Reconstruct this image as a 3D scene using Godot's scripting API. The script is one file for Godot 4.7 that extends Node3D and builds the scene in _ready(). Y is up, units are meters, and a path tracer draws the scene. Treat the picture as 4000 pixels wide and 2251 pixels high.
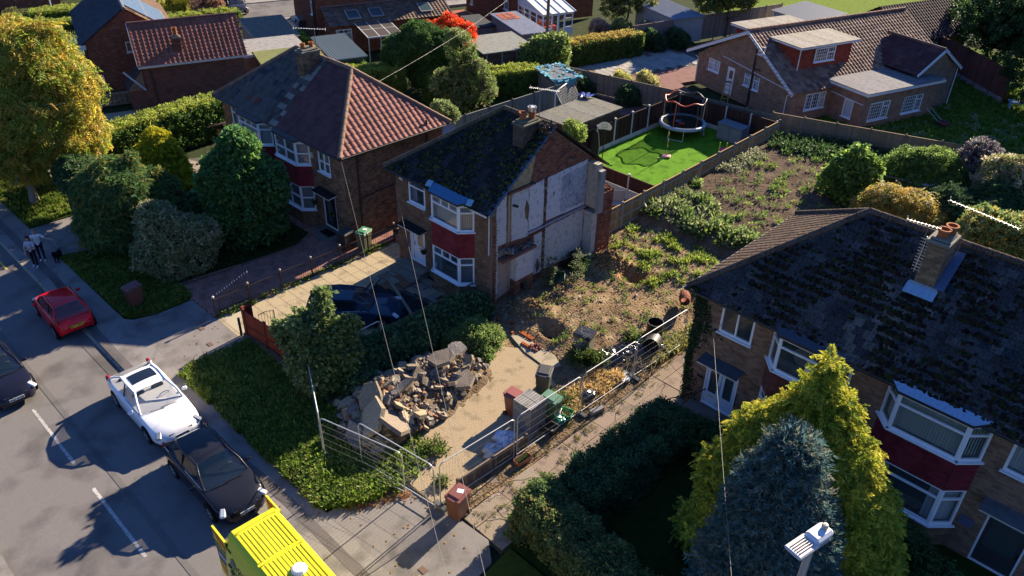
extends Node3D
var R := RandomNumberGenerator.new()
var M := {}
var CAM := Vector3(0,20.8,0)
class MB:
	var v := PackedVector3Array()
	var n := PackedVector3Array()
	var c := PackedColorArray()
	var u := PackedVector2Array()
	var k := PackedInt32Array()
	func tri(a: Vector3,b: Vector3,d: Vector3,col: Color) -> void:
		var nn := (b - a).cross(d - a)
		if nn.length_squared() < 1e-14:
			return
		nn = nn.normalized()
		var i := v.size()
		v.append(a); v.append(b); v.append(d)
		for j in 3:
			n.append(nn); c.append(col); u.append(Vector2.ZERO)
		k.append(i); k.append(i + 2); k.append(i + 1)
	func quad(a: Vector3,b: Vector3,d: Vector3,e: Vector3,col: Color) -> void:
		var nn := (d - a).cross(e - b)
		if nn.length_squared() < 1e-14:
			return
		nn = nn.normalized()
		var i := v.size()
		v.append(a); v.append(b); v.append(d); v.append(e)
		for j in 4:
			n.append(nn); c.append(col)
		u.append(Vector2(0,1)); u.append(Vector2(1,1)); u.append(Vector2(1,0)); u.append(Vector2(0,0))
		k.append(i); k.append(i + 2); k.append(i + 1); k.append(i); k.append(i + 3); k.append(i + 2)
	func poly(p: Array,col: Color) -> void:
		for j in range(1,p.size() - 1):
			tri(p[0],p[j],p[j + 1],col)
	func box(t: Transform3D,s: Vector3,col: Color,faces := 63) -> void:
		var h := s * .5
		var p := []
		for j in 8:
			p.append(t * Vector3(h.x if j & 1 else -h.x,h.y if j & 2 else -h.y,h.z if j & 4 else -h.z))
		if faces & 1: quad(p[4],p[5],p[7],p[6],col)
		if faces & 2: quad(p[1],p[0],p[2],p[3],col)
		if faces & 4: quad(p[5],p[1],p[3],p[7],col)
		if faces & 8: quad(p[0],p[4],p[6],p[2],col)
		if faces & 16: quad(p[6],p[7],p[3],p[2],col)
		if faces & 32: quad(p[0],p[1],p[5],p[4],col)
	func bx(a: Vector3,b: Vector3,col: Color,faces := 63) -> void:
		box(Transform3D(Basis(),(a + b) * .5),(b - a).abs(),col,faces)
	func cbox(t: Transform3D,s: Vector3,b: float,col: Color) -> void:
		var h := s * .5
		var q := h - Vector3(b,b,b)
		for ax in 3:
			var a1 := (ax + 1) % 3
			var a2 := (ax + 2) % 3
			for sg in [-1.0,1.0]:
				var pts := []
				for st in [[-1,-1],[1,-1],[1,1],[-1,1]]:
					var p := Vector3()
					p[ax] = sg * h[ax]
					p[a1] = st[0] * q[a1]
					p[a2] = st[1] * q[a2]
					pts.append(t * p)
				if sg > 0: quad(pts[0],pts[1],pts[2],pts[3],col)
				else: quad(pts[3],pts[2],pts[1],pts[0],col)
		for ax in 3:
			var a1 := (ax + 1) % 3
			var a2 := (ax + 2) % 3
			for s1 in [-1.0,1.0]:
				for s2 in [-1.0,1.0]:
					var pts := []
					for st in [[-1,0],[1,0],[1,1],[-1,1]]:
						var p := Vector3()
						p[ax] = st[0] * q[ax]
						p[a1] = s1 * (h[a1] if st[1] == 0 else q[a1])
						p[a2] = s2 * (q[a2] if st[1] == 0 else h[a2])
						pts.append(t * p)
					if s1 * s2 > 0: quad(pts[0],pts[1],pts[2],pts[3],col)
					else: quad(pts[3],pts[2],pts[1],pts[0],col)
		for j in 8:
			var sx := 1.0 if j & 1 else -1.0
			var sy := 1.0 if j & 2 else -1.0
			var sz := 1.0 if j & 4 else -1.0
			var a := t * Vector3(sx * h.x,sy * q.y,sz * q.z)
			var d := t * Vector3(sx * q.x,sy * h.y,sz * q.z)
			var e := t * Vector3(sx * q.x,sy * q.y,sz * h.z)
			if sx * sy * sz > 0: tri(a,d,e,col)
			else: tri(a,e,d,col)
	func tube(path: Array,radii: Array,sides: int,col: Color,caps := true) -> void:
		var rings := []
		var up := Vector3(.31,.9,.2)
		for i in path.size():
			var d: Vector3 = (path[mini(i + 1,path.size() - 1)] - path[maxi(i - 1,0)])
			d = d.normalized()
			var x := up.cross(d)
			if x.length() < .05:
				x = Vector3(1,0,.2).cross(d)
			x = x.normalized()
			var y := d.cross(x)
			var r: float = radii[mini(i,radii.size() - 1)]
			var ring := []
			for j in sides:
				var a := TAU * j / sides
				ring.append(path[i] + (x * cos(a) + y * sin(a)) * r)
			rings.append(ring)
		var base := v.size()
		for i in rings.size():
			for j in sides:
				v.append(rings[i][j]); n.append((rings[i][j] - path[i]).normalized()); c.append(col); u.append(Vector2(float(j) / sides,i))
		for i in rings.size() - 1:
			for j in sides:
				var a := base + i * sides + j
				var b := base + i * sides + (j + 1) % sides
				var d2 := b + sides
				var e := a + sides
				k.append(a); k.append(d2); k.append(b); k.append(a); k.append(e); k.append(d2)
		if caps:
			var r0: Array = rings[0].duplicate(); r0.reverse()
			poly(r0,col)
			poly(rings[-1],col)
	func lathe(o: Vector3,prof: Array,sides: int,col: Color) -> void:
		for i in prof.size() - 1:
			for j in sides:
				var a := TAU * j / sides
				var b := TAU * (j + 1) / sides
				var p: Vector2 = prof[i]
				var q: Vector2 = prof[i + 1]
				quad(o + Vector3(p.x * cos(a),p.y,-p.x * sin(a)),o + Vector3(p.x * cos(b),p.y,-p.x * sin(b)),o + Vector3(q.x * cos(b),q.y,-q.x * sin(b)),o + Vector3(q.x * cos(a),q.y,-q.x * sin(a)),col)
	func grid(g: Array,col: Color,flip := false) -> void:
		var rows := g.size()
		var cols: int = g[0].size()
		var base := v.size()
		for i in rows:
			for j in cols:
				var du: Vector3 = g[i][mini(j + 1,cols - 1)] - g[i][maxi(j - 1,0)]
				var dv: Vector3 = g[mini(i + 1,rows - 1)][j] - g[maxi(i - 1,0)][j]
				var nn := du.cross(dv).normalized()
				v.append(g[i][j]); n.append(-nn if flip else nn); c.append(col); u.append(Vector2(float(j) / (cols - 1),float(i) / (rows - 1)))
		for i in rows - 1:
			for j in cols - 1:
				var a := base + i * cols + j
				var b := a + 1
				var d := b + cols
				var e := a + cols
				if flip:
					k.append_array([a,b,d,a,d,e])
				else:
					k.append_array([a,d,b,a,e,d])
	func slab(p: Array,y0: float,y1: float,col: Color,sides := true) -> void:
		var pv := PackedVector2Array(p)
		var ar := .0
		for i in pv.size():
			ar += pv[i].cross(pv[(i + 1) % pv.size()])
		if ar < .0:
			pv.reverse()
		var t := Geometry2D.triangulate_polygon(pv)
		for i in range(0,t.size(),3):
			var a := pv[t[i]]
			var b := pv[t[i + 1]]
			var d := pv[t[i + 2]]
			var A := Vector3(a.x,y1,a.y)
			var B := Vector3(b.x,y1,b.y)
			var D := Vector3(d.x,y1,d.y)
			if (B - A).cross(D - A).y > 0: tri(A,B,D,col)
			else: tri(A,D,B,col)
		if sides:
			for i in pv.size():
				var a := pv[i]
				var b := pv[(i + 1) % pv.size()]
				var s1 := Vector3(a.x,y0,a.y)
				var s2 := Vector3(b.x,y0,b.y)
				var up := Vector3(0,y1 - y0,0)
				quad(s2,s1,s1 + up,s2 + up,col)
	func add(o: MB,t := Transform3D()) -> void:
		var base := v.size()
		for i in o.v.size():
			v.append(t * o.v[i]); n.append((t.basis * o.n[i]).normalized()); c.append(o.c[i]); u.append(o.u[i])
		for i in o.k.size():
			k.append(o.k[i] + base)
	func mesh(m: Material) -> ArrayMesh:
		var am := ArrayMesh.new()
		if v.size() == 0:
			return am
		var a := []
		a.resize(Mesh.ARRAY_MAX)
		a[Mesh.ARRAY_VERTEX] = v
		a[Mesh.ARRAY_NORMAL] = n
		a[Mesh.ARRAY_COLOR] = c
		a[Mesh.ARRAY_TEX_UV] = u
		a[Mesh.ARRAY_INDEX] = k
		am.add_surface_from_arrays(Mesh.PRIMITIVE_TRIANGLES,a)
		am.surface_set_material(0,m)
		return am
func thing(called: String,label: String,category: String,group := "",at := Vector3.ZERO,turn := .0) -> Node3D:
	var o := Node3D.new()
	o.name = called
	o.position = at
	o.rotation.y = turn
	tag(o,label,category,group)
	add_child(o,true)
	return o
func tag(o: Node,label: String,category: String,group := "") -> void:
	o.set_meta("label",label)
	o.set_meta("category",category)
	if group: o.set_meta("group",group)
func part(parent: Node,called: String,mb,m: Material = null,t := Transform3D()) -> MeshInstance3D:
	var o := MeshInstance3D.new()
	o.name = called
	o.mesh = mb.mesh(m) if mb is MB else mb
	o.transform = t
	if m and not mb is MB:
		o.material_override = null
		if o.mesh.get_surface_count() and o.mesh.surface_get_material(0) == null:
			o.mesh.surface_set_material(0,m)
	parent.add_child(o,true)
	return o
func single(called: String,mb,m: Material,label: String,category: String,group := "",t := Transform3D()) -> MeshInstance3D:
	var o := part(self,called,mb,m,t)
	tag(o,label,category,group)
	return o
func struct(called: String,mb,m: Material,label := "") -> MeshInstance3D:
	var o := part(self,called,mb,m)
	o.set_meta("kind","structure")
	if label: o.set_meta("label",label)
	return o
func many(parent: Node,called: String,mesh: Mesh,xf: Array,cols: Array = []) -> MultiMeshInstance3D:
	var mm := MultiMesh.new()
	mm.transform_format = MultiMesh.TRANSFORM_3D
	mm.use_colors = cols.size() > 0
	mm.mesh = mesh
	mm.instance_count = xf.size()
	for i in xf.size():
		mm.set_instance_transform(i,xf[i])
		if cols.size(): mm.set_instance_color(i,cols[i])
	var o := MultiMeshInstance3D.new()
	o.name = called
	o.multimesh = mm
	o.set_meta("kind","stuff")
	parent.add_child(o,true)
	return o
func pieces(parent: Node,called: String,variants: Array,list: Array,m: Material,most := 300,rest_name := "") -> void:
	var meshes := []
	for b in variants: meshes.append(b.mesh(m))
	var order := []
	for i in list.size(): order.append([(list[i][0].origin - CAM).length_squared(),i])
	order.sort_custom(func(a,b): return a[0] < b[0])
	var rest := MB.new()
	for j in order.size():
		var e: Array = list[order[j][1]]
		if j < most:
			part(parent,called,meshes[e[1]],null,e[0])
		else:
			rest.add(variants[e[1]],e[0])
	if rest.v.size():
		part(parent,rest_name if rest_name else called + "_field",rest,m).set_meta("kind","stuff")
func at(x: float,y: float,z: float,ry := .0,rx := .0,rz := .0) -> Transform3D:
	return Transform3D(Basis.from_euler(Vector3(rx,ry,rz)),Vector3(x,y,z))
func g(x: float) -> Color:
	return Color(x,x,x)
func jit(c: Color,a: float) -> Color:
	var f := 1.0 + R.randf_range(-a,a)
	return Color(c.r * f,c.g * f * (1.0 + R.randf_range(-a,a) * .15),c.b * f * (1.0 + R.randf_range(-a,a) * .3))
func pick(a: Array):
	return a[R.randi() % a.size()]
func ntex(sd: int,freq: float,cols: Array,offs: Array,size := 512,oct := 4,type := FastNoiseLite.TYPE_SIMPLEX_SMOOTH) -> NoiseTexture2D:
	var f := FastNoiseLite.new()
	f.seed = sd
	f.frequency = freq
	f.noise_type = type
	f.fractal_octaves = oct
	if oct == 1: f.fractal_type = FastNoiseLite.FRACTAL_NONE
	var gr := Gradient.new()
	gr.colors = PackedColorArray(cols.map(func(c): return c.linear_to_srgb()))
	gr.offsets = PackedFloat32Array(offs)
	var t := NoiseTexture2D.new()
	t.width = size
	t.height = size
	t.seamless = true
	t.noise = f
	t.color_ramp = gr
	return t
func mk(called: String,rough := .85,tex: Texture2D = null,scale := 1.0,opt := {}) -> StandardMaterial3D:
	var m := StandardMaterial3D.new()
	m.resource_name = called
	m.vertex_color_use_as_albedo = true
	m.roughness = rough
	m.metallic_specular = opt.get("spec",.35)
	m.metallic = opt.get("metal",.0)
	if tex:
		m.albedo_texture = tex
		m.uv1_triplanar = true
		m.uv1_world_triplanar = true
		m.uv1_scale = Vector3.ONE * scale
	if opt.has("bump"):
		m.heightmap_enabled = true
		m.heightmap_texture = opt.bump
		m.heightmap_scale = opt.get("bs",1.0)
		m.uv1_triplanar = true
		m.uv1_world_triplanar = true
		m.uv1_scale = Vector3.ONE * scale
	if opt.has("detail"):
		m.detail_enabled = true
		m.detail_blend_mode = BaseMaterial3D.BLEND_MODE_MUL
		m.detail_uv_layer = BaseMaterial3D.DETAIL_UV_2
		m.detail_albedo = opt.detail
		m.uv2_triplanar = true
		m.uv2_world_triplanar = true
		m.uv2_scale = Vector3.ONE * opt.get("ds",.1)
	if opt.has("coat"):
		m.clearcoat_enabled = true
		m.clearcoat = opt.coat
		m.clearcoat_roughness = opt.get("cr",.03)
	if opt.has("back"):
		m.backlight_enabled = true
		m.backlight = Color(opt.back,opt.back,opt.back)
	M[called] = m
	return m
func materials() -> void:
	var grain := ntex(11,.35,[g(.55),g(1.0),g(1.5)],[.0,.5,1.0],512,2)
	var soft := ntex(12,.012,[g(.62),g(1.0),g(1.35)],[.1,.5,.9],512,5)
	var blot := ntex(13,.02,[g(.7),g(1.0),g(1.0),g(1.25)],[.15,.42,.6,.9],512,4)
	var speck := ntex(14,.5,[g(.45),g(.85),g(1.0),g(1.15),g(2.2)],[.0,.3,.5,.72,1.0],512,1,FastNoiseLite.TYPE_VALUE)
	var hb := ntex(15,.05,[g(0),g(1)],[0,1],512,5)
	var hf := ntex(16,.3,[g(0),g(1)],[0,1],512,2)
	var soil := ntex(17,.03,[Color(.55,.55,.58),Color(.9,.88,.85),Color(1.1,1.05,1.0),Color(1.6,1.5,1.35)],[.1,.4,.65,.95],512,6)
	var moss := ntex(18,.02,[Color(.35,.38,.3),Color(.8,.8,.75),g(1.0),Color(1.5,1.55,1.6)],[.25,.45,.6,.85],512,5)
	var streak := ntex(19,.02,[g(.75),g(1.0),g(1.15)],[.2,.5,.9],512,4)
	mk("asphalt",.9,speck,.6,{"detail": soft,"ds": .07,"bump": hf,"bs": .6,"spec": .25})
	mk("pave",.9,speck,.45,{"detail": soft,"ds": .11,"bump": hf,"bs": .5,"spec": .25})
	mk("concrete",.9,grain,.5,{"detail": blot,"ds": .13,"bump": hb,"bs": 1.0,"spec": .25})
	mk("soil",.97,soil,.28,{"detail": soft,"ds": .09,"bump": hb,"bs": 5.0,"spec": .12})
	mk("turf",.95,grain,1.2,{"detail": soft,"ds": .16,"bump": hf,"bs": 2.0,"spec": .15})
	mk("lawn",.95,grain,.8,{"detail": blot,"ds": .25,"bump": hf,"bs": 3.0,"spec": .12})
	mk("brick",.92,grain,1.1,{"detail": soft,"ds": .23,"spec": .2})
	mk("mortar",.95,grain,1.5,{"spec": .15})
	mk("tile",.85,grain,.9,{"detail": soft,"ds": .2,"spec": .25,"bump": hf,"bs": .4})
	mk("oldtile",.95,moss,.9,{"detail": soft,"ds": .15,"spec": .12,"bump": hb,"bs": 1.2})
	mk("mossy",1.0,grain,2.0,{"spec": .05})
	mk("felt",.93,grain,.8,{"detail": streak,"ds": .2,"spec": .2})
	mk("plaster",.9,grain,.7,{"detail": blot,"ds": .3,"spec": .2})
	mk("wood",.85,streak,.5,{"detail": grain,"ds": 1.5,"spec": .25})
	mk("rock",.95,soil,.7,{"detail": grain,"ds": 1.3,"bump": hb,"bs": 3.0,"spec": .15})
	mk("upvc",.35,null,1.0,{"spec": .5})
	mk("paint",.5,null,1.0,{"spec": .45})
	mk("matt",.85,null,1.0,{"spec": .3})
	mk("plastic",.45,null,1.0,{"spec": .5})
	mk("rubber",.8,null,1.0,{"spec": .3})
	mk("lead",.6,blot,.8,{"spec": .5})
	mk("metal",.35,null,1.0,{"metal": .9,"spec": .5})
	mk("galv",.5,null,1.0,{"metal": .6,"spec": .5})
	mk("chrome",.12,null,1.0,{"metal": 1.0})
	mk("carpaint",.3,null,1.0,{"coat": .6,"spec": .2})
	mk("leaf",.5,null,1.0,{"back": 1.0,"spec": .35})
	mk("leafdull",.7,null,1.0,{"back": .9,"spec": .2})
	mk("bark",.95,grain,2.0,{"spec": .15})
	mk("cloth",.95,null,1.0,{"spec": .15})
	mk("skin",.6,null,1.0,{"spec": .35})
	mk("sheet",.25,null,1.0,{"spec": .6})
	var gl := StandardMaterial3D.new()
	gl.resource_name = "glass"
	gl.transparency = BaseMaterial3D.TRANSPARENCY_ALPHA
	gl.albedo_color = Color(.55,.65,.68,.12)
	gl.roughness = .02
	gl.metallic_specular = .7
	M["glass"] = gl
	var cg: StandardMaterial3D = gl.duplicate()
	cg.resource_name = "carglass"
	cg.albedo_color = Color(.1,.16,.17,.35)
	M["carglass"] = cg
	var net := StandardMaterial3D.new()
	net.resource_name = "netting"
	net.transparency = BaseMaterial3D.TRANSPARENCY_ALPHA
	net.albedo_color = Color(.02,.02,.025,.42)
	net.roughness = .9
	M["netting"] = net
func _ready() -> void:
	R.seed = 20240607
	var cam := Camera3D.new()
	cam.name = "camera"
	cam.transform = Transform3D(Basis(Vector3(.714415,.022427,-.699362),Vector3(-.391964,.840778,-.373438),Vector3(.579633,.540915,.609456)).orthonormalized(),CAM)
	cam.fov = 39.6253
	cam.near = .2
	cam.far = 600.0
	add_child(cam)
	var we := WorldEnvironment.new()
	we.name = "surroundings"
	var env := Environment.new()
	env.background_mode = Environment.BG_SKY
	var sm := ProceduralSkyMaterial.new()
	sm.sky_top_color = Color(.26,.42,.7)
	sm.sky_horizon_color = Color(.62,.76,.92)
	sm.sky_curve = .12
	sm.ground_bottom_color = Color(.12,.13,.1)
	sm.ground_horizon_color = Color(.5,.58,.62)
	sm.sun_angle_max = 2.0
	sm.energy_multiplier = .42
	var sky := Sky.new()
	sky.sky_material = sm
	env.sky = sky
	env.tonemap_mode = Environment.TONE_MAPPER_LINEAR
	env.tonemap_exposure = 3.5
	env.sdfgi_enabled = true
	env.ssao_enabled = true
	env.ssil_enabled = true
	we.environment = env
	add_child(we)
	var sun := DirectionalLight3D.new()
	sun.name = "sun"
	sun.light_energy = 1.6
	sun.light_color = Color(1.0,.93,.82)
	sun.light_angular_distance = .5
	sun.shadow_enabled = true
	sun.basis = Basis.looking_at(Vector3(.085,-.455,1.0).normalized(),Vector3.UP)
	add_child(sun)
	materials()
	ground()
	houses()
	back_houses()
	fences()
	plants()
	site()
	vehicles()
	folk()
func gauss(x: float,z: float,cx: float,cz: float,rx: float,rz: float,a: float) -> float:
	var dx := (x - cx) / rx
	var dz := (z - cz) / rz
	var d := dx * dx + dz * dz
	return .0 if d > 8.0 else a * exp(-d)
var hn := FastNoiseLite.new()
func site_h(x: float,z: float) -> float:
	var h := .04
	h += .4 * smoothstep(-20.0,-22.6,z) * smoothstep(-14.6,-16.2,x)
	h += .46 * smoothstep(-32.7,-33.5,z + .25 * hn.get_noise_1d(x * 30.0))
	h -= .2 * smoothstep(-31.8,-33.0,z) * smoothstep(-34.2,-33.2,z) * smoothstep(-21.0,-17.0,x)
	h += gauss(x,z,-19.75,-27.9,.75,.6,.72) + gauss(x,z,-20.5,-27.9,.5,.5,.25)
	h -= gauss(x,z,-18.65,-27.95,.55,.38,.85)
	h += gauss(x,z,-20.25,-22.1,.62,.5,.45) + gauss(x,z,-19.5,-22.7,.5,.5,.2)
	h -= gauss(x,z,-18.35,-21.9,.5,.33,.75)
	h += gauss(x,z,-16.2,-30.5,2.0,1.5,.12)
	h += gauss(x,z,-18.6,-21.3,.6,.2,.06)
	var rough := smoothstep(-21.3,-22.4,z) if x > -19.4 and x < -14.4 else 1.0
	var lump := clampf(gauss(x,z,-19.75,-27.9,1.2,.9,1.0) + gauss(x,z,-20.2,-22.2,1.0,.8,1.0) + gauss(x,z,-18.5,-28.0,.9,.7,.8) + gauss(x,z,-18.4,-22.0,.8,.5,.8),.0,1.0)
	h += rough * (hn.get_noise_2d(x * 60.0,z * 60.0) * .05 + hn.get_noise_2d(x * 260.0,z * 260.0) * (.03 + .13 * lump) + lump * .16 * absf(hn.get_noise_2d(x * 600.0 + 50.0,z * 600.0)))
	return h
func soil_col(x: float,z: float) -> Color:
	var dark := Color(.105,.078,.058)
	var tan := Color(.235,.165,.098)
	var ora := Color(.27,.16,.07)
	var t := smoothstep(-33.6,-31.5,z)
	var c := dark.lerp(tan,t * (.72 + .5 * hn.get_noise_2d(x * 30.0,z * 30.0)))
	c = c.lerp(ora,clampf(gauss(x,z,-19.6,-27.9,1.3,.9,.9) + gauss(x,z,-18.5,-28.1,1.0,.7,.8) + gauss(x,z,-18.3,-22.0,.8,.5,.7) + gauss(x,z,-14.7,-19.6,.5,1.4,.6),.0,1.0))
	c = c.lerp(Color(.17,.115,.075),clampf(gauss(x,z,-20.2,-22.2,1.0,.8,.8),.0,1.0))
	var n := hn.get_noise_2d(x * 110.0 + 9.0,z * 110.0)
	c = c * (1.0 + .3 * n)
	if n > .25 and t > .3: c = c.lerp(Color(.33,.26,.17),clampf((n - .25) * 3.0,.0,.8))
	return c
func ground() -> void:
	hn.seed = 5
	hn.frequency = .01
	hn.fractal_octaves = 3
	var b := MB.new()
	b.bx(Vector3(-260,-1.0,-300),Vector3(120,-.2,60),Color(.05,.06,.03))
	struct("ground",b,M.lawn)
	b = MB.new()
	b.bx(Vector3(-260,-.4,-7.47),Vector3(60,-.11,-.95),Color(.158,.148,.143))
	var road := struct("road",b,M.asphalt)
	b = MB.new()
	b.bx(Vector3(-200,-.1,-7.46),Vector3(60,-.104,-7.02),Color(.135,.125,.12),16)
	b.bx(Vector3(-200,-.1,-4.95),Vector3(60,-.105,-4.75),Color(.13,.123,.12),16)
	part(road,"tarmac_seam",b,M.asphalt)
	var x := -68.4
	while x < 4.0:
		if x > -58.0 or true:
			b = MB.new()
			var s := x
			while s < x + 4.0:
				for w in 5:
					if R.randf() < .86 or (w > 0 and w < 4 and R.randf() < .85):
						var zz := -4.15 + w * .022 + R.randf_range(-.006,.006)
						b.bx(Vector3(s,-.105,zz),Vector3(s + .046,-.104,zz + .023),jit(Color(.5,.49,.46),.15),16)
				s += .05
			part(road,"centre_line",b,M.pave)
		x += 5.62
	for zz in [-7.12,-6.92]:
		b = MB.new()
		b.bx(Vector3(-120,-.11,zz),Vector3(-40.6,-.105,zz + .09),Color(.55,.4,.08),16)
		part(road,"yellow_line",b,M.pave)
	for zz in [-1.5,-1.3]:
		b = MB.new()
		b.bx(Vector3(-120,-.11,zz),Vector3(-25.6,-.105,zz + .09),Color(.55,.4,.08),16)
		part(road,"yellow_line",b,M.pave)
	b = MB.new()
	b.bx(Vector3(-260,-.4,-9.1),Vector3(60,.0,-7.6),Color(.205,.19,.183))
	var pav := struct("pavement",b,M.pave)
	b = MB.new()
	b.bx(Vector3(-200,-.4,-.95),Vector3(60,.0,1.5),Color(.2,.185,.175))
	struct("far_pavement",b,M.pave)
	b = MB.new()
	var px := -70.0
	var pz := -8.35
	while px < 2.0:
		var nx := px + 2.0
		var nz: float = -8.35 + (.42 * smoothstep(-38.0,-31.0,nx) - .7 * smoothstep(-28.0,-18.0,nx))
		b.quad(Vector3(px,.004,pz + .36),Vector3(nx,.004,nz + .36),Vector3(nx,.004,nz),Vector3(px,.004,pz),Color(.118,.108,.106))
		px = nx
		pz = nz
	part(pav,"trench_patch",b,M.asphalt)
	var kv := []
	for i in 4:
		var kb := MB.new()
		kb.cbox(at(0,0,0),Vector3(.895,.26,.13),.012,jit(Color(.27,.245,.2),.14))
		kv.append(kb)
	var kl := []
	var kx := -62.0
	while kx < 2.0:
		var low := .055 if (kx > -33.0 and kx < -25.9) or kx > -17.2 else .0
		kl.append([at(kx,-.128 - low,-7.535,R.randf_range(-.004,.004)),R.randi() % 4])
		kx += .91
	pieces(pav,"kerb_stone",kv,kl,M.concrete,300)
	var tar := Color(.185,.17,.163)
	b = MB.new()
	b.slab([Vector2(-32.6,-9.0),Vector2(-32.1,-9.35),Vector2(-31.8,-10.3),Vector2(-31.8,-12.1),Vector2(-23.0,-12.1),Vector2(-27.3,-12.1),Vector2(-27.3,-9.1),Vector2(-26.6,-9.0)],-.3,-.004,tar)
	struct("drive_apron",b,M.pave)
	b = MB.new()
	b.slab([Vector2(-16.9,-9.0),Vector2(-16.6,-11.3),Vector2(-16.2,-11.9),Vector2(-12.3,-12.15),Vector2(-11.6,-11.6),Vector2(-11.3,-9.0)],-.3,-.004,tar)
	struct("drive_apron",b,M.pave)
	b = MB.new()
	b.slab([Vector2(-43.9,-9.0),Vector2(-43.9,-13.0),Vector2(-38.5,-13.0),Vector2(-39.3,-11.6),Vector2(-40.2,-9.0)],-.3,-.004,tar)
	struct("drive_apron",b,M.pave)
	for e in [[-29.4,-11.2],[-28.1,-10.9],[-12.9,-9.9]]:
		b = MB.new()
		b.cbox(at(e[0],.004,e[1]),Vector3(.28,.02,.2),.006,Color(.12,.075,.055))
		single("drain_cover",b,M.matt,["small rusty drain cover in the tarmac apron nearer the railings post","small rusty drain cover in the tarmac apron nearer the red fence","small rusty drain cover in the tarmac in front of the brown bin"][[-29.4,-28.1,-12.9].find(e[0])],"drain cover")
	var vg := Color(.055,.085,.018)
	for p in [[Vector2(-27.0,-9.08),Vector2(-27.2,-9.6),Vector2(-27.1,-12.4),Vector2(-15.9,-12.4),Vector2(-16.3,-11.2),Vector2(-16.7,-9.9),Vector2(-17.2,-9.15)],[Vector2(-39.9,-9.08),Vector2(-38.6,-12.3),Vector2(-31.9,-12.3),Vector2(-31.9,-10.3),Vector2(-32.4,-9.3),Vector2(-33.2,-9.08)],[Vector2(-90,-9.08),Vector2(-90,-12.3),Vector2(-44.0,-12.3),Vector2(-44.0,-9.08)],[Vector2(-11.2,-9.08),Vector2(-11.5,-11.6),Vector2(-11.6,-12.4),Vector2(30,-12.4),Vector2(30,-9.08)]]:
		b = MB.new()
		b.slab(p,-.3,.02,vg)
		struct("verge",b,M.lawn)
	b = MB.new()
	b.slab([Vector2(-46,-12.3),Vector2(-46,-20.4),Vector2(-33.4,-20.4),Vector2(-32.9,-19.6),Vector2(-32.7,-12.3)],-.3,.0,Color(.035,.055,.018))
	struct("lawn",b,M.lawn)
	b = MB.new()
	b.slab([Vector2(-42.0,-17.0),Vector2(-42.0,-20.4),Vector2(-36.6,-20.4),Vector2(-36.9,-17.0)],-.2,.008,Color(.1,.1,.1))
	struct("drive",b,M.asphalt)
	b = MB.new()
	b.slab([Vector2(-33.5,-12.0),Vector2(-33.2,-14.5),Vector2(-32.9,-18.2),Vector2(-33.6,-19.6),Vector2(-37.4,-19.4),Vector2(-37.4,-20.5),Vector2(-31.1,-20.5),Vector2(-31.1,-27),Vector2(-28.1,-27),Vector2(-28.1,-22.4),Vector2(-29.75,-22.2),Vector2(-29.75,-12.0)],-.2,.012,Color(.12,.07,.055))
	var path := struct("path",b,M.mortar)
	var bv := []
	for i in 6:
		var q := MB.new()
		q.cbox(at(0,0,0),Vector3(.196,.04,.096),.006,jit(pick([Color(.27,.13,.105),Color(.22,.11,.095),Color(.3,.16,.13)]),.15))
		bv.append(q)
	var bl := []
	var pp := PackedVector2Array([Vector2(-33.3,-12.0),Vector2(-33.0,-14.5),Vector2(-32.7,-18.2),Vector2(-33.5,-19.5),Vector2(-37.3,-19.5),Vector2(-37.3,-20.4),Vector2(-31.05,-20.4),Vector2(-31.05,-26.5),Vector2(-28.2,-26.5),Vector2(-28.2,-22.4),Vector2(-29.8,-22.1),Vector2(-29.8,-12.05)])
	for i in range(-146,0):
		for j in 145:
			var cxx := -37.4 + j * .1
			var czz := i * .1 - 12.0
			var m4 := posmod(i + j,4)
			if m4 == 0:
				if Geometry2D.is_point_in_polygon(Vector2(cxx + .05,czz),pp): bl.append([at(cxx + .05,.004 + R.randf_range(0,.004),czz),R.randi() % 6])
			elif m4 == 2:
				if Geometry2D.is_point_in_polygon(Vector2(cxx,czz + .05),pp): bl.append([at(cxx,.004 + R.randf_range(0,.004),czz + .05,PI / 2),R.randi() % 6])
	pieces(path,"paver",bv,bl,M.brick,300)
	b = MB.new()
	for i in 26:
		b.cbox(at(-33.35 + .6 * smoothstep(.0,22.0,float(i)),.04,-12.2 - i * .24,PI / 2),Vector3(.23,.1,.06),.008,jit(Color(.2,.13,.1),.15))
	part(path,"path_edging",b,M.brick)
	b = MB.new()
	b.slab([Vector2(-29.72,-12.05),Vector2(-29.72,-22.3),Vector2(-27.6,-22.3),Vector2(-27.6,-19.4),Vector2(-26.6,-17.2),Vector2(-22.7,-17.2),Vector2(-22.7,-12.4),Vector2(-27.3,-12.05)],-.3,.0,Color(.335,.272,.175))
	var drv := struct("drive",b,M.concrete)
	b = MB.new()
	for i in 18:
		var zz := -12.6 - i * .6
		var xa := -29.65
		var x1 := -22.8 if zz > -17.0 else (-27.0 if zz > -19.4 else -27.7)
		b.bx(Vector3(xa,-.02,zz),Vector3(x1,.0045,zz + .016),Color(.2,.16,.11),16)
	b.bx(Vector3(-28.6,-.02,-22.2),Vector3(-28.585,.005,-12.2),Color(.2,.16,.11),16)
	part(drv,"joint",b,M.concrete)
	b = MB.new()
	b.slab([Vector2(-29.5,-12.2),Vector2(-29.5,-13.3),Vector2(-27.4,-13.3),Vector2(-27.4,-12.2)],.0,.006,Color(.36,.31,.22),false)
	part(drv,"threshold_slab",b,M.concrete)
	b = MB.new()
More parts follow.
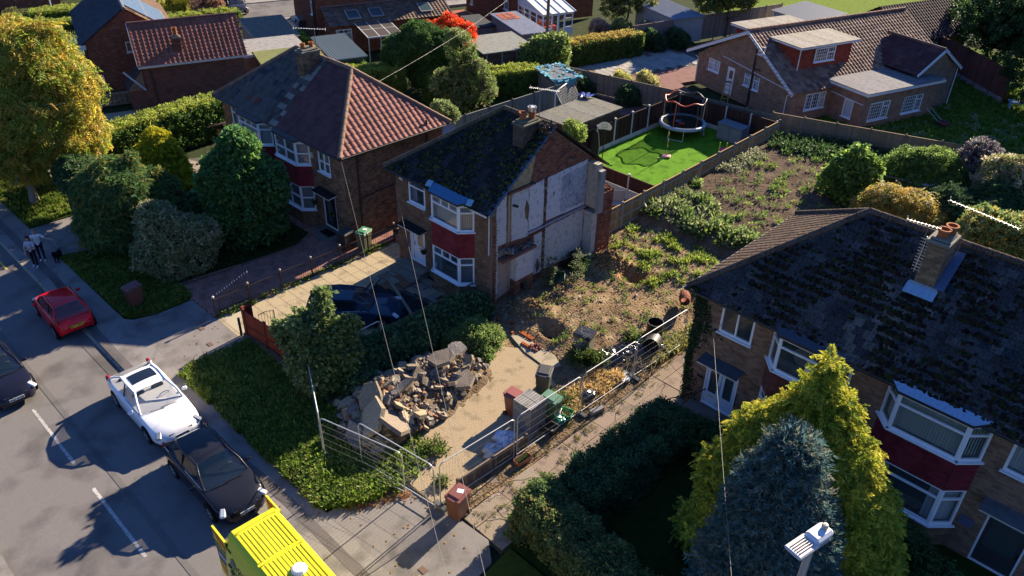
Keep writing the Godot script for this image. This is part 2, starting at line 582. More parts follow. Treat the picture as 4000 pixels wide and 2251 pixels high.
	b.slab([Vector2(-27.4,-19.2),Vector2(-26.5,-17.25),Vector2(-22.75,-17.25),Vector2(-22.75,-21.2),Vector2(-27.4,-21.4)],-.2,.006,Color(.022,.024,.03))
	struct("slate_bed",b,M.rock)
	var sl := []
	var slb := MB.new()
	slb.cbox(at(0,0,0),Vector3(.06,.018,.04),.004,Color(.05,.053,.062))
	for i in 2600:
		var q := Vector2(R.randf_range(-27.1,-22.8),R.randf_range(-21.1,-17.4))
		if q.x < -26.0 and q.y > -18.6: continue
		sl.append(Transform3D(Basis.from_euler(Vector3(R.randf_range(-.4,.4),R.randf() * TAU,R.randf_range(-.4,.4))).scaled(Vector3.ONE * R.randf_range(.6,1.5)),Vector3(q.x,.015,q.y)))
	many(self,"slate_chippings",slb.mesh(M.rock),sl)
	var fv := []
	for cc in [Color(.2,.165,.115),Color(.24,.2,.15),Color(.2,.1,.055),Color(.17,.15,.13)]:
		var q := MB.new()
		q.cbox(at(0,0,0),Vector3(.59,.05,.44),.01,cc)
		fv.append(q)
	var fl := []
	for e in [[-27.3,-19.7],[-26.7,-19.7],[-26.1,-19.9],[-27.3,-20.2],[-26.7,-20.15],[-27.2,-19.2],[-26.6,-19.2],[-26.0,-19.35],[-25.4,-19.85],[-24.8,-20.0],[-24.2,-20.1],[-23.8,-20.3],[-25.4,-20.35],[-24.75,-20.45],[-24.15,-20.55],[-26.2,-20.4],[-25.9,-20.85],[-25.3,-20.85]]:
		fl.append([at(e[0],.02,e[1],R.randf_range(-.03,.03)),R.randi() % 4])
	b = MB.new()
	b.slab([Vector2(-27.55,-18.95),Vector2(-23.6,-19.75),Vector2(-23.6,-20.9),Vector2(-27.55,-20.6)],-.1,.01,Color(.1,.085,.07))
	var flag := struct("flagstone_path",b,M.mortar)
	pieces(flag,"flagstone",fv,fl,M.concrete,300)
	b = MB.new()
	b.box(at(-26.75,.1,-18.3,.46),Vector3(.14,.1,2.3),Color(.22,.2,.15))
	b.box(at(-25.05,.1,-18.9,PI / 2 - .35),Vector3(.14,.1,3.2),Color(.22,.2,.15))
	single("sleeper_edging",b,M.wood,"weathered grey timber edging round the black slate bed","edging")
	var rows := []
	var x0 := -22.05
	var z0 := -52.5
	var nx2 := 66
	var nz2 := 314
	var cols := PackedColorArray()
	for i in nz2 + 1:
		var row := []
		for j in nx2 + 1:
			var xx := x0 + j * .128
			var zz := z0 + i * .128
			row.append(Vector3(xx,site_h(xx,zz),zz))
		rows.append(row)
	b = MB.new()
	b.grid(rows,Color.WHITE,true)
	for i in b.v.size(): b.c[i] = soil_col(b.v[i].x,b.v[i].z)
	struct("soil",b,M.soil)
	b = MB.new()
	b.slab([Vector2(-22.6,-12.4),Vector2(-22.6,-21.25),Vector2(-22.0,-21.25),Vector2(-22.0,-12.4)],-.2,.045,Color(.08,.065,.045))
	struct("soil",b,M.soil)
	b = MB.new()
	b.slab([Vector2(-19.6,-12.0),Vector2(-20.2,-13.4),Vector2(-19.9,-16.0),Vector2(-19.4,-19.6),Vector2(-18.6,-20.2),Vector2(-16.6,-19.75),Vector2(-15.2,-19.2),Vector2(-14.7,-18.0),Vector2(-14.35,-15.5),Vector2(-14.35,-11.85),Vector2(-16.2,-11.85)],-.1,.085,Color(.3,.235,.15))
	struct("concrete_hardstanding",b,M.concrete)
	b = MB.new()
	b.slab([Vector2(-19.5,-20.5),Vector2(-18.8,-21.35),Vector2(-18.2,-21.35),Vector2(-16.55,-20.5),Vector2(-16.75,-19.95),Vector2(-18.3,-20.1)],.0,.135,Color(.31,.265,.19))
	struct("concrete_step_slab",b,M.concrete)
	b = MB.new()
	b.slab([Vector2(-14.25,-12.0),Vector2(-14.25,-30.0),Vector2(-12.0,-30.0),Vector2(-12.0,-22.6),Vector2(-11.75,-22.0),Vector2(-11.65,-12.1)],-.3,-.06,Color(.07,.065,.04))
	var cp := struct("cracked_path",b,M.soil)
	cracked(cp)
	b = MB.new()
	b.slab([Vector2(-11.7,-12.5),Vector2(-11.7,-22.6),Vector2(8,-22.6),Vector2(8,-12.5)],-.3,-.03,Color(.035,.055,.014))
	struct("lawn",b,M.lawn)
	b = MB.new()
	b.slab([Vector2(-30.0,-48.5),Vector2(-30.0,-35.2),Vector2(-22.1,-35.2),Vector2(-22.7,-48.7)],-.3,.0,Color(.105,.245,.018))
	struct("artificial_turf",b,M.turf)
	b = MB.new()
	b.slab([Vector2(-30.0,-35.15),Vector2(-30.0,-28.5),Vector2(-21.95,-28.5),Vector2(-22.1,-35.15)],-.3,.0,Color(.13,.12,.115))
	struct("patio",b,M.concrete)
	b = MB.new()
	b.slab([Vector2(-46,-47.0),Vector2(-46,-27.3),Vector2(-30.1,-27.3),Vector2(-30.1,-48.6)],-.3,-.004,Color(.045,.07,.02))
	struct("back_lawn",b,M.lawn)
	b = MB.new()
	b.slab([Vector2(-24,-85),Vector2(-23.4,-49.9),Vector2(-13,-53.2),Vector2(20,-64),Vector2(20,-85)],-.3,.0,Color(.085,.135,.022))
	struct("back_lawn",b,M.lawn)
	b = MB.new()
	b.slab([Vector2(-60,-110),Vector2(-46,-79),Vector2(-33,-73),Vector2(-20,-110)],-.3,.0,Color(.13,.19,.025))
	struct("back_lawn",b,M.lawn)
func cracked(parent: Node) -> void:
	var z := -12.2
	while z > -29.6:
		var z2 := z - R.randf_range(1.5,2.1)
		var cuts := [[-14.2,-12.95],[-12.93,-11.72]] if z > -22.0 else [[-14.2,-13.1],[-13.08,-12.05]]
		for cu in cuts:
			var poly := PackedVector2Array([Vector2(cu[0],z),Vector2(cu[1],z),Vector2(cu[1],z2),Vector2(cu[0],z2)])
			var bits := [poly]
			var nn := 2 if z > -15.5 else (1 if R.randf() < .6 else 0)
			for q in nn:
				var out := []
				for p in bits:
					var ctr := Vector2((cu[0] + cu[1]) / 2 + R.randf_range(-.3,.3),(z + z2) / 2 + R.randf_range(-.4,.4))
					var d := Vector2.from_angle(R.randf() * TAU)
					var nrm := d.orthogonal()
					var l1 := [ctr - d * 6.0]
					for k in 9: l1.append(ctr + d * (-1.2 + k * .3) + nrm * R.randf_range(-.09,.09))
					l1.append(ctr + d * 6.0)
					var pa := PackedVector2Array(l1)
					pa.append(ctr + d * 6.0 + nrm * 6.0)
					pa.append(ctr - d * 6.0 + nrm * 6.0)
					var l2 := []
					for w in l1: l2.append(w - nrm * .022)
					var pb := PackedVector2Array(l2)
					pb.append(ctr + d * 6.0 - nrm * 6.0)
					pb.append(ctr - d * 6.0 - nrm * 6.0)
					out.append_array(Geometry2D.intersect_polygons(p,pa))
					out.append_array(Geometry2D.intersect_polygons(p,pb))
				bits = out
			for p in bits:
				if p.size() < 3: continue
				var b := MB.new()
				var cc: Color = Color(.215,.165,.13) if z < -14.0 else pick([Color(.22,.18,.135),Color(.24,.195,.15),Color(.2,.15,.12)])
				b.slab(Array(p),-.06,.0 + R.randf_range(-.008,.014),jit(cc,.08))
				part(parent,"slab",b,M.concrete)
		z = z2 - .02
const UP := Vector3.UP
func frame_of(o: Vector3,u: Vector3) -> Transform3D:
	return Transform3D(Basis(u,UP,u.cross(UP)),o)
func wall_body(b: MB,o: Vector3,u: Vector3,w: float,h: float,t: float,holes: Array,col: Color) -> void:
	var f := frame_of(o,u)
	var xs := [.0,w]
	var ys := [.0,h]
	for e in holes:
		for q in [0,2]: if e[q] > .0 and e[q] < w: xs.append(e[q])
		for q in [1,3]: if e[q] > .0 and e[q] < h: ys.append(e[q])
	xs.sort()
	ys.sort()
	for i in xs.size() - 1:
		if xs[i + 1] - xs[i] < .002: continue
		for j in ys.size() - 1:
			if ys[j + 1] - ys[j] < .002: continue
			var mx: float = (xs[i] + xs[i + 1]) / 2
			var my: float = (ys[j] + ys[j + 1]) / 2
			var open := false
			for e in holes:
				if mx > e[0] and mx < e[2] and my > e[1] and my < e[3]: open = true
			if not open:
				b.box(f * at(mx,my,-t / 2),Vector3(xs[i + 1] - xs[i],ys[j + 1] - ys[j],t),col)
func brick_set(cols: Array,nv := 8) -> Array:
	var out := []
	for i in nv:
		var q := MB.new()
		q.box(at(0,0,0),Vector3(.213,.064,.02),jit(cols[i % cols.size()],.16),1 | 4 | 8 | 16 | 32)
		out.append(q)
	return out
func brick_list(o: Vector3,u: Vector3,w: float,h: float,holes: Array,nv := 8,clip := PackedVector2Array()) -> Array:
	var f := frame_of(o,u)
	var out := []
	var row := 0
	var y := .0
	while y + .066 < h:
		var x := -.1125 if row % 2 else .0
		var yc := y + .0375
		while x < w:
			var a := maxf(x,.0)
			var b := minf(x + .225,w)
			var cuts := [[a,b]]
			for e in holes:
				if yc + .02 > e[1] and yc - .02 < e[3]:
					var nc := []
					for q in cuts:
						if q[1] <= e[0] or q[0] >= e[2]: nc.append(q)
						else:
							if q[0] < e[0]: nc.append([q[0],e[0]])
							if q[1] > e[2]: nc.append([e[2],q[1]])
					cuts = nc
			for q in cuts:
				var len: float = q[1] - q[0]
				if len < .04: continue
				var mid: float = (q[0] + q[1]) / 2
				if clip.size() and not Geometry2D.is_point_in_polygon(Vector2(mid,yc),clip): continue
				var t := f * at(mid,yc,.0 + R.randf_range(-.001,.002))
				if len < .22: t.basis = t.basis * Basis.from_scale(Vector3((len - .012) / .213,1,1))
				out.append([t,R.randi() % nv])
			x += .225
		y += .075
		row += 1
	return out
func window(parent: Node,f: Transform3D,w: float,h: float,cells: Array,opt := {}) -> MeshInstance3D:
	var col: Color = opt.get("col",Color(.72,.73,.75))
	var b := MB.new()
	var fw: float = opt.get("fw",.055)
	var dz: float = opt.get("dz",-.04)
	b.box(f * at(w / 2,fw / 2,dz),Vector3(w,fw,.07),col)
	b.box(f * at(w / 2,h - fw / 2,dz),Vector3(w,fw,.07),col)
	b.box(f * at(fw / 2,h / 2,dz),Vector3(fw,h - 2 * fw,.07),col)
	b.box(f * at(w - fw / 2,h / 2,dz),Vector3(fw,h - 2 * fw,.07),col)
	for e in cells:
		var q := .035
		var cw: float = e[2] - e[0]
		var ch: float = e[3] - e[1]
		b.box(f * at((e[0] + e[2]) / 2,e[1] + q / 2,dz + .005),Vector3(cw,q,.066),col)
		b.box(f * at((e[0] + e[2]) / 2,e[3] - q / 2,dz + .005),Vector3(cw,q,.066),col)
		b.box(f * at(e[0] + q / 2,(e[1] + e[3]) / 2,dz + .005),Vector3(q,ch - 2 * q,.066),col)
		b.box(f * at(e[2] - q / 2,(e[1] + e[3]) / 2,dz + .005),Vector3(q,ch - 2 * q,.066),col)
		var lat: int = opt.get("lattice",0)
		if lat:
			var nxl := maxi(1,roundi(cw / .22))
			var nyl := maxi(1,roundi(ch / .26))
			for i in range(1,nxl): b.box(f * at(e[0] + cw * i / nxl,(e[1] + e[3]) / 2,dz + .004),Vector3(.018,ch,.03),col)
			for i in range(1,nyl): b.box(f * at((e[0] + e[2]) / 2,e[1] + ch * i / nyl,dz + .004),Vector3(cw,.018,.03),col)
	var o := part(parent,opt.get("called","window"),b,M.upvc)
	for e in cells:
		var p := MB.new()
		var q := .03
		p.quad(f * Vector3(e[0] + q,e[1] + q,dz),f * Vector3(e[2] - q,e[1] + q,dz),f * Vector3(e[2] - q,e[3] - q,dz),f * Vector3(e[0] + q,e[3] - q,dz),Color.WHITE)
		part(o,"pane",p,M.glass)
	if opt.get("sill",true):
		var s := MB.new()
		s.box(f * at(w / 2,-.022,.015),Vector3(w + .1,.045,.2),col)
		part(o,"sill",s,M.upvc)
	var bl: String = opt.get("blind","")
	if bl:
		var s := MB.new()
		var bc: Color = opt.get("bcol",Color(.5,.5,.46))
		if bl == "vertical":
			var nn := int(w / .09)
			for i in nn:
				s.box(f * at((i + .5) * w / nn,h / 2,-.2,.5),Vector3(.1,h - .1,.004),jit(bc,.06))
		elif bl == "venetian":
			var nn := int(h / .06)
			for i in nn:
				s.box(f * at(w / 2,(i + .5) * h / nn,-.17,0,.5),Vector3(w - .1,.05,.003),jit(bc,.05))
		elif bl == "board":
			s.box(f * at(w / 2,h / 2,-.16),Vector3(w - .04,h - .04,.01),bc)
		elif bl == "curtains":
			for sd in [0,1]:
				for i in 7:
					var xx := (.05 + i * .05) if sd == 0 else (w - .05 - i * .05)
					s.tube([f * Vector3(xx,.02,-.22),f * Vector3(xx,h - .02,-.22)],[.04],5,jit(bc,.1),false)
		part(o,"blind",s,M.cloth)
	return o
func clip_poly(pts: Array,poly: PackedVector2Array) -> Array:
	var out := pts
	for i in poly.size():
		var p := poly[i]
		var d := poly[(i + 1) % poly.size()] - p
		var res := []
		for j in out.size():
			var s: Vector3 = out[j]
			var e: Vector3 = out[(j + 1) % out.size()]
			var ds := d.cross(Vector2(s.x,s.y) - p)
			var de := d.cross(Vector2(e.x,e.y) - p)
			if ds >= 0: res.append(s)
			if (ds > 0 and de < 0) or (ds < 0 and de > 0): res.append(s.lerp(e,ds / (ds - de)))
		out = res
		if out.size() < 3: return []
	return out
var tile_profiles := {
	"pantile": [[.0,.0],[.06,.028],[.13,.042],[.2,.028],[.26,.004],[.33,.0]],
	"flat": [[.0,.004],[.02,.024],[.07,.024],[.09,.006],[.33,.006]],
	"double": [[.0,.0],[.04,.022],[.08,.026],[.11,.004],[.165,.0],[.205,.022],[.245,.026],[.28,.004],[.33,.0]],
}
func roof_slope(parent: Node,o: Vector3,u: Vector3,s: Vector3,poly: PackedVector2Array,kind: String,cols: Array,m: Material,most: int,te := .34,patch = null) -> void:
	var nn := u.cross(s)
	var f := Transform3D(Basis(u,s,nn),o)
	var prof: Array = tile_profiles[kind]
	var nv := cols.size()
	var under := MB.new()
	var pts := []
	for p in poly: pts.append(f * Vector3(p.x,p.y,-.01))
	under.poly(pts,g(.05))  # dark sheet added below the tiles to stop light leaking into the roof
	part(parent,"light_stop_underlay",under,M.felt)
	var faces := [] # quads in tile space
	for i in prof.size() - 1:
		var a: Array = prof[i]
		var b: Array = prof[i + 1]
		faces.append([Vector3(a[0],-.02,a[1] + .03),Vector3(b[0],-.02,b[1] + .03),Vector3(b[0],te,b[1] + .006),Vector3(a[0],te,a[1] + .006)])
		faces.append([Vector3(a[0],-.02,-.01),Vector3(b[0],-.02,-.01),Vector3(b[0],-.02,b[1] + .03),Vector3(a[0],-.02,a[1] + .03)])
	var variants := []
	for c in cols:
		var q := MB.new()
		for fc in faces: q.quad(fc[0],fc[1],fc[2],fc[3],c)
		variants.append(q)
	var full := []
	var cut := MB.new()
	var mx := .0
	var my := .0
	for p in poly:
		mx = maxf(mx,p.x)
		my = maxf(my,p.y)
	var row := 0
	var y := .0
	while y < my:
		var x := -.33 + (.165 if kind == "flat" and row % 2 else .0)
		while x < mx:
			var inside := 0
			for cx in [.0,.33]:
				for cy in [.0,te]:
					var ok := true
					for i in poly.size():
						var p := poly[i]
						if (poly[(i + 1) % poly.size()] - p).cross(Vector2(x + cx,y + cy) - p) < -.001: ok = false
					if ok: inside += 1
			var vi := R.randi() % nv
			if patch != null: vi = patch.call(x,y,vi)
			if inside == 4:
				full.append([f * at(x,y,0,0,R.randf_range(-.012,.012),R.randf_range(-.01,.01)),vi])
			elif inside > 0 or (x + .33 > 0 and x < mx):
				for fc in faces:
					var w := []
					for p in fc: w.append(p + Vector3(x,y,0))
					var r := clip_poly(w,poly) if fc[0].z > .0 else (w if inside >= 2 else [])
					if r.size() >= 3:
						var r3 := []
						for p in r: r3.append(f * p)
						cut.poly(r3,cols[vi])
			x += .33
		y += te
		row += 1
	pieces(parent,"roof_tile",variants,full,m,most)
	if cut.v.size(): part(parent,"cut_tiles",cut,m).set_meta("kind","stuff")
func ridge(parent: Node,a: Vector3,b: Vector3,col: Color,m: Material,r := .13) -> void:
	var len := a.distance_to(b)
	var n := maxi(1,roundi(len / .42))
	var d := (b - a) / n
	for i in n:
		var q := MB.new()
		q.tube([a + d * i - UP * .03,a + d * (i + 1.03) - UP * .03],[r,r * .9],10,jit(col,.13))
		part(parent,"ridge_tile",q,m)
func pipe(parent: Node,called: String,pts: Array,r: float,col: Color,m: Material,sides := 8) -> MeshInstance3D:
	var q := MB.new()
	q.tube(pts,[r],sides,col)
	return part(parent,called,q,m)
func bay(parent: Node,x0: float,f0: float,f1: float,x1: float,zw: float,zf: float,lv: Dictionary,opt: Dictionary) -> void:
	var ps := [Vector3(x0,0,zw),Vector3(f0,0,zf),Vector3(f1,0,zf),Vector3(x1,0,zw)]
	var base := MB.new()
	var apron := MB.new()
	var bl := []
	var sh := []
	for i in 3:
		var a: Vector3 = ps[i]
		var b: Vector3 = ps[i + 1]
		var u := (b - a).normalized()
		var w := a.distance_to(b)
		var f := frame_of(a,u)
		wall_body(base,a + UP * -.3,u,w,lv.ls + .26,.1,[],Color(.2,.17,.14))
		bl.append_array(brick_list(a + UP * -.3,u,w,lv.ls + .26,[]))
		base.box(f * at(w / 2,(lv.lt + lv.us) / 2,-.06),Vector3(w,lv.us - lv.lt,.1),Color(.1,.03,.03))
		var rows := int((lv.us - .1 - lv.lt) / .115)
		var n := int(w / .165)
		for r in rows + 1:
			for k in n + 1:
				var sx := (k + (.5 if r % 2 else .0)) * w / n
				if sx > w + .01: continue
				var ww := w / n - .006
				var x_a := clampf(sx - ww / 2,0,w)
				var x_b := clampf(sx + ww / 2,0,w)
				if x_b - x_a < .02: continue
				var t := f * at((x_a + x_b) / 2,lv.lt + .04 + r * .115,.014,0,.09)
				t.basis = t.basis * Basis.from_scale(Vector3((x_b - x_a) / .16,1,1))
				sh.append([t,R.randi() % 5])
		var fr: bool = i == 1
		for lev in 2:
			var y0: float = lv.ls if lev == 0 else lv.us
			var y1: float = lv.lt if lev == 0 else lv.ut
			var hh := y1 - y0
			var cells := []
			var st: String = opt.get("style","top")
			if fr and st == "top":
				cells = [[.05,.05,w - .05,hh * .7],[.05,hh * .7,w * .36,hh - .05],[w * .36,hh * .7,w * .66,hh - .05],[w * .66,hh * .7,w - .05,hh - .05]]
			elif fr and st == "four":
				cells = [[.05,.05,w / 2,hh / 2],[w / 2,.05,w - .05,hh / 2],[.05,hh / 2,w / 2,hh - .05],[w / 2,hh / 2,w - .05,hh - .05]]
			elif fr:
				cells = [[.05,.05,w - .05,hh * .72],[.05,hh * .72,w - .05,hh - .05]]
			else:
				cells = [[.05,.05,w - .05,hh * (.5 if st == "four" else .72)],[.05,hh * (.5 if st == "four" else .72),w - .05,hh - .05]]
			window(parent,f * at(0,y0,0),w,hh,cells,{"blind": opt.blinds[lev],"bcol": opt.bcols[lev],"dz": -.03,"fw": .06})
	part(parent,"bay_base",base,M.mortar)
	var bset := brick_set(opt.bricks)
	pieces(parent,"bay_brick",bset,bl,M.brick,0,"bay_brickwork")
	var sv := []
	for i in 5:
		var q := MB.new()
		q.box(at(0,0,0),Vector3(.16,.15,.012),jit(opt.red,.18))
		sv.append(q)
	pieces(parent,"hung_tile",sv,sh,M.tile,300)
	var lid := MB.new()
	var e := .09
	lid.slab([Vector2(x0 - e,zw),Vector2(f0 - e * .6,zf + e),Vector2(f1 + e * .6,zf + e),Vector2(x1 + e,zw)],lv.ut,lv.ut + .09,Color(.55,.55,.55))
	part(parent,"bay_soffit",lid,M.upvc)
	lid = MB.new()
	var top := [Vector3(x0 - .12,lv.ut + .3,zw + .1),Vector3(f0 - .06,lv.ut + .12,zf + .12),Vector3(f1 + .06,lv.ut + .12,zf + .12),Vector3(x1 + .12,lv.ut + .3,zw + .1)]
	var roofc: Color = opt.roofc
	lid.quad(top[0],top[1],top[2],top[3],roofc)
	for i in 3:
		lid.quad(top[i] - UP * .1,top[i + 1] - UP * .1,top[i + 1],top[i],Color(.02,.02,.022))
	part(parent,"bay_roof",lid,M.lead)
	lid = MB.new()
	lid.slab([Vector2(x0,zw),Vector2(f0,zf - .12),Vector2(f1,zf - .12),Vector2(x1,zw)],lv.us - .5,lv.us - .4,Color(.1,.09,.08))
	part(parent,"bay_floor",lid,M.wood)
func canopy(parent: Node,x0: float,x1: float,zw: float,y: float,out: float,top: Color) -> void:
	var b := MB.new()
	b.box(at((x0 + x1) / 2,y,zw + out / 2,0,.1),Vector3(x1 - x0,.07,out),Color(.5,.5,.48))
	var o := part(parent,"door_canopy",b,M.upvc)
	b = MB.new()
	b.box(at((x0 + x1) / 2,y + .055,zw + out / 2,0,.1),Vector3(x1 - x0 + .04,.03,out + .04),top)
	part(o,"canopy_felt",b,M.felt)
func chimney(parent: Node,x: float,z: float,wx: float,wz: float,y0: float,y1: float,cols: Array,pots: Array,capc: Color) -> Node3D:
	var b := MB.new()
	b.bx(Vector3(x - wx / 2,y0,z - wz / 2),Vector3(x + wx / 2,y1,z + wz / 2),Color(.16,.14,.12))
	var o := part(parent,"chimney",b,M.mortar)
	var bl := []
	bl.append_array(brick_list(Vector3(x - wx / 2,y0,z + wz / 2),Vector3(1,0,0),wx,y1 - y0,[]))
	bl.append_array(brick_list(Vector3(x + wx / 2,y0,z + wz / 2),Vector3(0,0,-1),wz,y1 - y0,[]))
	bl.append_array(brick_list(Vector3(x - wx / 2,y0,z - wz / 2),Vector3(0,0,1),wz,y1 - y0,[]))
	pieces(o,"chimney_brick",brick_set(cols),bl,M.brick,300)
	b = MB.new()
	b.cbox(at(x,y1 + .06,z),Vector3(wx + .12,.12,wz + .12),.03,capc)
	b.cbox(at(x,y1 + .16,z),Vector3(wx - .04,.12,wz - .04),.05,capc * .9)
	part(o,"chimney_cap",b,M.concrete)
	for p in pots:
		b = MB.new()
		var r: float = p[2]
		b.lathe(Vector3(x + p[0],y1 + .18,z + p[1]),[Vector2(r,0),Vector2(r * .97,p[3] - .09),Vector2(r * 1.18,p[3] - .08),Vector2(r * 1.18,p[3]),Vector2(r * .85,p[3]),Vector2(r * .8,.05),Vector2(.001,.05)],16,Color(.34,.12,.05))
		part(o,"chimney_pot",b,M.tile)
	b = MB.new()
	b.bx(Vector3(x - wx / 2 - .14,y0 + .02,z + wz / 2),Vector3(x + wx / 2 + .14,y0 + .3,z + wz / 2 + .03),Color(.17,.26,.36))
	part(o,"lead_flashing",b,M.lead)
	return o
func aerial(parent: Node,base: Vector3,h: float,dir: Vector3,len: float,n: int) -> void:
	var q := MB.new()
	var top := base + UP * h
	q.tube([base,top],[.018],6,g(.12))
	var o := part(parent,"aerial_mast",q,M.galv)
	q = MB.new()
	dir = dir.normalized()
	q.tube([top - dir * len * .35,top + dir * len * .65],[.013],5,g(.55))
	var sd := dir.cross(UP).normalized()
	for i in n:
		var c := top + dir * (len * (i / float(n - 1)) - len * .35)
		q.tube([c - sd * .09,c + sd * .09],[.007],4,g(.6))
		if i == 0 or i == n - 1:
			q.tube([c - UP * .12,c + UP * .12],[.007],4,g(.5))
	part(o,"aerial_boom",q,M.galv)
func pitched(parent: Node,x0: float,x1: float,zf: float,zb: float,ye: float,yr: float,hl: bool,hr: bool,kind: String,cf: Array,m: Material,cs: Array,ms: Material,most: int,rc: Color,te := .34,patch = null) -> void:
	var zm := (zf + zb) / 2
	var run := zf - zm
	var sl := Vector3(0,yr - ye,-run)
	var L := sl.length()
	sl = sl / L
	var a := run if hl else .0
	var b := run if hr else .0
	var w := x1 - x0
	roof_slope(parent,Vector3(x0,ye,zf),Vector3(1,0,0),sl,PackedVector2Array([Vector2(0,0),Vector2(w,0),Vector2(w - b,L),Vector2(a,L)]),kind,cf,m,most,te,patch)
	var sb := Vector3(0,yr - ye,run) / L
	roof_slope(parent,Vector3(x1,ye,zb),Vector3(-1,0,0),sb,PackedVector2Array([Vector2(0,0),Vector2(w,0),Vector2(w - a,L),Vector2(b,L)]),kind,cs,ms,0,te)
	var d := zf - zb
	if hr:
		roof_slope(parent,Vector3(x1,ye,zf),Vector3(0,0,-1),Vector3(-run,yr - ye,0) / L,PackedVector2Array([Vector2(0,0),Vector2(d,0),Vector2(d / 2,L)]),kind,cs,ms,most,te)
		ridge(parent,Vector3(x1,ye + .05,zf),Vector3(x1 - run,yr + .05,zm),rc,ms)
		ridge(parent,Vector3(x1,ye + .05,zb),Vector3(x1 - run,yr + .05,zm),rc,ms)
	if hl:
		roof_slope(parent,Vector3(x0,ye,zb),Vector3(0,0,1),Vector3(run,yr - ye,0) / L,PackedVector2Array([Vector2(0,0),Vector2(d,0),Vector2(d / 2,L)]),kind,cs,ms,most,te)
		ridge(parent,Vector3(x0,ye + .05,zf),Vector3(x0 + run,yr + .05,zm),rc,ms)
		ridge(parent,Vector3(x0,ye + .05,zb),Vector3(x0 + run,yr + .05,zm),rc,ms)
	ridge(parent,Vector3(x0 + a,yr + .05,zm),Vector3(x1 - b,yr + .05,zm),rc,ms)
func rect_walls(parent: Node,x0: float,x1: float,zf: float,zb: float,h: float,holes_f: Array,holes_r: Array,cols: Array,most: int,y0 := -.3) -> void:
	var b := MB.new()
	var mc := Color(.21,.18,.145)
	wall_body(b,Vector3(x0,y0,zf),Vector3(1,0,0),x1 - x0,h - y0,.25,shift(holes_f,-y0),mc)
	wall_body(b,Vector3(x1,y0,zf - .25),Vector3(0,0,-1),zf - zb - .5,h - y0,.25,shift(shiftx(holes_r,-.25),-y0),mc)
	wall_body(b,Vector3(x0,y0,zb + .25),Vector3(0,0,1),zf - zb - .5,h - y0,.25,[],mc)
	wall_body(b,Vector3(x1,y0,zb),Vector3(-1,0,0),x1 - x0,h - y0,.25,[],mc)
	part(parent,"wall",b,M.mortar)
	var bs := brick_set(cols)
	pieces(parent,"brick",bs,brick_list(Vector3(x0,y0,zf),Vector3(1,0,0),x1 - x0,h - y0,shift(holes_f,-y0)),M.brick,most,"front_brickwork")
	pieces(parent,"brick",bs,brick_list(Vector3(x1,y0,zf),Vector3(0,0,-1),zf - zb,h - y0,shift(holes_r,-y0)),M.brick,0,"side_brickwork")
	pieces(parent,"brick",bs,brick_list(Vector3(x0,y0,zb),Vector3(0,0,1),zf - zb,h - y0,[]),M.brick,0,"side_brickwork")
	var fl := MB.new()
	fl.bx(Vector3(x0 + .25,2.62,zb + .25),Vector3(x1 - .25,2.8,zf - .25),Color(.12,.1,.08))
	fl.bx(Vector3(x0 + .25,.1,zb + .25),Vector3(x1 - .25,.2,zf - .25),Color(.12,.1,.08))
	fl.bx(Vector3(x0 + .25,.2,(zf + zb) / 2 - .1),Vector3(x1 - .25,h,(zf + zb) / 2),Color(.3,.28,.25))
	part(parent,"inner_structure",fl,M.plaster)
func shift(hs: Array,dy: float) -> Array:
	return hs.map(func(e): return [e[0],e[1] + dy,e[2],e[3] + dy])
func shiftx(hs: Array,dx: float) -> Array:
	return hs.map(func(e): return [e[0] + dx,e[1],e[2] + dx,e[3]])
func gutter(parent: Node,a: Vector3,b: Vector3,col: Color) -> void:
	var q := MB.new()
	q.tube([a,b],[.055],8,col)
	part(parent,"gutter",q,M.plastic)
func houses() -> void:
	house_a()
	house_b()
	house_c()
var BR := [Color(.235,.135,.08),Color(.2,.115,.07),Color(.27,.155,.09),Color(.17,.095,.062),Color(.25,.15,.1)]
func front_door(h: Node,f: Transform3D,w: float,ht: float,col: Color,glassy: Array) -> MeshInstance3D:
	var b := MB.new()
	var wc := Color(.7,.71,.73)
	b.box(f * at(w / 2,ht - .03,-.05),Vector3(w,.06,.09),wc)
	b.box(f * at(.03,ht / 2,-.05),Vector3(.06,ht - .12,.09),wc)
	b.box(f * at(w - .03,ht / 2,-.05),Vector3(.06,ht - .12,.09),wc)
	b.box(f * at(w / 2,.03,-.05),Vector3(w,.06,.12),wc)
	var o := part(h,"door_frame",b,M.upvc)
	b = MB.new()
	b.box(f * at(w / 2,ht / 2,-.14),Vector3(w - .1,ht - .1,.02),g(.02))
	for e in glassy:
		var x0: float = e[0]
		var x1: float = e[1]
		var mid := (x0 + x1) / 2
		b.box(f * at(mid,e[2] / 2 + .03,-.06),Vector3(x1 - x0,e[2] - .06,.05),col)
		b.box(f * at(mid,(e[3] + ht - .06) / 2,-.06),Vector3(x1 - x0,ht - .06 - e[3],.05),col)
		b.box(f * at(x0 + .06,(e[2] + e[3]) / 2,-.06),Vector3(.12,e[3] - e[2],.05),col)
		b.box(f * at(x1 - .06,(e[2] + e[3]) / 2,-.06),Vector3(.12,e[3] - e[2],.05),col)
		if e[4]:
			b.box(f * at(mid,e[2] - .14,-.03),Vector3(.28,.06,.02),Color(.5,.4,.15))
	part(h,"front_door",b,M.upvc)
	for e in glassy:
		b = MB.new()
		b.quad(f * Vector3(e[0] + .11,e[2],-.05),f * Vector3(e[1] - .11,e[2],-.05),f * Vector3(e[1] - .11,e[3],-.05),f * Vector3(e[0] + .11,e[3],-.05),Color.WHITE)
		part(o,"pane",b,M.glass)
	b = MB.new()
	b.box(f * at(glassy[0][1] - .06,1.0,.0),Vector3(.03,.2,.04),g(.3))
	part(o,"handle",b,M.chrome)
	return o
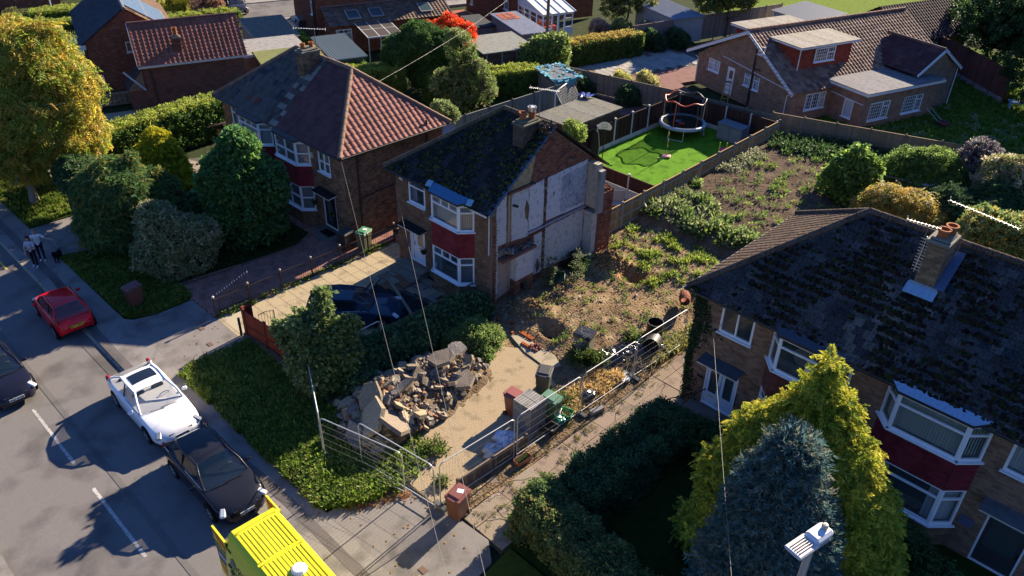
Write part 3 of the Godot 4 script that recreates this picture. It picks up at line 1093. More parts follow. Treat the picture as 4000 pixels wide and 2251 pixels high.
func hanging_basket(x: float,y: float,z: float,label: String) -> void:
	var b := MB.new()
	b.lathe(Vector3.ZERO,[Vector2(.02,-.2),Vector2(.1,-.16),Vector2(.15,.0)],10,Color(.06,.04,.03))
	for i in 3: b.tube([Vector3(.14 * cos(i * 2.1),0,.14 * sin(i * 2.1)),Vector3(0,.4,0)],[.004],3,g(.1),false)
	var t := thing("hanging_basket",label,"hanging basket","",Vector3(x,y,z))
	part(t,"basket",b,M.matt)
	var xf := []
	for i in 90:
		var d := Vector3(R.randfn(),absf(R.randfn()) * .8 - .3,R.randfn()) * .1
		xf.append(Transform3D(Basis.from_euler(Vector3(R.randf() * 6,R.randf() * 6,R.randf() * 6)).scaled(Vector3.ONE * .8),d))
	many(t,"foliage",leaf_mesh(Color(.05,.12,.03),.07,.05),xf)
func satellite_dish(p: Vector3,yaw: float,r: float,label: String,col: Color) -> void:
	var t := thing("satellite_dish",label,"satellite dish","",p,yaw)
	var b := MB.new()
	var prof := [Vector2(.01,.0),Vector2(r * .5,r * .07),Vector2(r * .85,r * .2),Vector2(r,r * .28)]
	b.lathe(Vector3.ZERO,prof,20,col)
	part(t,"dish",b,M.matt,Transform3D(Basis.from_euler(Vector3(PI / 2 - .5,0,0)),Vector3(0,0,.2)))
	b = MB.new()
	b.tube([Vector3(0,-.2,-.05),Vector3(0,-.05,.15),Vector3(0,-.3,.5)],[.014],6,g(.15))
	b.cbox(at(0,-.27,.5),Vector3(.05,.05,.08),.01,g(.5))
	part(t,"arm",b,M.matt)
func house_a() -> void:
	var h := thing("semi_detached_house","brown brick pair of semis under a red pantile hipped roof","house","")
	var lv := {"ls": .9,"lt": 2.3,"us": 3.5,"ut": 4.72}
	var x0 := -42.8
	var hf := [[36.9 - 36.4 + 6.1,.9,8.6,2.3],[6.1,3.5,8.6,4.7],[2.4,.9,5.1,2.3],[2.4,3.5,5.1,4.7],[.9,3.42,1.95,4.6],[9.5,3.42,10.55,4.6],[9.55,.3,10.7,2.25]]
	var hr := [[3.5,2.9,4.1,3.55],[4.65,3.25,5.25,4.05],[5.75,3.3,6.3,4.1]]
	rect_walls(h,x0,-31.1,-20.4,-26.9,4.95,hf,hr,BR,300)
	var bb := {"style": "four","blinds": ["venetian","venetian"],"bcols": [g(.35),g(.4)],"bricks": BR,"red": Color(.22,.035,.045),"roofc": Color(.02,.022,.028)}
	bay(h,-36.9,-36.4,-34.5,-34.0,-20.4,-19.85,lv,bb)
	bb.style = "top"
	bb.blinds = ["curtains","board"]
	bb.bcols = [g(.3),Color(.3,.3,.28)]
	bay(h,-40.55,-40.05,-38.05,-37.55,-20.4,-19.85,lv,bb)
	window(h,frame_of(Vector3(-41.9,3.42,-20.4),Vector3.RIGHT),1.05,1.18,[[.05,.05,1.0,.82],[.05,.82,1.0,1.13]],{"blind": "curtains"})
	window(h,frame_of(Vector3(-33.3,3.42,-20.4),Vector3.RIGHT),1.05,1.18,[[.05,.05,.525,.6],[.525,.05,1.0,.6],[.05,.6,.525,1.13],[.525,.6,1.0,1.13]],{"blind": "venetian"})
	front_door(h,frame_of(Vector3(-33.25,.3,-20.4),Vector3.RIGHT),1.15,1.95,Color(.015,.015,.017),[[.06,.8,.3,1.7,false],[.82,1.1,.1,1.8,false]])
	canopy(h,-33.4,-31.9,-20.4,2.42,.55,g(.025))
	var b := MB.new()
	b.slab([Vector2(-33.6,-20.4),Vector2(-33.5,-19.7),Vector2(-32.9,-19.35),Vector2(-32.3,-19.4),Vector2(-31.8,-19.8),Vector2(-31.7,-20.4)],.0,.16,Color(.16,.14,.12))
	part(h,"doorstep",b,M.concrete)
	b = MB.new()
	b.cbox(at(-32.6,.17,-20.05),Vector3(.9,.02,.5),.004,g(.015))
	single("doormat",b,M.cloth,"black doormat on the curved step of the brown semi","doormat")
	for e in [[-23.9,2.9,.6,.65],[-25.05,3.25,.6,.8],[-26.15,3.3,.55,.8]]:
		var cells := [[.04,.04,e[2] - .04,e[3] * .5],[.04,e[3] * .5,e[2] - .04,e[3] - .04]]
		if e[1] < 3.0: cells = [[.04,.04,e[2] - .04,e[3] - .04]]
		window(h,frame_of(Vector3(-31.1,e[1],e[0]),Vector3(0,0,-1)),e[2],e[3],cells,{"blind": "board","bcol": Color(.3,.26,.2),"fw": .05})
	var cf := []
	for i in 4: cf.append(jit(Color(.115,.055,.055),.16))  # same tile as the hip, darkened to paint in the front slope's shade
	for i in 4: cf.append(jit(Color(.085,.082,.075),.2))
	cf.append(Color(.2,.05,.035))
	cf.append(Color(.22,.21,.17))
	cf.append(Color(.045,.05,.06))
	var patch := func(x: float,y: float,v: int) -> int:
		var px: float = x - 43.1 + 43.1
		if px > 6.3: return v % 4
		if px > 5.5 and R.randf() < .4: return 9
		if px > 5.4 and R.randf() < .5: return v % 4
		if px > 2.8 and px < 5.2 and y < 2.0 and y > .5 and R.randf() < .12: return 8
		if R.randf() < .07: return 10
		return 4 + v % 4
	var cs := []
	for i in 8: cs.append(jit(Color(.235,.105,.085),.13))
	pitched(h,-43.1,-30.8,-20.05,-27.25,4.95,7.75,true,true,"pantile",cf,M.tile,cs,M.tile,300,Color(.235,.15,.105),.34,patch)
	chimney(h,-37.4,-23.05,.6,1.1,6.3,8.1,BR,[[0,.28,.12,.32],[0,-.25,.12,.3]],Color(.18,.17,.14))
	aerial(h,Vector3(-37.1,8.2,-23.4),1.1,Vector3(-.75,0,.65),1.7,13)
	gutter(h,Vector3(-43.1,4.9,-20.0),Vector3(-30.75,4.9,-20.0),g(.015))
	gutter(h,Vector3(-30.75,4.9,-20.0),Vector3(-30.75,4.9,-27.2),g(.015))
	pipe(h,"downpipe",[Vector3(-31.0,4.9,-20.8),Vector3(-31.03,4.7,-21.2),Vector3(-31.03,.1,-21.2)],.045,g(.018),M.plastic)
	pipe(h,"waste_pipe",[Vector3(-31.03,2.35,-21.2),Vector3(-31.03,2.55,-24.5)],.03,g(.018),M.plastic)
	pipe(h,"soil_pipe",[Vector3(-31.03,.1,-25.75),Vector3(-31.03,5.4,-25.75)],.055,g(.018),M.plastic)
	b = MB.new()
	b.cbox(at(-34.0 + .25,4.15,-20.33),Vector3(.22,.3,.1),.02,Color(.5,.47,.36))
	part(h,"alarm_box",b,M.plastic)
	b = MB.new()
	for i in 9: b.box(at(-30.4 + i * .26,.95,-25.2),Vector3(.25,1.9,.03),jit(Color(.05,.035,.03),.2))
	single("side_gate",b,M.wood,"dark boarded gate across the passage between the two brown houses","gate")
	b = MB.new()
	wall_body(b,Vector3(-44.6,-.2,-20.6),Vector3.RIGHT,1.8,2.6,.2,[[.55,.9,1.5,2.2]],Color(.2,.17,.14))
	wall_body(b,Vector3(-44.6,-.2,-25.4),Vector3(0,0,1),4.8,2.6,.2,[],Color(.2,.17,.14))
	var lt := part(h,"lean_to",b,M.mortar)
	var bs := brick_set(BR)
	pieces(lt,"lean_to_brick",bs,brick_list(Vector3(-44.6,-.2,-20.6),Vector3.RIGHT,1.8,2.6,[[.55,.9,1.5,2.2]]),M.brick,0)
	pieces(lt,"lean_to_brick",bs,brick_list(Vector3(-44.6,-.2,-25.4),Vector3(0,0,1),4.8,2.6,[]),M.brick,0)
	window(h,frame_of(Vector3(-44.05,.7,-20.6),Vector3.RIGHT),.95,1.3,[[.05,.05,.9,.8],[.05,.8,.9,1.25]],{"blind": "curtains"})
	var lc := []
	for i in 4: lc.append(jit(Color(.12,.06,.06),.15))
	roof_slope(h,Vector3(-44.85,2.45,-25.4),Vector3(0,0,1),Vector3(2.05,.75,0).normalized(),PackedVector2Array([Vector2(0,0),Vector2(5.1,0),Vector2(5.1,2.18),Vector2(0,2.18)]),"pantile",lc,M.tile,0)
	satellite_dish(Vector3(-30.7,4.55,-27.0),1.1,.42,"grey mesh satellite dish on the back corner of the red pantile house",Color(.3,.29,.3))
	hanging_basket(-31.95,1.55,-20.05,"hanging basket by the black front door of the brown semi")
	hanging_basket(-33.65,1.6,-20.1,"hanging basket between the bay and the door canopy of the brown semi")
func plaster_panel(h: Node,x: float,pts: Array,col: Color,m: Material,t := .02,called := "plaster_panel") -> void:
	var out := []
	for i in pts.size():
		var a: Vector2 = pts[i]
		var b: Vector2 = pts[(i + 1) % pts.size()]
		var n := maxi(1,int(a.distance_to(b) / .22))
		for k in n:
			var p := a.lerp(b,float(k) / n)
			if k > 0: p += Vector2(R.randf_range(-1,1),R.randf_range(-1,1)) * .022
			out.append(p)
	var pv := PackedVector2Array(out)
	var ar := .0
	for i in pv.size(): ar += pv[i].cross(pv[(i + 1) % pv.size()])
	if ar < 0: pv.reverse()
	var tr := Geometry2D.triangulate_polygon(pv)
	var b := MB.new()
	for i in range(0,tr.size(),3):
		var q := []
		for k in 3: q.append(Vector3(x + t,pv[tr[i + k]].y,pv[tr[i + k]].x))
		if (q[1] - q[0]).cross(q[2] - q[0]).x > 0: b.tri(q[0],q[1],q[2],col)
		else: b.tri(q[0],q[2],q[1],col)
	for i in pv.size():
		var p := pv[i]
		var q := pv[(i + 1) % pv.size()]
		b.quad(Vector3(x,p.y,p.x),Vector3(x,q.y,q.x),Vector3(x + t,q.y,q.x),Vector3(x + t,p.y,p.x),col * .8)
	part(h,called,b,m)
func house_b() -> void:
	var h := thing("half_demolished_house","surviving half of a brick semi with its bare plastered party wall facing the cleared plot","house")
	var lv := {"ls": 1.04,"lt": 2.47,"us": 3.78,"ut": 5.05}
	var hf := [[3.25,1.04,5.4,2.47],[3.25,3.78,5.4,5.0],[.95,3.65,2.15,4.86],[.9,.45,2.0,2.35]]
	var mc := Color(.2,.165,.13)
	var b := MB.new()
	wall_body(b,Vector3(-28.05,-.3,-21.25),Vector3.RIGHT,6.55,5.4,.25,shift(hf,.3),mc)
	wall_body(b,Vector3(-28.05,-.3,-28.5),Vector3(0,0,1),7.0,5.4,.25,[],mc)
	wall_body(b,Vector3(-21.5,-.3,-28.5),Vector3.LEFT,6.55,5.4,.25,[],mc)
	b.bx(Vector3(-21.75,-.3,-28.25),Vector3(-21.52,5.1,-21.5),mc)
	part(h,"wall",b,M.mortar)
	b = MB.new()
	for s in [[-21.52,1],[-21.75,-1]]:
		var A := Vector3(s[0],5.1,-21.0)
		var B := Vector3(s[0],5.1,-28.7)
		var C := Vector3(s[0],7.95,-24.88)
		if s[1] > 0: b.tri(A,B,C,mc)
		else: b.tri(A,C,B,mc)
	part(h,"gable",b,M.mortar)
	b = MB.new()
	b.bx(Vector3(-27.8,2.8,-28.2),Vector3(-21.76,3.0,-21.52),Color(.12,.1,.08))
	b.bx(Vector3(-27.8,.3,-28.2),Vector3(-21.76,.4,-21.52),Color(.12,.1,.08))
	b.bx(Vector3(-27.8,.4,-24.9),Vector3(-21.76,5.0,-24.8),Color(.35,.33,.3))
	part(h,"inner_structure",b,M.plaster)
	var bs := brick_set(BR)
	pieces(h,"brick",bs,brick_list(Vector3(-28.05,-.3,-21.25),Vector3.RIGHT,6.5,5.4,shift(hf,.3)),M.brick,300,"front_brickwork")
	pieces(h,"brick",bs,brick_list(Vector3(-28.05,-.3,-28.5),Vector3(0,0,1),7.25,5.4,[]),M.brick,0,"side_brickwork")
	var red := [Color(.2,.085,.055),Color(.17,.07,.05),Color(.235,.11,.07),Color(.15,.07,.055),Color(.26,.15,.105)]
	var rs := brick_set(red)
	var clip := PackedVector2Array()
	for p in [[-21.6,-.3],[-28.4,-.3],[-28.4,5.25],[-24.88,7.85],[-21.6,5.4]]: clip.append(Vector2(-21.5 - p[0],p[1] + .3))
	pieces(h,"gable_brick",rs,brick_list(Vector3(-21.52,-.3,-21.5),Vector3(0,0,-1),7.0,8.2,[],8,clip),M.brick,300,"gable_brickwork")
	var white := Color(.5,.5,.5)
	var cream := Color(.46,.42,.36)
	var px := -21.5
	var V := func(a: Array) -> Array: return a.map(func(p): return Vector2(p[0],p[1]))
	plaster_panel(h,px,V.call([[-21.52,5.25],[-22.1,5.68],[-22.14,3.33],[-21.52,3.36]]),white,M.plaster)
	plaster_panel(h,px,V.call([[-22.4,5.62],[-23.5,5.58],[-23.5,4.3],[-23.42,4.1],[-23.5,3.9],[-23.52,3.15],[-22.46,3.28]]),white,M.plaster)
	plaster_panel(h,px,V.call([[-23.54,5.6],[-24.49,5.68],[-24.57,3.4],[-23.55,3.38]]),Color(.53,.54,.56),M.plaster)
	plaster_panel(h,px,V.call([[-24.72,5.66],[-27.5,5.74],[-27.5,3.38],[-24.74,3.48]]),Color(.51,.52,.55),M.plaster)
	plaster_panel(h,px,V.call([[-24.7,3.13],[-27.5,3.16],[-27.5,.7],[-24.74,.92]]),Color(.48,.46,.44),M.plaster)
	plaster_panel(h,px,V.call([[-23.95,3.02],[-24.5,3.02],[-24.54,.84],[-24.0,.86]]),white,M.plaster)
	plaster_panel(h,px,V.call([[-22.25,5.78],[-23.56,5.8],[-23.86,7.0],[-22.8,6.3]]),Color(.36,.28,.16),M.plaster,.02,"render_patch")
	plaster_panel(h,px,V.call([[-21.5,3.1],[-22.5,2.85],[-22.55,.75],[-21.5,.6]]),Color(.36,.28,.24),M.plaster,.015,"wallpaper")
	for i in 4:
		var z0 := -25.72 - i * .45
		plaster_panel(h,px + .02,V.call([[z0,5.55 - R.randf() * .25],[z0 - .43,5.6 - R.randf() * .2],[z0 - .43,3.55],[z0,3.65 - R.randf() * .1]]),Color(.36,.4,.47),M.soil,.008,"wallpaper")
	for e in [[-23.42,4.55,.16,.5],[-25.2,4.75,.06,.12],[-25.0,2.4,.05,.05],[-24.3,1.3,.16,.4],[-22.9,5.65,.1,.07]]:
		plaster_panel(h,px + .018,V.call([[e[0] - e[2],e[1]],[e[0] - e[2] * .4,e[1] + e[3] * .6],[e[0] + e[2] * .5,e[1] + e[3]],[e[0] + e[2],e[1] + e[3] * .1],[e[0] + e[2] * .4,e[1] - e[3]],[e[0] - e[2] * .6,e[1] - e[3] * .7]]),Color(.2,.15,.12),M.soil,.006,"bare_patch")
	b = MB.new()
	for i in 34:
		b.box(at(px,.85 + i * .145,-24.62 + R.randf_range(-.02,.02),R.randf_range(-.1,.1)),Vector3(.07,.11,R.randf_range(.12,.22)),jit(pick([Color(.16,.09,.07),Color(.1,.07,.055),Color(.28,.22,.17)]),.2))
	part(h,"broken_wall_edge",b,M.brick)
	b = MB.new()
	b.box(at(px + .03,4.5,-22.25),Vector3(.07,2.3,.1),Color(.36,.29,.19))
	b.box(at(px + .03,4.5,-22.37),Vector3(.05,2.3,.06),Color(.3,.24,.16))
	part(h,"stud",b,M.wood)
	b = MB.new()
	b.box(at(px + .05,3.3,-25.5),Vector3(.12,.05,4.0),Color(.42,.36,.38))
	part(h,"skirting_board",b,M.wood)
	for i in 9:
		b = MB.new()
		b.box(at(px + .02,3.23 + R.randf_range(-.01,.01),-23.8 - i * .42),Vector3(.05,.13,.07),Color(.05,.035,.03))
		part(h,"joist_socket",b,M.wood)
	b = MB.new()
	b.box(at(px + .05,5.72,-22.9),Vector3(.16,.1,1.4),Color(.2,.09,.06))
	part(h,"brick_course",b,M.brick)
	b = MB.new()
	b.box(at(px + .12,5.05,-22.55,.2,.1),Vector3(.3,.08,.1),g(.05))
	b.box(at(px + .1,5.78,-23.65,.3),Vector3(.25,.07,.09),g(.05))
	b.box(at(px + .1,6.2,-26.2,.3),Vector3(.2,.07,.09),g(.09))
	part(h,"purlin_end",b,M.wood)
	b = MB.new()
	b.bx(Vector3(px,1.35,-23.6),Vector3(px + .38,2.75,-22.45),white)
	part(h,"chimney_breast",b,M.plaster)
	b = MB.new()
	b.bx(Vector3(px,.3,-22.75),Vector3(px + .38,1.35,-22.45),mc)
	b.bx(Vector3(px,.3,-23.6),Vector3(px + .38,1.35,-23.3),mc)
	b.bx(Vector3(px,1.15,-23.3),Vector3(px + .38,1.35,-22.75),mc)
	b.bx(Vector3(px,.3,-23.3),Vector3(px + .02,1.15,-22.75),g(.025))
	var fp := part(h,"fireplace",b,M.mortar)
	var fl := []
	fl.append_array(brick_list(Vector3(px + .385,.3,-22.45),Vector3(0,0,-1),1.15,1.08,[[.3,.0,.85,.82]]))
	fl.append_array(brick_list(Vector3(px,.3,-22.445),Vector3.RIGHT,.38,1.08,[]))
	pieces(fp,"fireplace_brick",rs,fl,M.brick,100)
	for i in 46:
		var z := R.randf_range(-24.0,-21.6)
		b = MB.new()
		var y := lerpf(3.1,2.78,clampf((-21.6 - z) / 1.2,0,1))
		if i < 14: b.cbox(at(px + R.randf_range(.0,.35),y + R.randf_range(-.04,.1),z,R.randf() * 6,R.randf_range(-.4,.4),R.randf_range(-.4,.4)),Vector3(R.randf_range(.12,.35),R.randf_range(.06,.14),R.randf_range(.1,.3)),.02,jit(pick([Color(.3,.27,.24),Color(.2,.11,.08),Color(.22,.2,.18)]),.2))
		else: b.cbox(at(px + R.randf_range(.0,.36),y + R.randf_range(.02,.12),z,R.randf() * 6,R.randf() * 6),Vector3.ONE * R.randf_range(.03,.08),.01,jit(Color(.25,.22,.19),.3))
		part(h,"broken_masonry",b,M.rock)
	b = MB.new()
	b.bx(Vector3(px,2.62,-23.75),Vector3(px + .4,2.75,-21.6),Color(.2,.1,.07))
	part(h,"broken_lintel",b,M.brick)
	b = MB.new()
	b.bx(Vector3(-21.5,3.35,-27.9),Vector3(-20.9,5.6,-27.56),Color(.4,.36,.3))
	b.bx(Vector3(-21.5,.4,-27.9),Vector3(-20.95,3.05,-27.56),Color(.47,.44,.41))
	part(h,"rear_wall_stub",b,M.plaster)
	b = MB.new()
	b.bx(Vector3(-20.9,3.1,-27.95),Vector3(-20.7,5.3,-27.6),Color(.28,.27,.26))
	part(h,"cut_wall_edge",b,M.concrete)
	b = MB.new()
	b.bx(Vector3(-21.5,.2,-29.0),Vector3(-20.92,3.9,-27.9),mc)
	var ex := part(h,"outrigger_wall",b,M.mortar)
	var el := []
	el.append_array(brick_list(Vector3(-20.91,.2,-27.9),Vector3(0,0,-1),1.1,3.75,[]))
	pieces(ex,"outrigger_brick",rs,el,M.brick,300)
	var loose := []
	for i in 60:
		loose.append([at(R.randf_range(-21.5,-20.85),3.93 + R.randf_range(0,.12),R.randf_range(-29.0,-27.95),R.randf() * 6,R.randf_range(-.3,.3)),R.randi() % 8])
	for i in 40: loose.append([at(R.randf_range(-21.4,-20.6),site_h(-20.9,-28.4) + R.randf_range(.05,.5),R.randf_range(-28.9,-27.7),R.randf() * 6,R.randf_range(-.6,.6)),R.randi() % 8])
	pieces(ex,"loose_brick",rs,loose,M.brick,0)
	var te := []
	for i in 66:
		te.append([at(-21.5 + (.06 if i % 2 else .12) + R.randf_range(-.02,.02),-.2 + i * .078,-21.32,R.randf_range(-.05,.05)),R.randi() % 8])
	pieces(h,"toothed_brick",rs,te,M.brick,100)
	plaster_panel(h,px - .0,V.call([[-21.5,5.1],[-21.62,5.1],[-21.62,.9],[-21.5,.9]]),Color(.5,.49,.46),M.plaster,.03)
	bay(h,-25.15,-24.85,-23.05,-22.58,-21.25,-20.72,lv,{"style": "top","blinds": ["curtains","vertical"],"bcols": [Color(.12,.12,.13),Color(.42,.36,.3)],"bricks": BR,"red": Color(.22,.035,.04),"roofc": Color(.03,.12,.23)})
	window(h,frame_of(Vector3(-27.1,3.65,-21.25),Vector3.RIGHT),1.2,1.21,[[.05,.05,1.15,.86],[.05,.86,1.15,1.16]],{"blind": "curtains","bcol": Color(.2,.2,.26)})
	front_door(h,frame_of(Vector3(-27.15,.45,-21.25),Vector3.RIGHT),1.1,1.9,Color(.66,.67,.7),[[.06,.36,.1,1.8,false],[.38,1.04,.95,1.75,true]])
	canopy(h,-27.45,-25.85,-21.25,2.45,.5,g(.03))
	for i in 2:
		b = MB.new()
		b.cbox(at(-26.75,.1 + i * .15,-20.75 - i * .2),Vector3(1.9,.16,1.0 - i * .4),.015,Color(.2,.175,.14))
		part(h,"doorstep",b,M.concrete)
	b = MB.new()
	b.cbox(at(-28.0 + .45,4.75,-21.2),Vector3(.24,.3,.1),.02,Color(.55,.54,.48))
	part(h,"alarm_box",b,M.plastic)
	var cf := []
	for i in 10: cf.append(jit(pick([Color(.034,.037,.04),Color(.03,.031,.03),Color(.042,.047,.052)]),.25))
	var cs := []
	for i in 6: cs.append(jit(Color(.1,.08,.065),.2))
	pitched(h,-28.4,-21.38,-20.9,-28.85,5.1,8.05,true,false,"double",cf,M.oldtile,cs,M.oldtile,300,Color(.13,.105,.08))
	moss_on(h,Vector3(-28.4,5.1,-20.9),Vector3.RIGHT,Vector3(0,2.95,-3.975).normalized(),PackedVector2Array([Vector2(0,0),Vector2(7,0),Vector2(7,4.9),Vector2(3.9,4.9)]),2600,5.6)
	b = MB.new()
	var vs := Vector3(0,2.95,-3.975).normalized()
	for i in 22:
		var p := Vector3(-21.4,5.1,-20.95) + vs * (i * .225)
		b.box(Transform3D(Basis(Vector3.RIGHT,vs,Vector3.RIGHT.cross(vs)),p + vs * .11 + Vector3(.0,.05,0)),Vector3(.16 + R.randf() * .06,.235,.025),jit(Color(.06,.11,.17),.25))
	part(h,"lead_verge",b,M.lead)
	b = MB.new()
	var vb := Vector3(0,2.95,3.975).normalized()
	for i in 16:
		var p := Vector3(-21.42,5.15,-28.85) + vb * (i * .3)
		b.box(Transform3D(Basis(Vector3.RIGHT,vb,Vector3.RIGHT.cross(vb)),p + vb * .15),Vector3(.3 + R.randf() * .14,.29,.05),jit(pick([Color(.12,.075,.05),Color(.08,.06,.05),Color(.18,.15,.11)]),.25))
	part(h,"broken_verge_tiles",b,M.oldtile)
	for i in 16:
		b = MB.new()
		b.cbox(at(-21.5 + R.randf_range(-.3,.15),7.75 + R.randf_range(.1,.4),-24.6 + R.randf_range(-.5,.3),R.randf() * 6,R.randf() * 6),Vector3(R.randf_range(.1,.35),.03,R.randf_range(.1,.3)),.008,jit(Color(.13,.1,.08),.4))
		part(h,"loose_tile",b,M.oldtile)
	var ch := chimney(h,-22.35,-24.15,.62,1.05,6.7,8.12,[Color(.1,.075,.06),Color(.13,.09,.07),Color(.08,.065,.055)],[[-.05,.2,.15,.36],[.08,-.22,.15,.34]],Color(.15,.14,.1))
	b = MB.new()
	b.lathe(Vector3(-22.27,8.6,-24.37),[Vector2(.17,0),Vector2(.17,.16),Vector2(.2,.17),Vector2(.2,.24),Vector2(.16,.24),Vector2(.14,.05),Vector2(.0,.05)],18,g(.6))
	part(ch,"steel_cowl",b,M.metal)
	b = MB.new()
	for i in 7:
		b.box(at(-22.03,6.95 + i * .14,-23.65 - i * .17,0,0,.1),Vector3(.02,.2,.2),jit(Color(.12,.27,.38),.15))
	b.box(Transform3D(Basis(Vector3.RIGHT,vs,Vector3.RIGHT.cross(vs)),Vector3(-21.93,7.35,-24.0)),Vector3(.26,1.5,.02),Color(.09,.2,.3))
	part(ch,"stepped_flashing",b,M.lead)
	aerial(h,Vector3(-22.2,8.2,-24.75),1.35,Vector3(.9,.05,-.25),1.35,15)
	b = MB.new()
	b.tube([Vector3(-21.75,8.1,-24.5),Vector3(-21.55,7.2,-24.35)],[.014],5,g(.6))
	b.tube([Vector3(-21.95,7.9,-24.6),Vector3(-21.5,7.25,-24.25)],[.014],5,g(.6))
	part(h,"aerial_bracket",b,M.galv)
	gutter(h,Vector3(-28.45,5.04,-20.85),Vector3(-25.2,5.04,-20.85),g(.015))
	b = MB.new()
	b.bx(Vector3(-22.5,4.98,-20.95),Vector3(-21.5,5.14,-20.9),Color(.6,.6,.6))
	part(h,"fascia",b,M.upvc)
	pipe(h,"downpipe",[Vector3(-21.62,5.0,-21.2),Vector3(-21.62,3.0,-21.2)],.03,Color(.6,.6,.6),M.upvc)
	for sx in [-25.2,-22.55]:
		b = MB.new()
		b.box(at(sx,5.32,-20.95,.3,.5),Vector3(.28,.02,.34),Color(.2,.33,.42))
		part(h,"lead_upstand",b,M.lead)
	hanging_basket(-27.75,1.95,-20.85,"hanging basket under the left end of the mossy door canopy")
	hanging_basket(-25.55,1.75,-20.75,"hanging basket right of the white front door with the arched light")
func moss_on(parent: Node,o: Vector3,u: Vector3,s: Vector3,poly: PackedVector2Array,n: int,bias: float,cols := [Color(.013,.012,.009),Color(.02,.018,.012),Color(.03,.032,.012),Color(.06,.065,.02)]) -> void:
	var q := MB.new()
	var rr := RandomNumberGenerator.new()
	rr.seed = 3
	var rings := []
	for i in 4:
		var row := []
		for j in 8:
			var a := TAU * j / 7.0
			var rad: float = [1.0,.85,.5,.02][i] * (1.0 if j == 7 else rr.randf_range(.75,1.2))
			if j == 7: row.append(row[0])
			else: row.append(Vector3(rad * cos(a),[.0,.35,.6,.7][i],-rad * sin(a)))
		rings.append(row)
	q.grid(rings,Color.WHITE)
	var mesh := q.mesh(M.mossy)
	var nn := u.cross(s)
	var xf := []
	var cc := []
	var tries := 0
	while xf.size() < n and tries < n * 12:
		tries += 1
		var p := Vector2(R.randf() * poly[1].x,R.randf() * 5.2)
		if not Geometry2D.is_point_in_polygon(p,poly): continue
		var d := hn.get_noise_2d(p.x * 55.0 + o.x * 10,p.y * 40.0 + bias * 100)
		if R.randf() > .35 + d * 1.6: continue
		p.y = floorf(p.y / .34) * .34 + absf(R.randfn()) * .09
		var sc := R.randf_range(.03,.085)
		xf.append(Transform3D(Basis(u,nn,-s).rotated(nn,R.randf() * TAU) * Basis.from_scale(Vector3(sc,sc * R.randf_range(.4,.8),sc)),o + u * p.x + s * p.y + nn * .03))
		cc.append(jit(pick(cols),.3))
	many(parent,"roof_moss",mesh,xf,cc)
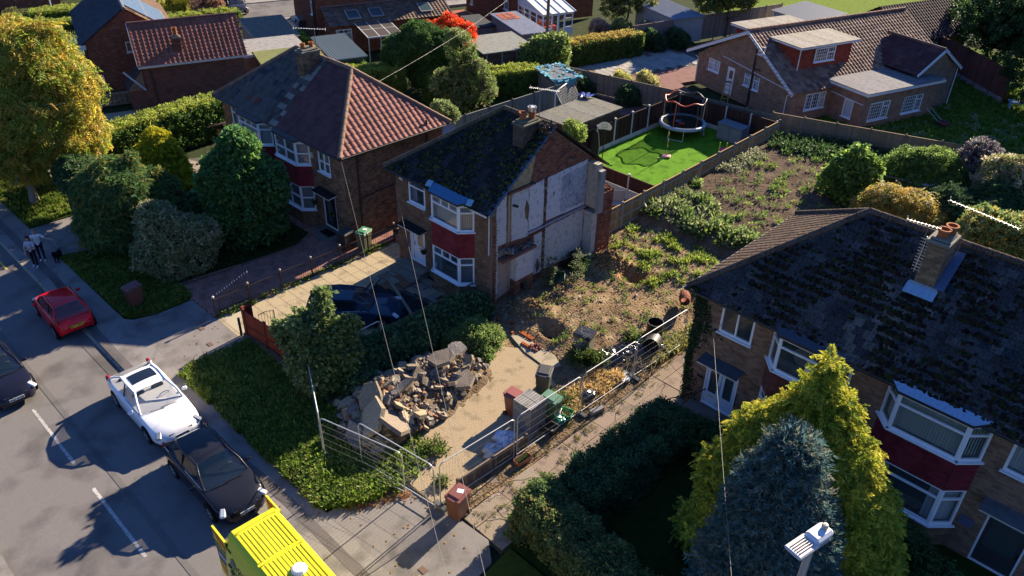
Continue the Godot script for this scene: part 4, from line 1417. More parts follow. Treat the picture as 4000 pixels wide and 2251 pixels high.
func house_c() -> void:
	var h := thing("semi_detached_house","near brick pair of semis with a mossy dark roof, right of the cracked path","house")
	var lv := {"ls": .93,"lt": 2.5,"us": 3.72,"ut": 5.12}
	var x0 := -12.0
	var x1 := 1.1
	var hf := [[1.02,3.79,2.34,5.06],[.85,.28,2.2,2.15],[3.2,.93,5.8,2.5],[3.2,3.72,5.8,5.1],[7.2,.93,10.05,2.5],[7.2,3.72,10.05,5.1],[10.75,3.8,12.1,5.06],[10.95,.0,12.2,2.1]]
	var bc := [Color(.24,.15,.095),Color(.2,.12,.08),Color(.27,.17,.11),Color(.18,.105,.07),Color(.22,.14,.1)]
	rect_walls(h,x0,x1,-22.6,-30.2,5.3,hf,[],bc,300,-.5)
	var bb := {"style": "band","blinds": ["curtains",""],"bcols": [g(.12),Color(.1,.1,.1)],"bricks": bc,"red": Color(.15,.06,.05),"roofc": Color(.02,.028,.05)}
	bay(h,-8.94,-8.45,-6.55,-6.07,-22.6,-22.05,lv,bb)
	bb.blinds = ["curtains","vertical"]
	bb.bcols = [Color(.35,.36,.37),Color(.3,.32,.28)]
	bb.red = Color(.2,.03,.04)
	bb.roofc = Color(.2,.3,.42)
	bay(h,-4.93,-4.43,-2.35,-1.82,-22.6,-22.05,lv,bb)
	window(h,frame_of(Vector3(-10.98,3.79,-22.6),Vector3.RIGHT),1.32,1.27,[[.05,.05,.66,1.22],[.66,.05,1.27,1.22]],{"fw": .06})
	window(h,frame_of(Vector3(-1.25,3.8,-22.6),Vector3.RIGHT),1.35,1.26,[[.05,.05,.66,1.2],[.66,.05,1.3,1.2]],{"blind": "vertical","bcol": Color(.36,.38,.38)})
	front_door(h,frame_of(Vector3(-11.15,.28,-22.6),Vector3.RIGHT),1.35,1.87,Color(.55,.63,.7),[[.06,.66,.62,1.72,true],[.69,1.29,.62,1.72,false]])
	front_door(h,frame_of(Vector3(-1.05,.0,-22.6),Vector3.RIGHT),1.25,2.1,Color(.04,.04,.045),[[.06,1.2,.8,1.9,false]])
	canopy(h,-11.3,-9.65,-22.6,2.52,.6,Color(.075,.085,.095))
	canopy(h,-1.3,.8,-22.6,2.52,.6,Color(.12,.125,.13))
	for i in 2:
		var b := MB.new()
		b.cbox(at(-10.5,.02 + i * .15,-22.0 - i * .2),Vector3(2.1,.16,1.15 - i * .45),.015,Color(.15,.13,.11))
		part(h,"doorstep",b,M.concrete)
	var cf := []
	for i in 12: cf.append(jit(pick([Color(.05,.046,.05),Color(.042,.038,.04),Color(.062,.062,.07),Color(.085,.082,.085)]),.22))
	cf.append(Color(.035,.045,.06))
	cf.append(Color(.13,.125,.115))
	var patch := func(x: float,y: float,v: int) -> int:
		if absf(x - 6.0 - y * .2) < .8 and y < 3.4 and R.randf() < .45: return 13
		if R.randf() < .02: return 12
		return v % 12
	var cs := []
	for i in 8: cs.append(jit(Color(.145,.105,.085),.16))
	pitched(h,-12.35,1.45,-22.22,-30.55,5.25,8.4,true,true,"flat",cf,M.oldtile,cs,M.oldtile,300,Color(.125,.095,.078),.31,patch)
	moss_on(h,Vector3(-12.35,5.25,-22.22),Vector3.RIGHT,Vector3(0,3.15,-4.165).normalized(),PackedVector2Array([Vector2(0,0),Vector2(13.8,0),Vector2(9.6,5.2),Vector2(4.2,5.2)]),5200,1.7,[Color(.012,.01,.009),Color(.018,.013,.01),Color(.03,.02,.012),Color(.025,.03,.012)])
	var ch := chimney(h,-5.45,-25.25,.6,.95,7.1,8.82,[Color(.23,.16,.1),Color(.19,.13,.085),Color(.26,.19,.12)],[[.0,.2,.17,.3],[.08,-.22,.17,.3]],Color(.2,.19,.16))
	var b := MB.new()
	var s := Vector3(0,3.15,-4.165).normalized()
	b.box(Transform3D(Basis(Vector3.RIGHT,s,Vector3.RIGHT.cross(s)),Vector3(-4.98,7.85,-25.35)),Vector3(.3,1.5,.03),Color(.05,.08,.16))
	b.box(Transform3D(Basis(Vector3.RIGHT,s,Vector3.RIGHT.cross(s)),Vector3(-5.45,7.2,-24.62)),Vector3(.95,.4,.03),Color(.19,.31,.46))
	part(ch,"lead_apron",b,M.lead)
	aerial(h,Vector3(-5.1,8.0,-26.0),1.75,Vector3(.95,0,.2),2.2,17)
	aerial(h,Vector3(-5.9,7.6,-24.9),1.7,Vector3(-.8,0,.1),1.0,10)
	b = MB.new()
	b.tube([Vector3(-5.85,7.7,-24.75),Vector3(-5.8,9.0,-24.75)],[.012],5,g(.5))
	for i in 11: b.tube([Vector3(-5.95,7.8 + i * .11,-24.75),Vector3(-5.68,7.8 + i * .11,-24.72)],[.007],4,g(.55))
	part(h,"aerial_ladder",b,M.galv)
	gutter(h,Vector3(-12.4,5.18,-22.17),Vector3(1.5,5.18,-22.17),g(.015))
	gutter(h,Vector3(-12.4,5.18,-22.17),Vector3(-12.4,5.18,-30.6),Color(.5,.5,.5))
	pipe(h,"handrail",[Vector3(-11.75,-.05,-21.3),Vector3(-11.75,.85,-21.3),Vector3(-11.6,.92,-21.4),Vector3(-11.2,.9,-22.2),Vector3(-11.0,1.05,-22.55)],.025,g(.06),M.metal)
	pipe(h,"grab_rail",[Vector3(-9.72,1.0,-22.57),Vector3(-9.7,1.02,-22.45),Vector3(-9.7,1.5,-22.45),Vector3(-9.72,1.52,-22.57)],.02,g(.05),M.metal)
	pipe(h,"wall_cable",[Vector3(-11.6,5.0,-22.57),Vector3(-11.5,4.3,-22.57),Vector3(-11.55,3.95,-22.57),Vector3(-11.6,2.7,-22.57)],.012,Color(.4,.38,.36),M.plastic,5)
	b = MB.new()
	b.box(at(-11.35,1.45,-22.57),Vector3(.26,.1,.02),g(.02))
	part(h,"house_number_plate",b,M.matt)
	b = MB.new()
	b.box(at(-1.5,1.35,-22.56),Vector3(.42,.32,.05),Color(.09,.1,.17))
	part(h,"meter_box",b,M.plastic)
	b = MB.new()
	b.lathe(Vector3(0,0,0),[Vector2(.05,0),Vector2(.012,.03),Vector2(.012,.3),Vector2(.2,.3),Vector2(.11,.55)],14,Color(.7,.66,.5))
	single("table_lamp",b,M.cloth,"table lamp with a cream shade behind the upper bay glass","lamp","",at(-7.35,3.75,-22.45))
	b = MB.new()
	b.lathe(Vector3.ZERO,[Vector2(.34,0),Vector2(.38,.02),Vector2(.38,.05),Vector2(.34,.05),Vector2(.0,.04)],20,Color(.08,.08,.09))
	single("dressing_mirror",b,M.matt,"round dark mirror behind the upper bay glass","mirror","",at(-7.75,4.25,-22.75,0,PI / 2))
	ivy(h)
	satellite_dish(Vector3(-12.45,4.7,-23.4),2.4,.34,"small grey satellite dish at the ivy-covered corner under the eave",g(.35))
func ivy(h: Node) -> void:
	var xf := []
	var cc := []
	for i in 2600:
		var y := 5.0 * pow(R.randf(),.8)
		var w := .42 + .25 * sin(y * 2.3) + (.35 if y > 3.4 else .0)
		var side := R.randf() < .55
		var d := absf(R.randfn()) * w * .55
		var p := Vector3(-12.0 + d * .8,y,-22.58) if side else Vector3(-12.03,y,-22.6 - d)
		p += Vector3(R.randf_range(-.09,.03),0,R.randf_range(0,.1))
		xf.append(Transform3D(Basis.from_euler(Vector3(R.randf_range(-1.4,.2),R.randf_range(-1,1) + (.0 if side else -1.4),R.randf() * 6)).scaled(Vector3.ONE * R.randf_range(.7,1.3)),p))
		cc.append(jit(Color(.03,.065,.022),.4))
	var o := many(h,"ivy",leaf_mesh(Color.WHITE,.09,.08),xf,cc)
var leaf_cache := {}
func leaf_mesh(col: Color,l: float,w: float,m: Material = null) -> ArrayMesh:
	var b := MB.new()
	leaf(b,Transform3D(),l,w,col)
	return b.mesh(m if m else M.leaf)
func leaf(b: MB,t: Transform3D,l: float,w: float,col: Color) -> void:
	var a := t * Vector3(0,0,0)
	var p := t * Vector3(-w / 2,l * .45,.06 * l)
	var q := t * Vector3(w / 2,l * .45,.06 * l)
	var e := t * Vector3(0,l,-.12 * l)
	b.tri(a,q,p,col)
	b.tri(p,q,e,col)
func cluster(kind: String,size: float,nv: Array,sd: int) -> ArrayMesh:
	var key := "%s%.2f%d" % [kind,size,sd]
	if leaf_cache.has(key): return leaf_cache[key]
	var b := MB.new()
	var r := RandomNumberGenerator.new()
	r.seed = sd
	var mat: Material = M.leaf
	if kind == "broad":
		for i in 14:
			var d := Vector3(r.randfn(),r.randf_range(-.2,1.3),r.randfn()).normalized()
			var o := d * size * r.randf_range(.15,.55)
			var bs := Basis(Quaternion(UP,Vector3(d.x,d.y * .3 - .1,d.z).normalized())) * Basis(UP,r.randf() * TAU)
			leaf(b,Transform3D(bs,o),size * r.randf_range(.38,.55),size * r.randf_range(.3,.42),nv[r.randi() % nv.size()])
	elif kind == "small":
		for i in 22:
			var d := Vector3(r.randfn(),r.randfn() + .5,r.randfn()).normalized()
			var o := d * size * r.randf_range(.1,.5)
			var bs := Basis.from_euler(Vector3(r.randf_range(-1.2,1.2),r.randf() * TAU,r.randf_range(-1,1)))
			leaf(b,Transform3D(bs,o),size * r.randf_range(.22,.34),size * r.randf_range(.14,.2),nv[r.randi() % nv.size()])
	elif kind == "ash":
		for k in 3:
			var a0 := k * TAU / 3 + r.randf()
			var dir := Vector3(cos(a0),.25,sin(a0)).normalized()
			for i in 5:
				var o := dir * size * (.2 + i * .17) - UP * size * .05 * i * i * .5
				for s in [-1,1]:
					var out: Vector3 = (dir.cross(UP) * s + dir * .5 - UP * .35).normalized()
					leaf(b,Transform3D(Basis(Quaternion(UP,out)) * Basis(UP,r.randf_range(-.6,.6)),o),size * .34,size * .12,nv[r.randi() % nv.size()])
	elif kind == "spray":
		mat = M.leafdull
		for k in 4:
			var a0 := k * TAU / 4 + r.randf_range(-.4,.4)
			var dir := Vector3(cos(a0),r.randf_range(.0,.7),sin(a0)).normalized()
			for i in 7:
				var f := i / 6.0
				var o := dir * size * (.1 + f * .85) - UP * size * .3 * f * f
				for s in [-1,1]:
					var out: Vector3 = (dir.cross(UP) * s * (1.1 - f * .5) + dir * .9 - UP * .25).normalized()
					leaf(b,Transform3D(Basis(Quaternion(UP,out)) * Basis(UP,r.randf_range(-1,1)),o),size * .36 * (1.1 - f * .6),size * .12,nv[r.randi() % nv.size()])
	elif kind == "needle":
		mat = M.leafdull
		for k in 6:
			var a0 := k * TAU / 6 + r.randf_range(-.4,.4)
			var dir := Vector3(cos(a0),r.randf_range(-.2,.8),sin(a0)).normalized()
			for i in 6:
				var f := i / 5.0
				var o := dir * size * (.05 + f * .75)
				for s in 3:
					var out := (Vector3(r.randfn(),r.randfn(),r.randfn()) * .5 + dir * .9).normalized()
					leaf(b,Transform3D(Basis(Quaternion(UP,out)) * Basis(UP,r.randf() * 6),o),size * .26,size * .055,nv[r.randi() % nv.size()])
	elif kind == "grass":
		for i in 11:
			var a := r.randf() * TAU
			var h := size * r.randf_range(.5,1.1)
			var lean := Vector3(cos(a),0,sin(a)) * h * r.randf_range(.15,.7)
			var o := Vector3(r.randf_range(-1,1),0,r.randf_range(-1,1)) * size * .3
			var sd2 := Vector3(-sin(a),0,cos(a)) * size * .05
			var c: Color = nv[r.randi() % nv.size()]
			var mid := o + lean * .4 + UP * h * .65
			b.quad(o - sd2,o + sd2,mid + sd2,mid - sd2,c)
			b.tri(mid - sd2,mid + sd2,o + lean + UP * h * .8,c)
	elif kind == "weed":
		for i in 16:
			var a := r.randf() * TAU
			var el := r.randf_range(.1,1.2)
			var d := Vector3(cos(a) * cos(el),sin(el),sin(a) * cos(el))
			var o := d * size * r.randf_range(.05,.5)
			leaf(b,Transform3D(Basis(Quaternion(UP,d)) * Basis(UP,r.randf() * TAU),o),size * r.randf_range(.35,.6),size * r.randf_range(.12,.24),nv[r.randi() % nv.size()])
	var mesh := b.mesh(mat)
	leaf_cache[key] = mesh
	return mesh
var GREY5 := [Color(.7,.7,.7),Color(.85,.85,.85),Color(1,1,1),Color(1.15,1.12,1.0),Color(1.35,1.3,1.1)]
func ell(c: Vector3,r: Vector3) -> Array:
	return [c,r]
func crown(parent: Node,kind: String,size: float,lobes: Array,n: int,cols: Array,opt := {}) -> void:
	var tot := .0
	var ws := []
	for l in lobes:
		var r: Vector3 = l[1]
		var a := r.x * r.y + r.y * r.z + r.x * r.z
		tot += a
		ws.append(a)
	var xf := []
	var cc := []
	var core := MB.new()
	var cf: float = opt.get("core",.62)
	var cone: bool = opt.get("cone",false)
	var shell: float = opt.get("shell",.72)
	var gap: float = opt.get("gap",.0)
	for li in lobes.size():
		var c: Vector3 = lobes[li][0]
		var r: Vector3 = lobes[li][1]
		var cnt := int(n * ws[li] / tot)
		for i in cnt:
			var d := Vector3(R.randfn(),R.randfn(),R.randfn()).normalized()
			if d.y < -.55 and R.randf() < .6: d.y = -d.y
			var k := lerpf(shell,1.0,sqrt(R.randf())) * (1.0 + .28 * hn.get_noise_3d(d.x * 120.0 + li * 77.0,d.y * 120.0,d.z * 120.0))
			if gap > .0 and hn.get_noise_3d(d.x * 260.0 + li * 31.0,d.y * 260.0 + 9.0,d.z * 260.0) < -.42 + gap: continue
			var p := c + d * r * k
			var hid := false
			for lj in lobes.size():
				if lj != li and ((p - lobes[lj][0]) / lobes[lj][1]).length() < .62:
					hid = true
					break
			if hid: continue
			var out := (d / r).normalized()
			var dirn: Vector3 = (out * .8 + UP * opt.get("up",.3) + Vector3(R.randfn(),R.randfn(),R.randfn()) * .35).normalized()
			var s := R.randf_range(.7,1.3)
			xf.append(Transform3D(Basis(Quaternion(UP,dirn)) * Basis(UP,R.randf() * TAU) * Basis.from_scale(Vector3.ONE * s),p))
			cc.append(jit(pick(cols) * 2.1,opt.get("var",.25)))
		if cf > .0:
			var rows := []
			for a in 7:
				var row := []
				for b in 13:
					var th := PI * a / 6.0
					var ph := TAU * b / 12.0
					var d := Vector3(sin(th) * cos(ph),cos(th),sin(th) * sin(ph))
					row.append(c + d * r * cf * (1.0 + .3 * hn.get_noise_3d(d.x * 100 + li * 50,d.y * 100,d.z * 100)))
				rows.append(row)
			core.grid(rows,cols[0] * .55,true)  # added solid core in darkened leaf colour, keeps light from passing through the crown
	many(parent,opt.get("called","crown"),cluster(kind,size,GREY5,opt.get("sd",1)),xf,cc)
	if cf > .0: part(parent,"light_stop_core",core,M.leafdull).set_meta("kind","stuff")
func trunk(parent: Node,base: Vector3,top: Vector3,r0: float,r1: float,col := Color(.09,.07,.05),limbs := 0,reach := 1.5) -> void:
	var b := MB.new()
	var pts := []
	var rs := []
	for i in 7:
		var f := i / 6.0
		pts.append(base.lerp(top,f) + Vector3(R.randf_range(-1,1),0,R.randf_range(-1,1)) * .06 * (.0 if i == 0 else 1.0))
		rs.append(lerpf(r0,r1,f) * (1.35 if i == 0 else 1.0))
	b.tube(pts,rs,8,col)
	var o := part(parent,"trunk",b,M.bark)
	for i in limbs:
		b = MB.new()
		var f := R.randf_range(.35,1.0)
		var p := base.lerp(top,f)
		var a := i * 2.4 + R.randf()
		var d := Vector3(cos(a),R.randf_range(.2,.7),sin(a)).normalized() * reach * R.randf_range(.6,1.1)
		b.tube([p,p + d * .5 + UP * .1,p + d,p + d * 1.35 - UP * .1 * reach],[r1 * .8,r1 * .5,r1 * .28,.008],6,col)
		part(o,"limb",b,M.bark)
func hedge(t: Node3D,sz: Vector3,kind: String,size: float,dens: float,cols: Array,opt := {}) -> void:
	var xf := []
	var cc := []
	var faces := [[0,1],[0,-1],[1,1],[2,1],[2,-1]]
	var wob: float = opt.get("wob",.12)
	for f in faces:
		var ax: int = f[0]
		var a1 := (ax + 1) % 3
		var a2 := (ax + 2) % 3
		var n := int(sz[a1] * sz[a2] * dens)
		for i in n:
			var p := Vector3()
			p[ax] = f[1] * sz[ax] / 2
			p[a1] = R.randf_range(-.5,.5) * sz[a1]
			p[a2] = R.randf_range(-.5,.5) * sz[a2]
			var w := hn.get_noise_3d(p.x * 70 + t.position.x * 9,p.y * 70,p.z * 70) * wob * 2.0
			var nn := Vector3()
			nn[ax] = f[1]
			if ax != 1: p -= nn * maxf(.0,p.y / sz.y - .25) * .3 * minf(sz.x,sz.z) * .5
			p += nn * (w + R.randf_range(-.1,.05))
			if ax == 1: p.y -= maxf(0,absf(p.z) / sz.z - .35) * .5
			p.y += sz.y / 2
			var dirn: Vector3 = (nn + UP * .35 + Vector3(R.randfn(),R.randfn(),R.randfn()) * .4).normalized()
			xf.append(Transform3D(Basis(Quaternion(UP,dirn)) * Basis(UP,R.randf() * TAU) * Basis.from_scale(Vector3.ONE * R.randf_range(.7,1.3)),p))
			var c: Color = pick(cols)
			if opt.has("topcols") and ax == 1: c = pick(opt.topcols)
			cc.append(jit(c * 2.1,opt.get("var",.25)))
	many(t,"foliage",cluster(kind,size,GREY5,opt.get("sd",1)),xf,cc)
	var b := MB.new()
	b.box(at(0,sz.y * .45,0),Vector3(sz.x - .3,sz.y * .86,sz.z * .72),cols[0] * .5)  # added box in darkened leaf colour, stops light shining through the hedge
	part(t,"light_stop_core",b,M.leafdull).set_meta("kind","stuff")
func scatter(called: String,kind: String,size: float,poly: Array,n: int,cols: Array,hf: Callable,opt := {}) -> MultiMeshInstance3D:
	var pv := PackedVector2Array(poly)
	var lo := pv[0]
	var hi := pv[0]
	for p in pv:
		lo = lo.min(p)
		hi = hi.max(p)
	var xf := []
	var cc := []
	var tries := 0
	var cl: float = opt.get("clump",.0)
	while xf.size() < n and tries < n * 20:
		tries += 1
		var p := Vector2(R.randf_range(lo.x,hi.x),R.randf_range(lo.y,hi.y))
		if not Geometry2D.is_point_in_polygon(p,pv): continue
		if cl > .0 and hn.get_noise_2d(p.x * opt.get("cf",60.0) + opt.get("co",.0),p.y * opt.get("cf",60.0)) < R.randf_range(-.1,.1) + cl * .3: continue
		var s := R.randf_range(.6,1.4)
		xf.append(Transform3D(Basis.from_euler(Vector3(R.randf_range(-.2,.2),R.randf() * TAU,R.randf_range(-.2,.2))).scaled(Vector3.ONE * s),Vector3(p.x,hf.call(p.x,p.y),p.y)))
		cc.append(jit(pick(cols) * 1.7,opt.get("var",.3)))
	return many(self,called,cluster(kind,size,GREY5,opt.get("sd",1)),xf,cc)
func plant(called: String,label: String,cat: String,at_: Vector3,group := "") -> Node3D:
	return thing(called,label,cat,group,at_)
func fence_run(label: String,called: String,pts: Array,o: Dictionary) -> Node3D:
	var t := thing(called,label,o.get("cat","fence"),"")
	var h: float = o.h
	var gh: float = o.get("gravel",.0)
	var sw: float = o.get("slat",.12)
	var sc: Array = o.cols
	var pc: Color = o.post
	var nv := 6
	var variants := []
	var top: float = h - o.get("lower",.06)
	for i in nv:
		var q := MB.new()
		q.box(at(0,(top - gh) / 2,0,.06),Vector3(sw * 1.04,top - gh,.018),jit(sc[i % sc.size()],.14))
		if o.get("round",false):
			q.tube([Vector3(0,top - gh - .005,-.009),Vector3(0,top - gh - .005,.009)],[sw * .5],10,jit(sc[i % sc.size()],.1))
		variants.append(q.mesh(M.wood))
	var np := 0
	for k in pts.size() - 1:
		var a: Vector3 = pts[k]
		var b: Vector3 = pts[k + 1]
		var flat := Vector3(b.x - a.x,0,b.z - a.z)
		var n := maxi(1,roundi(flat.length() / o.get("bay",1.85)))
		var u := flat / flat.length()
		var f := Basis(u,UP,u.cross(UP))
		for i in n + (1 if k == pts.size() - 2 else 0):
			var p := a.lerp(b,float(i) / n)
			var q := MB.new()
			var ph: float = h + o.get("over",.06)
			q.cbox(Transform3D(f,p + UP * (ph / 2 - .1)),Vector3(o.get("pw",.1),ph + .2,o.get("pw",.1)),.012,jit(pc,.08))
			if o.get("cap",false): q.cbox(Transform3D(f,p + UP * (ph + .02)),Vector3(.15,.04,.15),.01,pc)
			part(t,"post",q,o.get("pm",M.concrete))
			np += 1
		for i in n:
			var p := a.lerp(b,float(i) / n)
			var e := a.lerp(b,float(i + 1) / n)
			var w := flat.length() / n - .1
			var c := (p + e) / 2
			var q := MB.new()
			var rs: float = o.get("rail_side",1.0)
			for ry in o.get("rails",[.25,.6,.95]):
				q.box(Transform3D(f,c + UP * (gh + (top - gh) * ry) + u.cross(UP) * rs * .035),Vector3(w,.07,.045),o.get("rail_col",sc[0] * 1.1))
			if o.get("capping",true): q.box(Transform3D(f,c + UP * (top + .015)),Vector3(w,.03,.06),sc[0] * 1.1)
			var pn := part(t,"panel",q,M.wood)
			if gh > .0:
				q = MB.new()
				q.cbox(Transform3D(f,c + UP * (gh / 2 - .02)),Vector3(w,gh + .02,.05),.008,jit(o.gcol,.08))
				part(t,"gravel_board",q,M.concrete)
			var ns := maxi(1,roundi(w / sw))
			if o.get("single",true):
				for s in ns:
					part(pn,"board",variants[R.randi() % nv],null,Transform3D(f,c + u * ((s + .5) * w / ns - w / 2) + UP * gh))
			else:
				var jb := MB.new()
				for s in ns:
					jb.box(Transform3D(f * Basis(UP,.06),c + u * ((s + .5) * w / ns - w / 2) + UP * (gh + top) / 2),Vector3(sw * 1.04,top - gh,.018),jit(pick(sc),.14))
				part(pn,"boarding",jb,M.wood).set_meta("kind","stuff")
	return t
func heras(label: String,a: Vector3,b: Vector3,lean := .0) -> void:
	var t := thing("wire_fence_panel",label,"fence panel","temporary wire fence panels round the cleared plot")
	var d := (b - a)
	d.y = 0
	var L := d.length()
	d = d / L
	var n := d.cross(UP)
	var up := (UP + n * lean).normalized()
	var col := Color(.46,.47,.48)
	var r := .021
	var P := func(x: float,y: float) -> Vector3: return a + d * x + up * y
	var q := MB.new()
	var arc := [P.call(.03,.0),P.call(.03,1.75)]
	for i in 6:
		var th := PI / 2 * i / 5.0
		arc.append(P.call(.03 + .2 * (1 - cos(th)),1.78 + .2 * sin(th)))
	for i in 6:
		var th := PI / 2 * (1 - i / 5.0)
		arc.append(P.call(L - .03 - .2 * (1 - cos(th)),1.78 + .2 * sin(th)))
	arc.append(P.call(L - .03,1.75))
	arc.append(P.call(L - .03,.0))
	q.tube(arc,[r],8,col)
	q.tube([P.call(.03,.16),P.call(L - .03,.16)],[r * .8],7,col)
	part(t,"frame",q,M.galv)
	q = MB.new()
	var nw := int(L / .13)
	for i in nw:
		var x := .06 + (L - .12) * i / float(nw - 1)
		q.tube([P.call(x,.17),P.call(x,1.93)],[.0024],3,col * .4,false)
	for i in 5:
		var y := .35 + i * .33
		q.tube([P.call(.04,y),P.call(L - .04,y)],[.0036],3,col * .5,false)
	var w := part(t,"wire_infill",q,M.galv)
	w.set_meta("kind","stuff")
	for x in [.03,L - .03]:
		q = MB.new()
		q.cbox(Transform3D(Basis(d,UP,n),P.call(x,.05)),Vector3(.22,.12,.6),.03,g(.1))
		if x < 1.0: part(t,"foot_block",q,M.concrete)
func fences() -> void:
	var grey := Color(.3,.285,.255)
	var pale := [Color(.3,.2,.095),Color(.26,.175,.085),Color(.34,.235,.12),Color(.24,.17,.1)]
	var old := [Color(.2,.165,.125),Color(.23,.185,.14),Color(.17,.14,.11),Color(.25,.2,.145)]
	fence_run("long board fence with concrete posts between the green turf and the bare soil","garden_fence",[Vector3(-21.95,.05,-29.5),Vector3(-22.3,.05,-48.7)],{"h": 1.9,"gravel": .34,"slat": .105,"cols": pale,"post": grey,"gcol": Color(.36,.34,.29),"rails": [.12,.5,.86],"rail_side": 1.0,"rail_col": Color(.3,.27,.22),"bay": 1.83})
	var dk := [Color(.055,.03,.025),Color(.045,.026,.022),Color(.065,.035,.03)]
	var wp := Color(.5,.49,.48)
	fence_run("dark brown fence with white posts left of the turf, along the felt-roofed outbuilding","dark_fence",[Vector3(-30.0,0,-35.4),Vector3(-30.0,0,-48.5)],{"h": 1.8,"gravel": .3,"slat": .14,"cols": dk,"post": wp,"gcol": wp,"rails": [],"single": true,"bay": 1.86,"pm": M.plaster,"cap": true})
	fence_run("dark brown fence with white posts behind the trampoline and grey storage box","dark_fence",[Vector3(-30.0,0,-48.55),Vector3(-22.5,0,-48.75)],{"h": 1.8,"gravel": .3,"slat": .14,"cols": dk,"post": wp,"gcol": wp,"rails": [],"bay": 1.86,"pm": M.plaster})
	fence_run("low dark brown fence on white boards between the turf and the paved yard","dark_fence",[Vector3(-28.6,0,-35.2),Vector3(-22.3,0,-35.2)],{"h": 1.5,"gravel": .62,"slat": .14,"cols": [Color(.075,.035,.03),Color(.065,.03,.026)],"post": wp,"gcol": wp,"rails": [],"bay": 1.9,"pm": M.plaster,"cap": true})
	var t1 := fence_run("weathered board fence behind the garden of the bungalow drive, running past the goal","boundary_fence",[Vector3(-39.6,0,-47.3),Vector3(-30.6,0,-49.0),Vector3(-23.4,0,-49.75)],{"h": 1.8,"gravel": .2,"slat": .13,"cols": old,"post": Color(.2,.18,.15),"gcol": Color(.22,.2,.17),"rails": [.15,.55,.92],"bay": 1.9})
	fence_run("tan board fence between the bare soil and the bungalow's lawn","boundary_fence",[Vector3(-23.4,.25,-49.8),Vector3(-19.4,.3,-51.0),Vector3(-13.4,.3,-53.0),Vector3(-6.0,.3,-55.6)],{"h": 1.7,"gravel": .2,"slat": .14,"cols": [Color(.25,.185,.12),Color(.23,.165,.105),Color(.28,.21,.14)],"post": Color(.2,.17,.13),"gcol": Color(.22,.2,.17),"rails": [.12,.5],"bay": 1.9})
	fence_run("silvery grey slatted fence between the hedge garden and the felt-roofed outbuilding","boundary_fence",[Vector3(-37.5,0,-30.0),Vector3(-37.3,0,-45.5)],{"h": 1.75,"slat": .11,"cols": [Color(.22,.225,.2),Color(.19,.195,.175),Color(.25,.25,.225)],"post": Color(.13,.13,.12),"rails": [.15,.9],"rail_side": -1.0,"bay": 2.1,"pm": M.wood})
	fence_run("tall pinkish board fence along the far side of the paved bungalow drive","tall_fence",[Vector3(-42.5,0,-59.3),Vector3(-40.0,0,-69.0),Vector3(-37.8,0,-77.5)],{"h": 2.3,"slat": .14,"cols": [Color(.26,.195,.165),Color(.23,.175,.15),Color(.29,.215,.18)],"post": Color(.22,.17,.15),"rails": [.95],"rail_side": -1.0,"bay": 2.4,"pm": M.wood})
	fence_run("dark red boarded fence under the big tree behind the bungalow","tall_fence",[Vector3(-24.5,0,-78.0),Vector3(-19.0,0,-74.0),Vector3(-14.5,0,-70.0)],{"h": 2.6,"slat": .16,"cols": [Color(.16,.06,.05),Color(.14,.055,.045)],"post": Color(.14,.06,.05),"gravel": .4,"gcol": Color(.25,.23,.22),"rails": [],"bay": 2.4,"pm": M.wood})
	fence_run("low round-topped picket fence between the parked hatchback and the overgrown plot edge","picket_fence",[Vector3(-22.65,0,-13.6),Vector3(-22.65,0,-21.2)],{"h": 1.15,"slat": .09,"cols": [Color(.26,.185,.11),Color(.23,.16,.095),Color(.29,.21,.13)],"post": Color(.24,.17,.1),"rails": [.2,.72],"rail_side": 1.0,"round": true,"capping": false,"bay": 2.4,"pm": M.wood,"pw": .11,"over": .0})
	var rf := [Color(.24,.045,.025),Color(.215,.04,.024),Color(.26,.055,.03)]
	fence_run("red-stained board fence on a low brick wall at the front of the pale drive","red_fence",[Vector3(-27.45,.15,-12.35),Vector3(-23.2,.15,-12.7)],{"h": 1.25,"slat": .13,"cols": rf,"post": Color(.2,.045,.03),"rails": [.42,.0],"rail_side": 1.0,"rail_col": Color(.2,.04,.025),"bay": 1.45,"pm": M.wood,"pw": .12})
	var q := MB.new()
	q.bx(Vector3(-27.6,-.1,-12.45),Vector3(-22.4,.16,-12.22),Color(.15,.12,.1))
	var lw := single("low_brick_wall",q,M.mortar,"low brick plinth wall under the red-stained fence","wall")
	pieces(lw,"brick",brick_set([Color(.17,.09,.07),Color(.14,.08,.06),Color(.19,.12,.09)]),brick_list(Vector3(-27.6,-.06,-12.22),Vector3.RIGHT,5.2,.24,[]),M.brick,100)
	q = MB.new()
	for i in 19: q.cbox(at(-27.45 + i * .275,.185,-12.33,R.randf_range(-.03,.03)),Vector3(.26,.06,.25),.012,jit(Color(.17,.1,.08),.2))
	part(lw,"coping",q,M.brick)
	q = MB.new()
	q.cbox(at(-27.62,.72,-12.42),Vector3(.16,1.5,.16),.015,Color(.18,.04,.028))
	q.cbox(at(-27.62,.72,-12.75),Vector3(.14,1.46,.12),.015,Color(.2,.042,.028))
	q.box(at(-27.62,.75,-12.6),Vector3(.05,1.4,.3),Color(.19,.04,.026))
	single("gate_pier",q,M.wood,"red-stained timber gate pier at the left end of the red fence","gate post")
	q = MB.new()
	q.cbox(at(0,.45,0),Vector3(.09,.95,.09),.01,g(.02))
	single("gate_stop_post",q,M.wood,"short black post in front of the red gate pier","post","",at(-27.75,0,-12.2))
	q = MB.new()
	for i in 6: q.tube([Vector3(i * .14,.15,0),Vector3(i * .14,1.0 + .06 * i,0)],[.009],5,g(.02))
	q.tube([Vector3(0,.95,0),Vector3(.35,1.2,0),Vector3(.75,1.3,0)],[.013],5,g(.02))
	q.tube([Vector3(0,.2,0),Vector3(.75,.2,0)],[.013],5,g(.02))
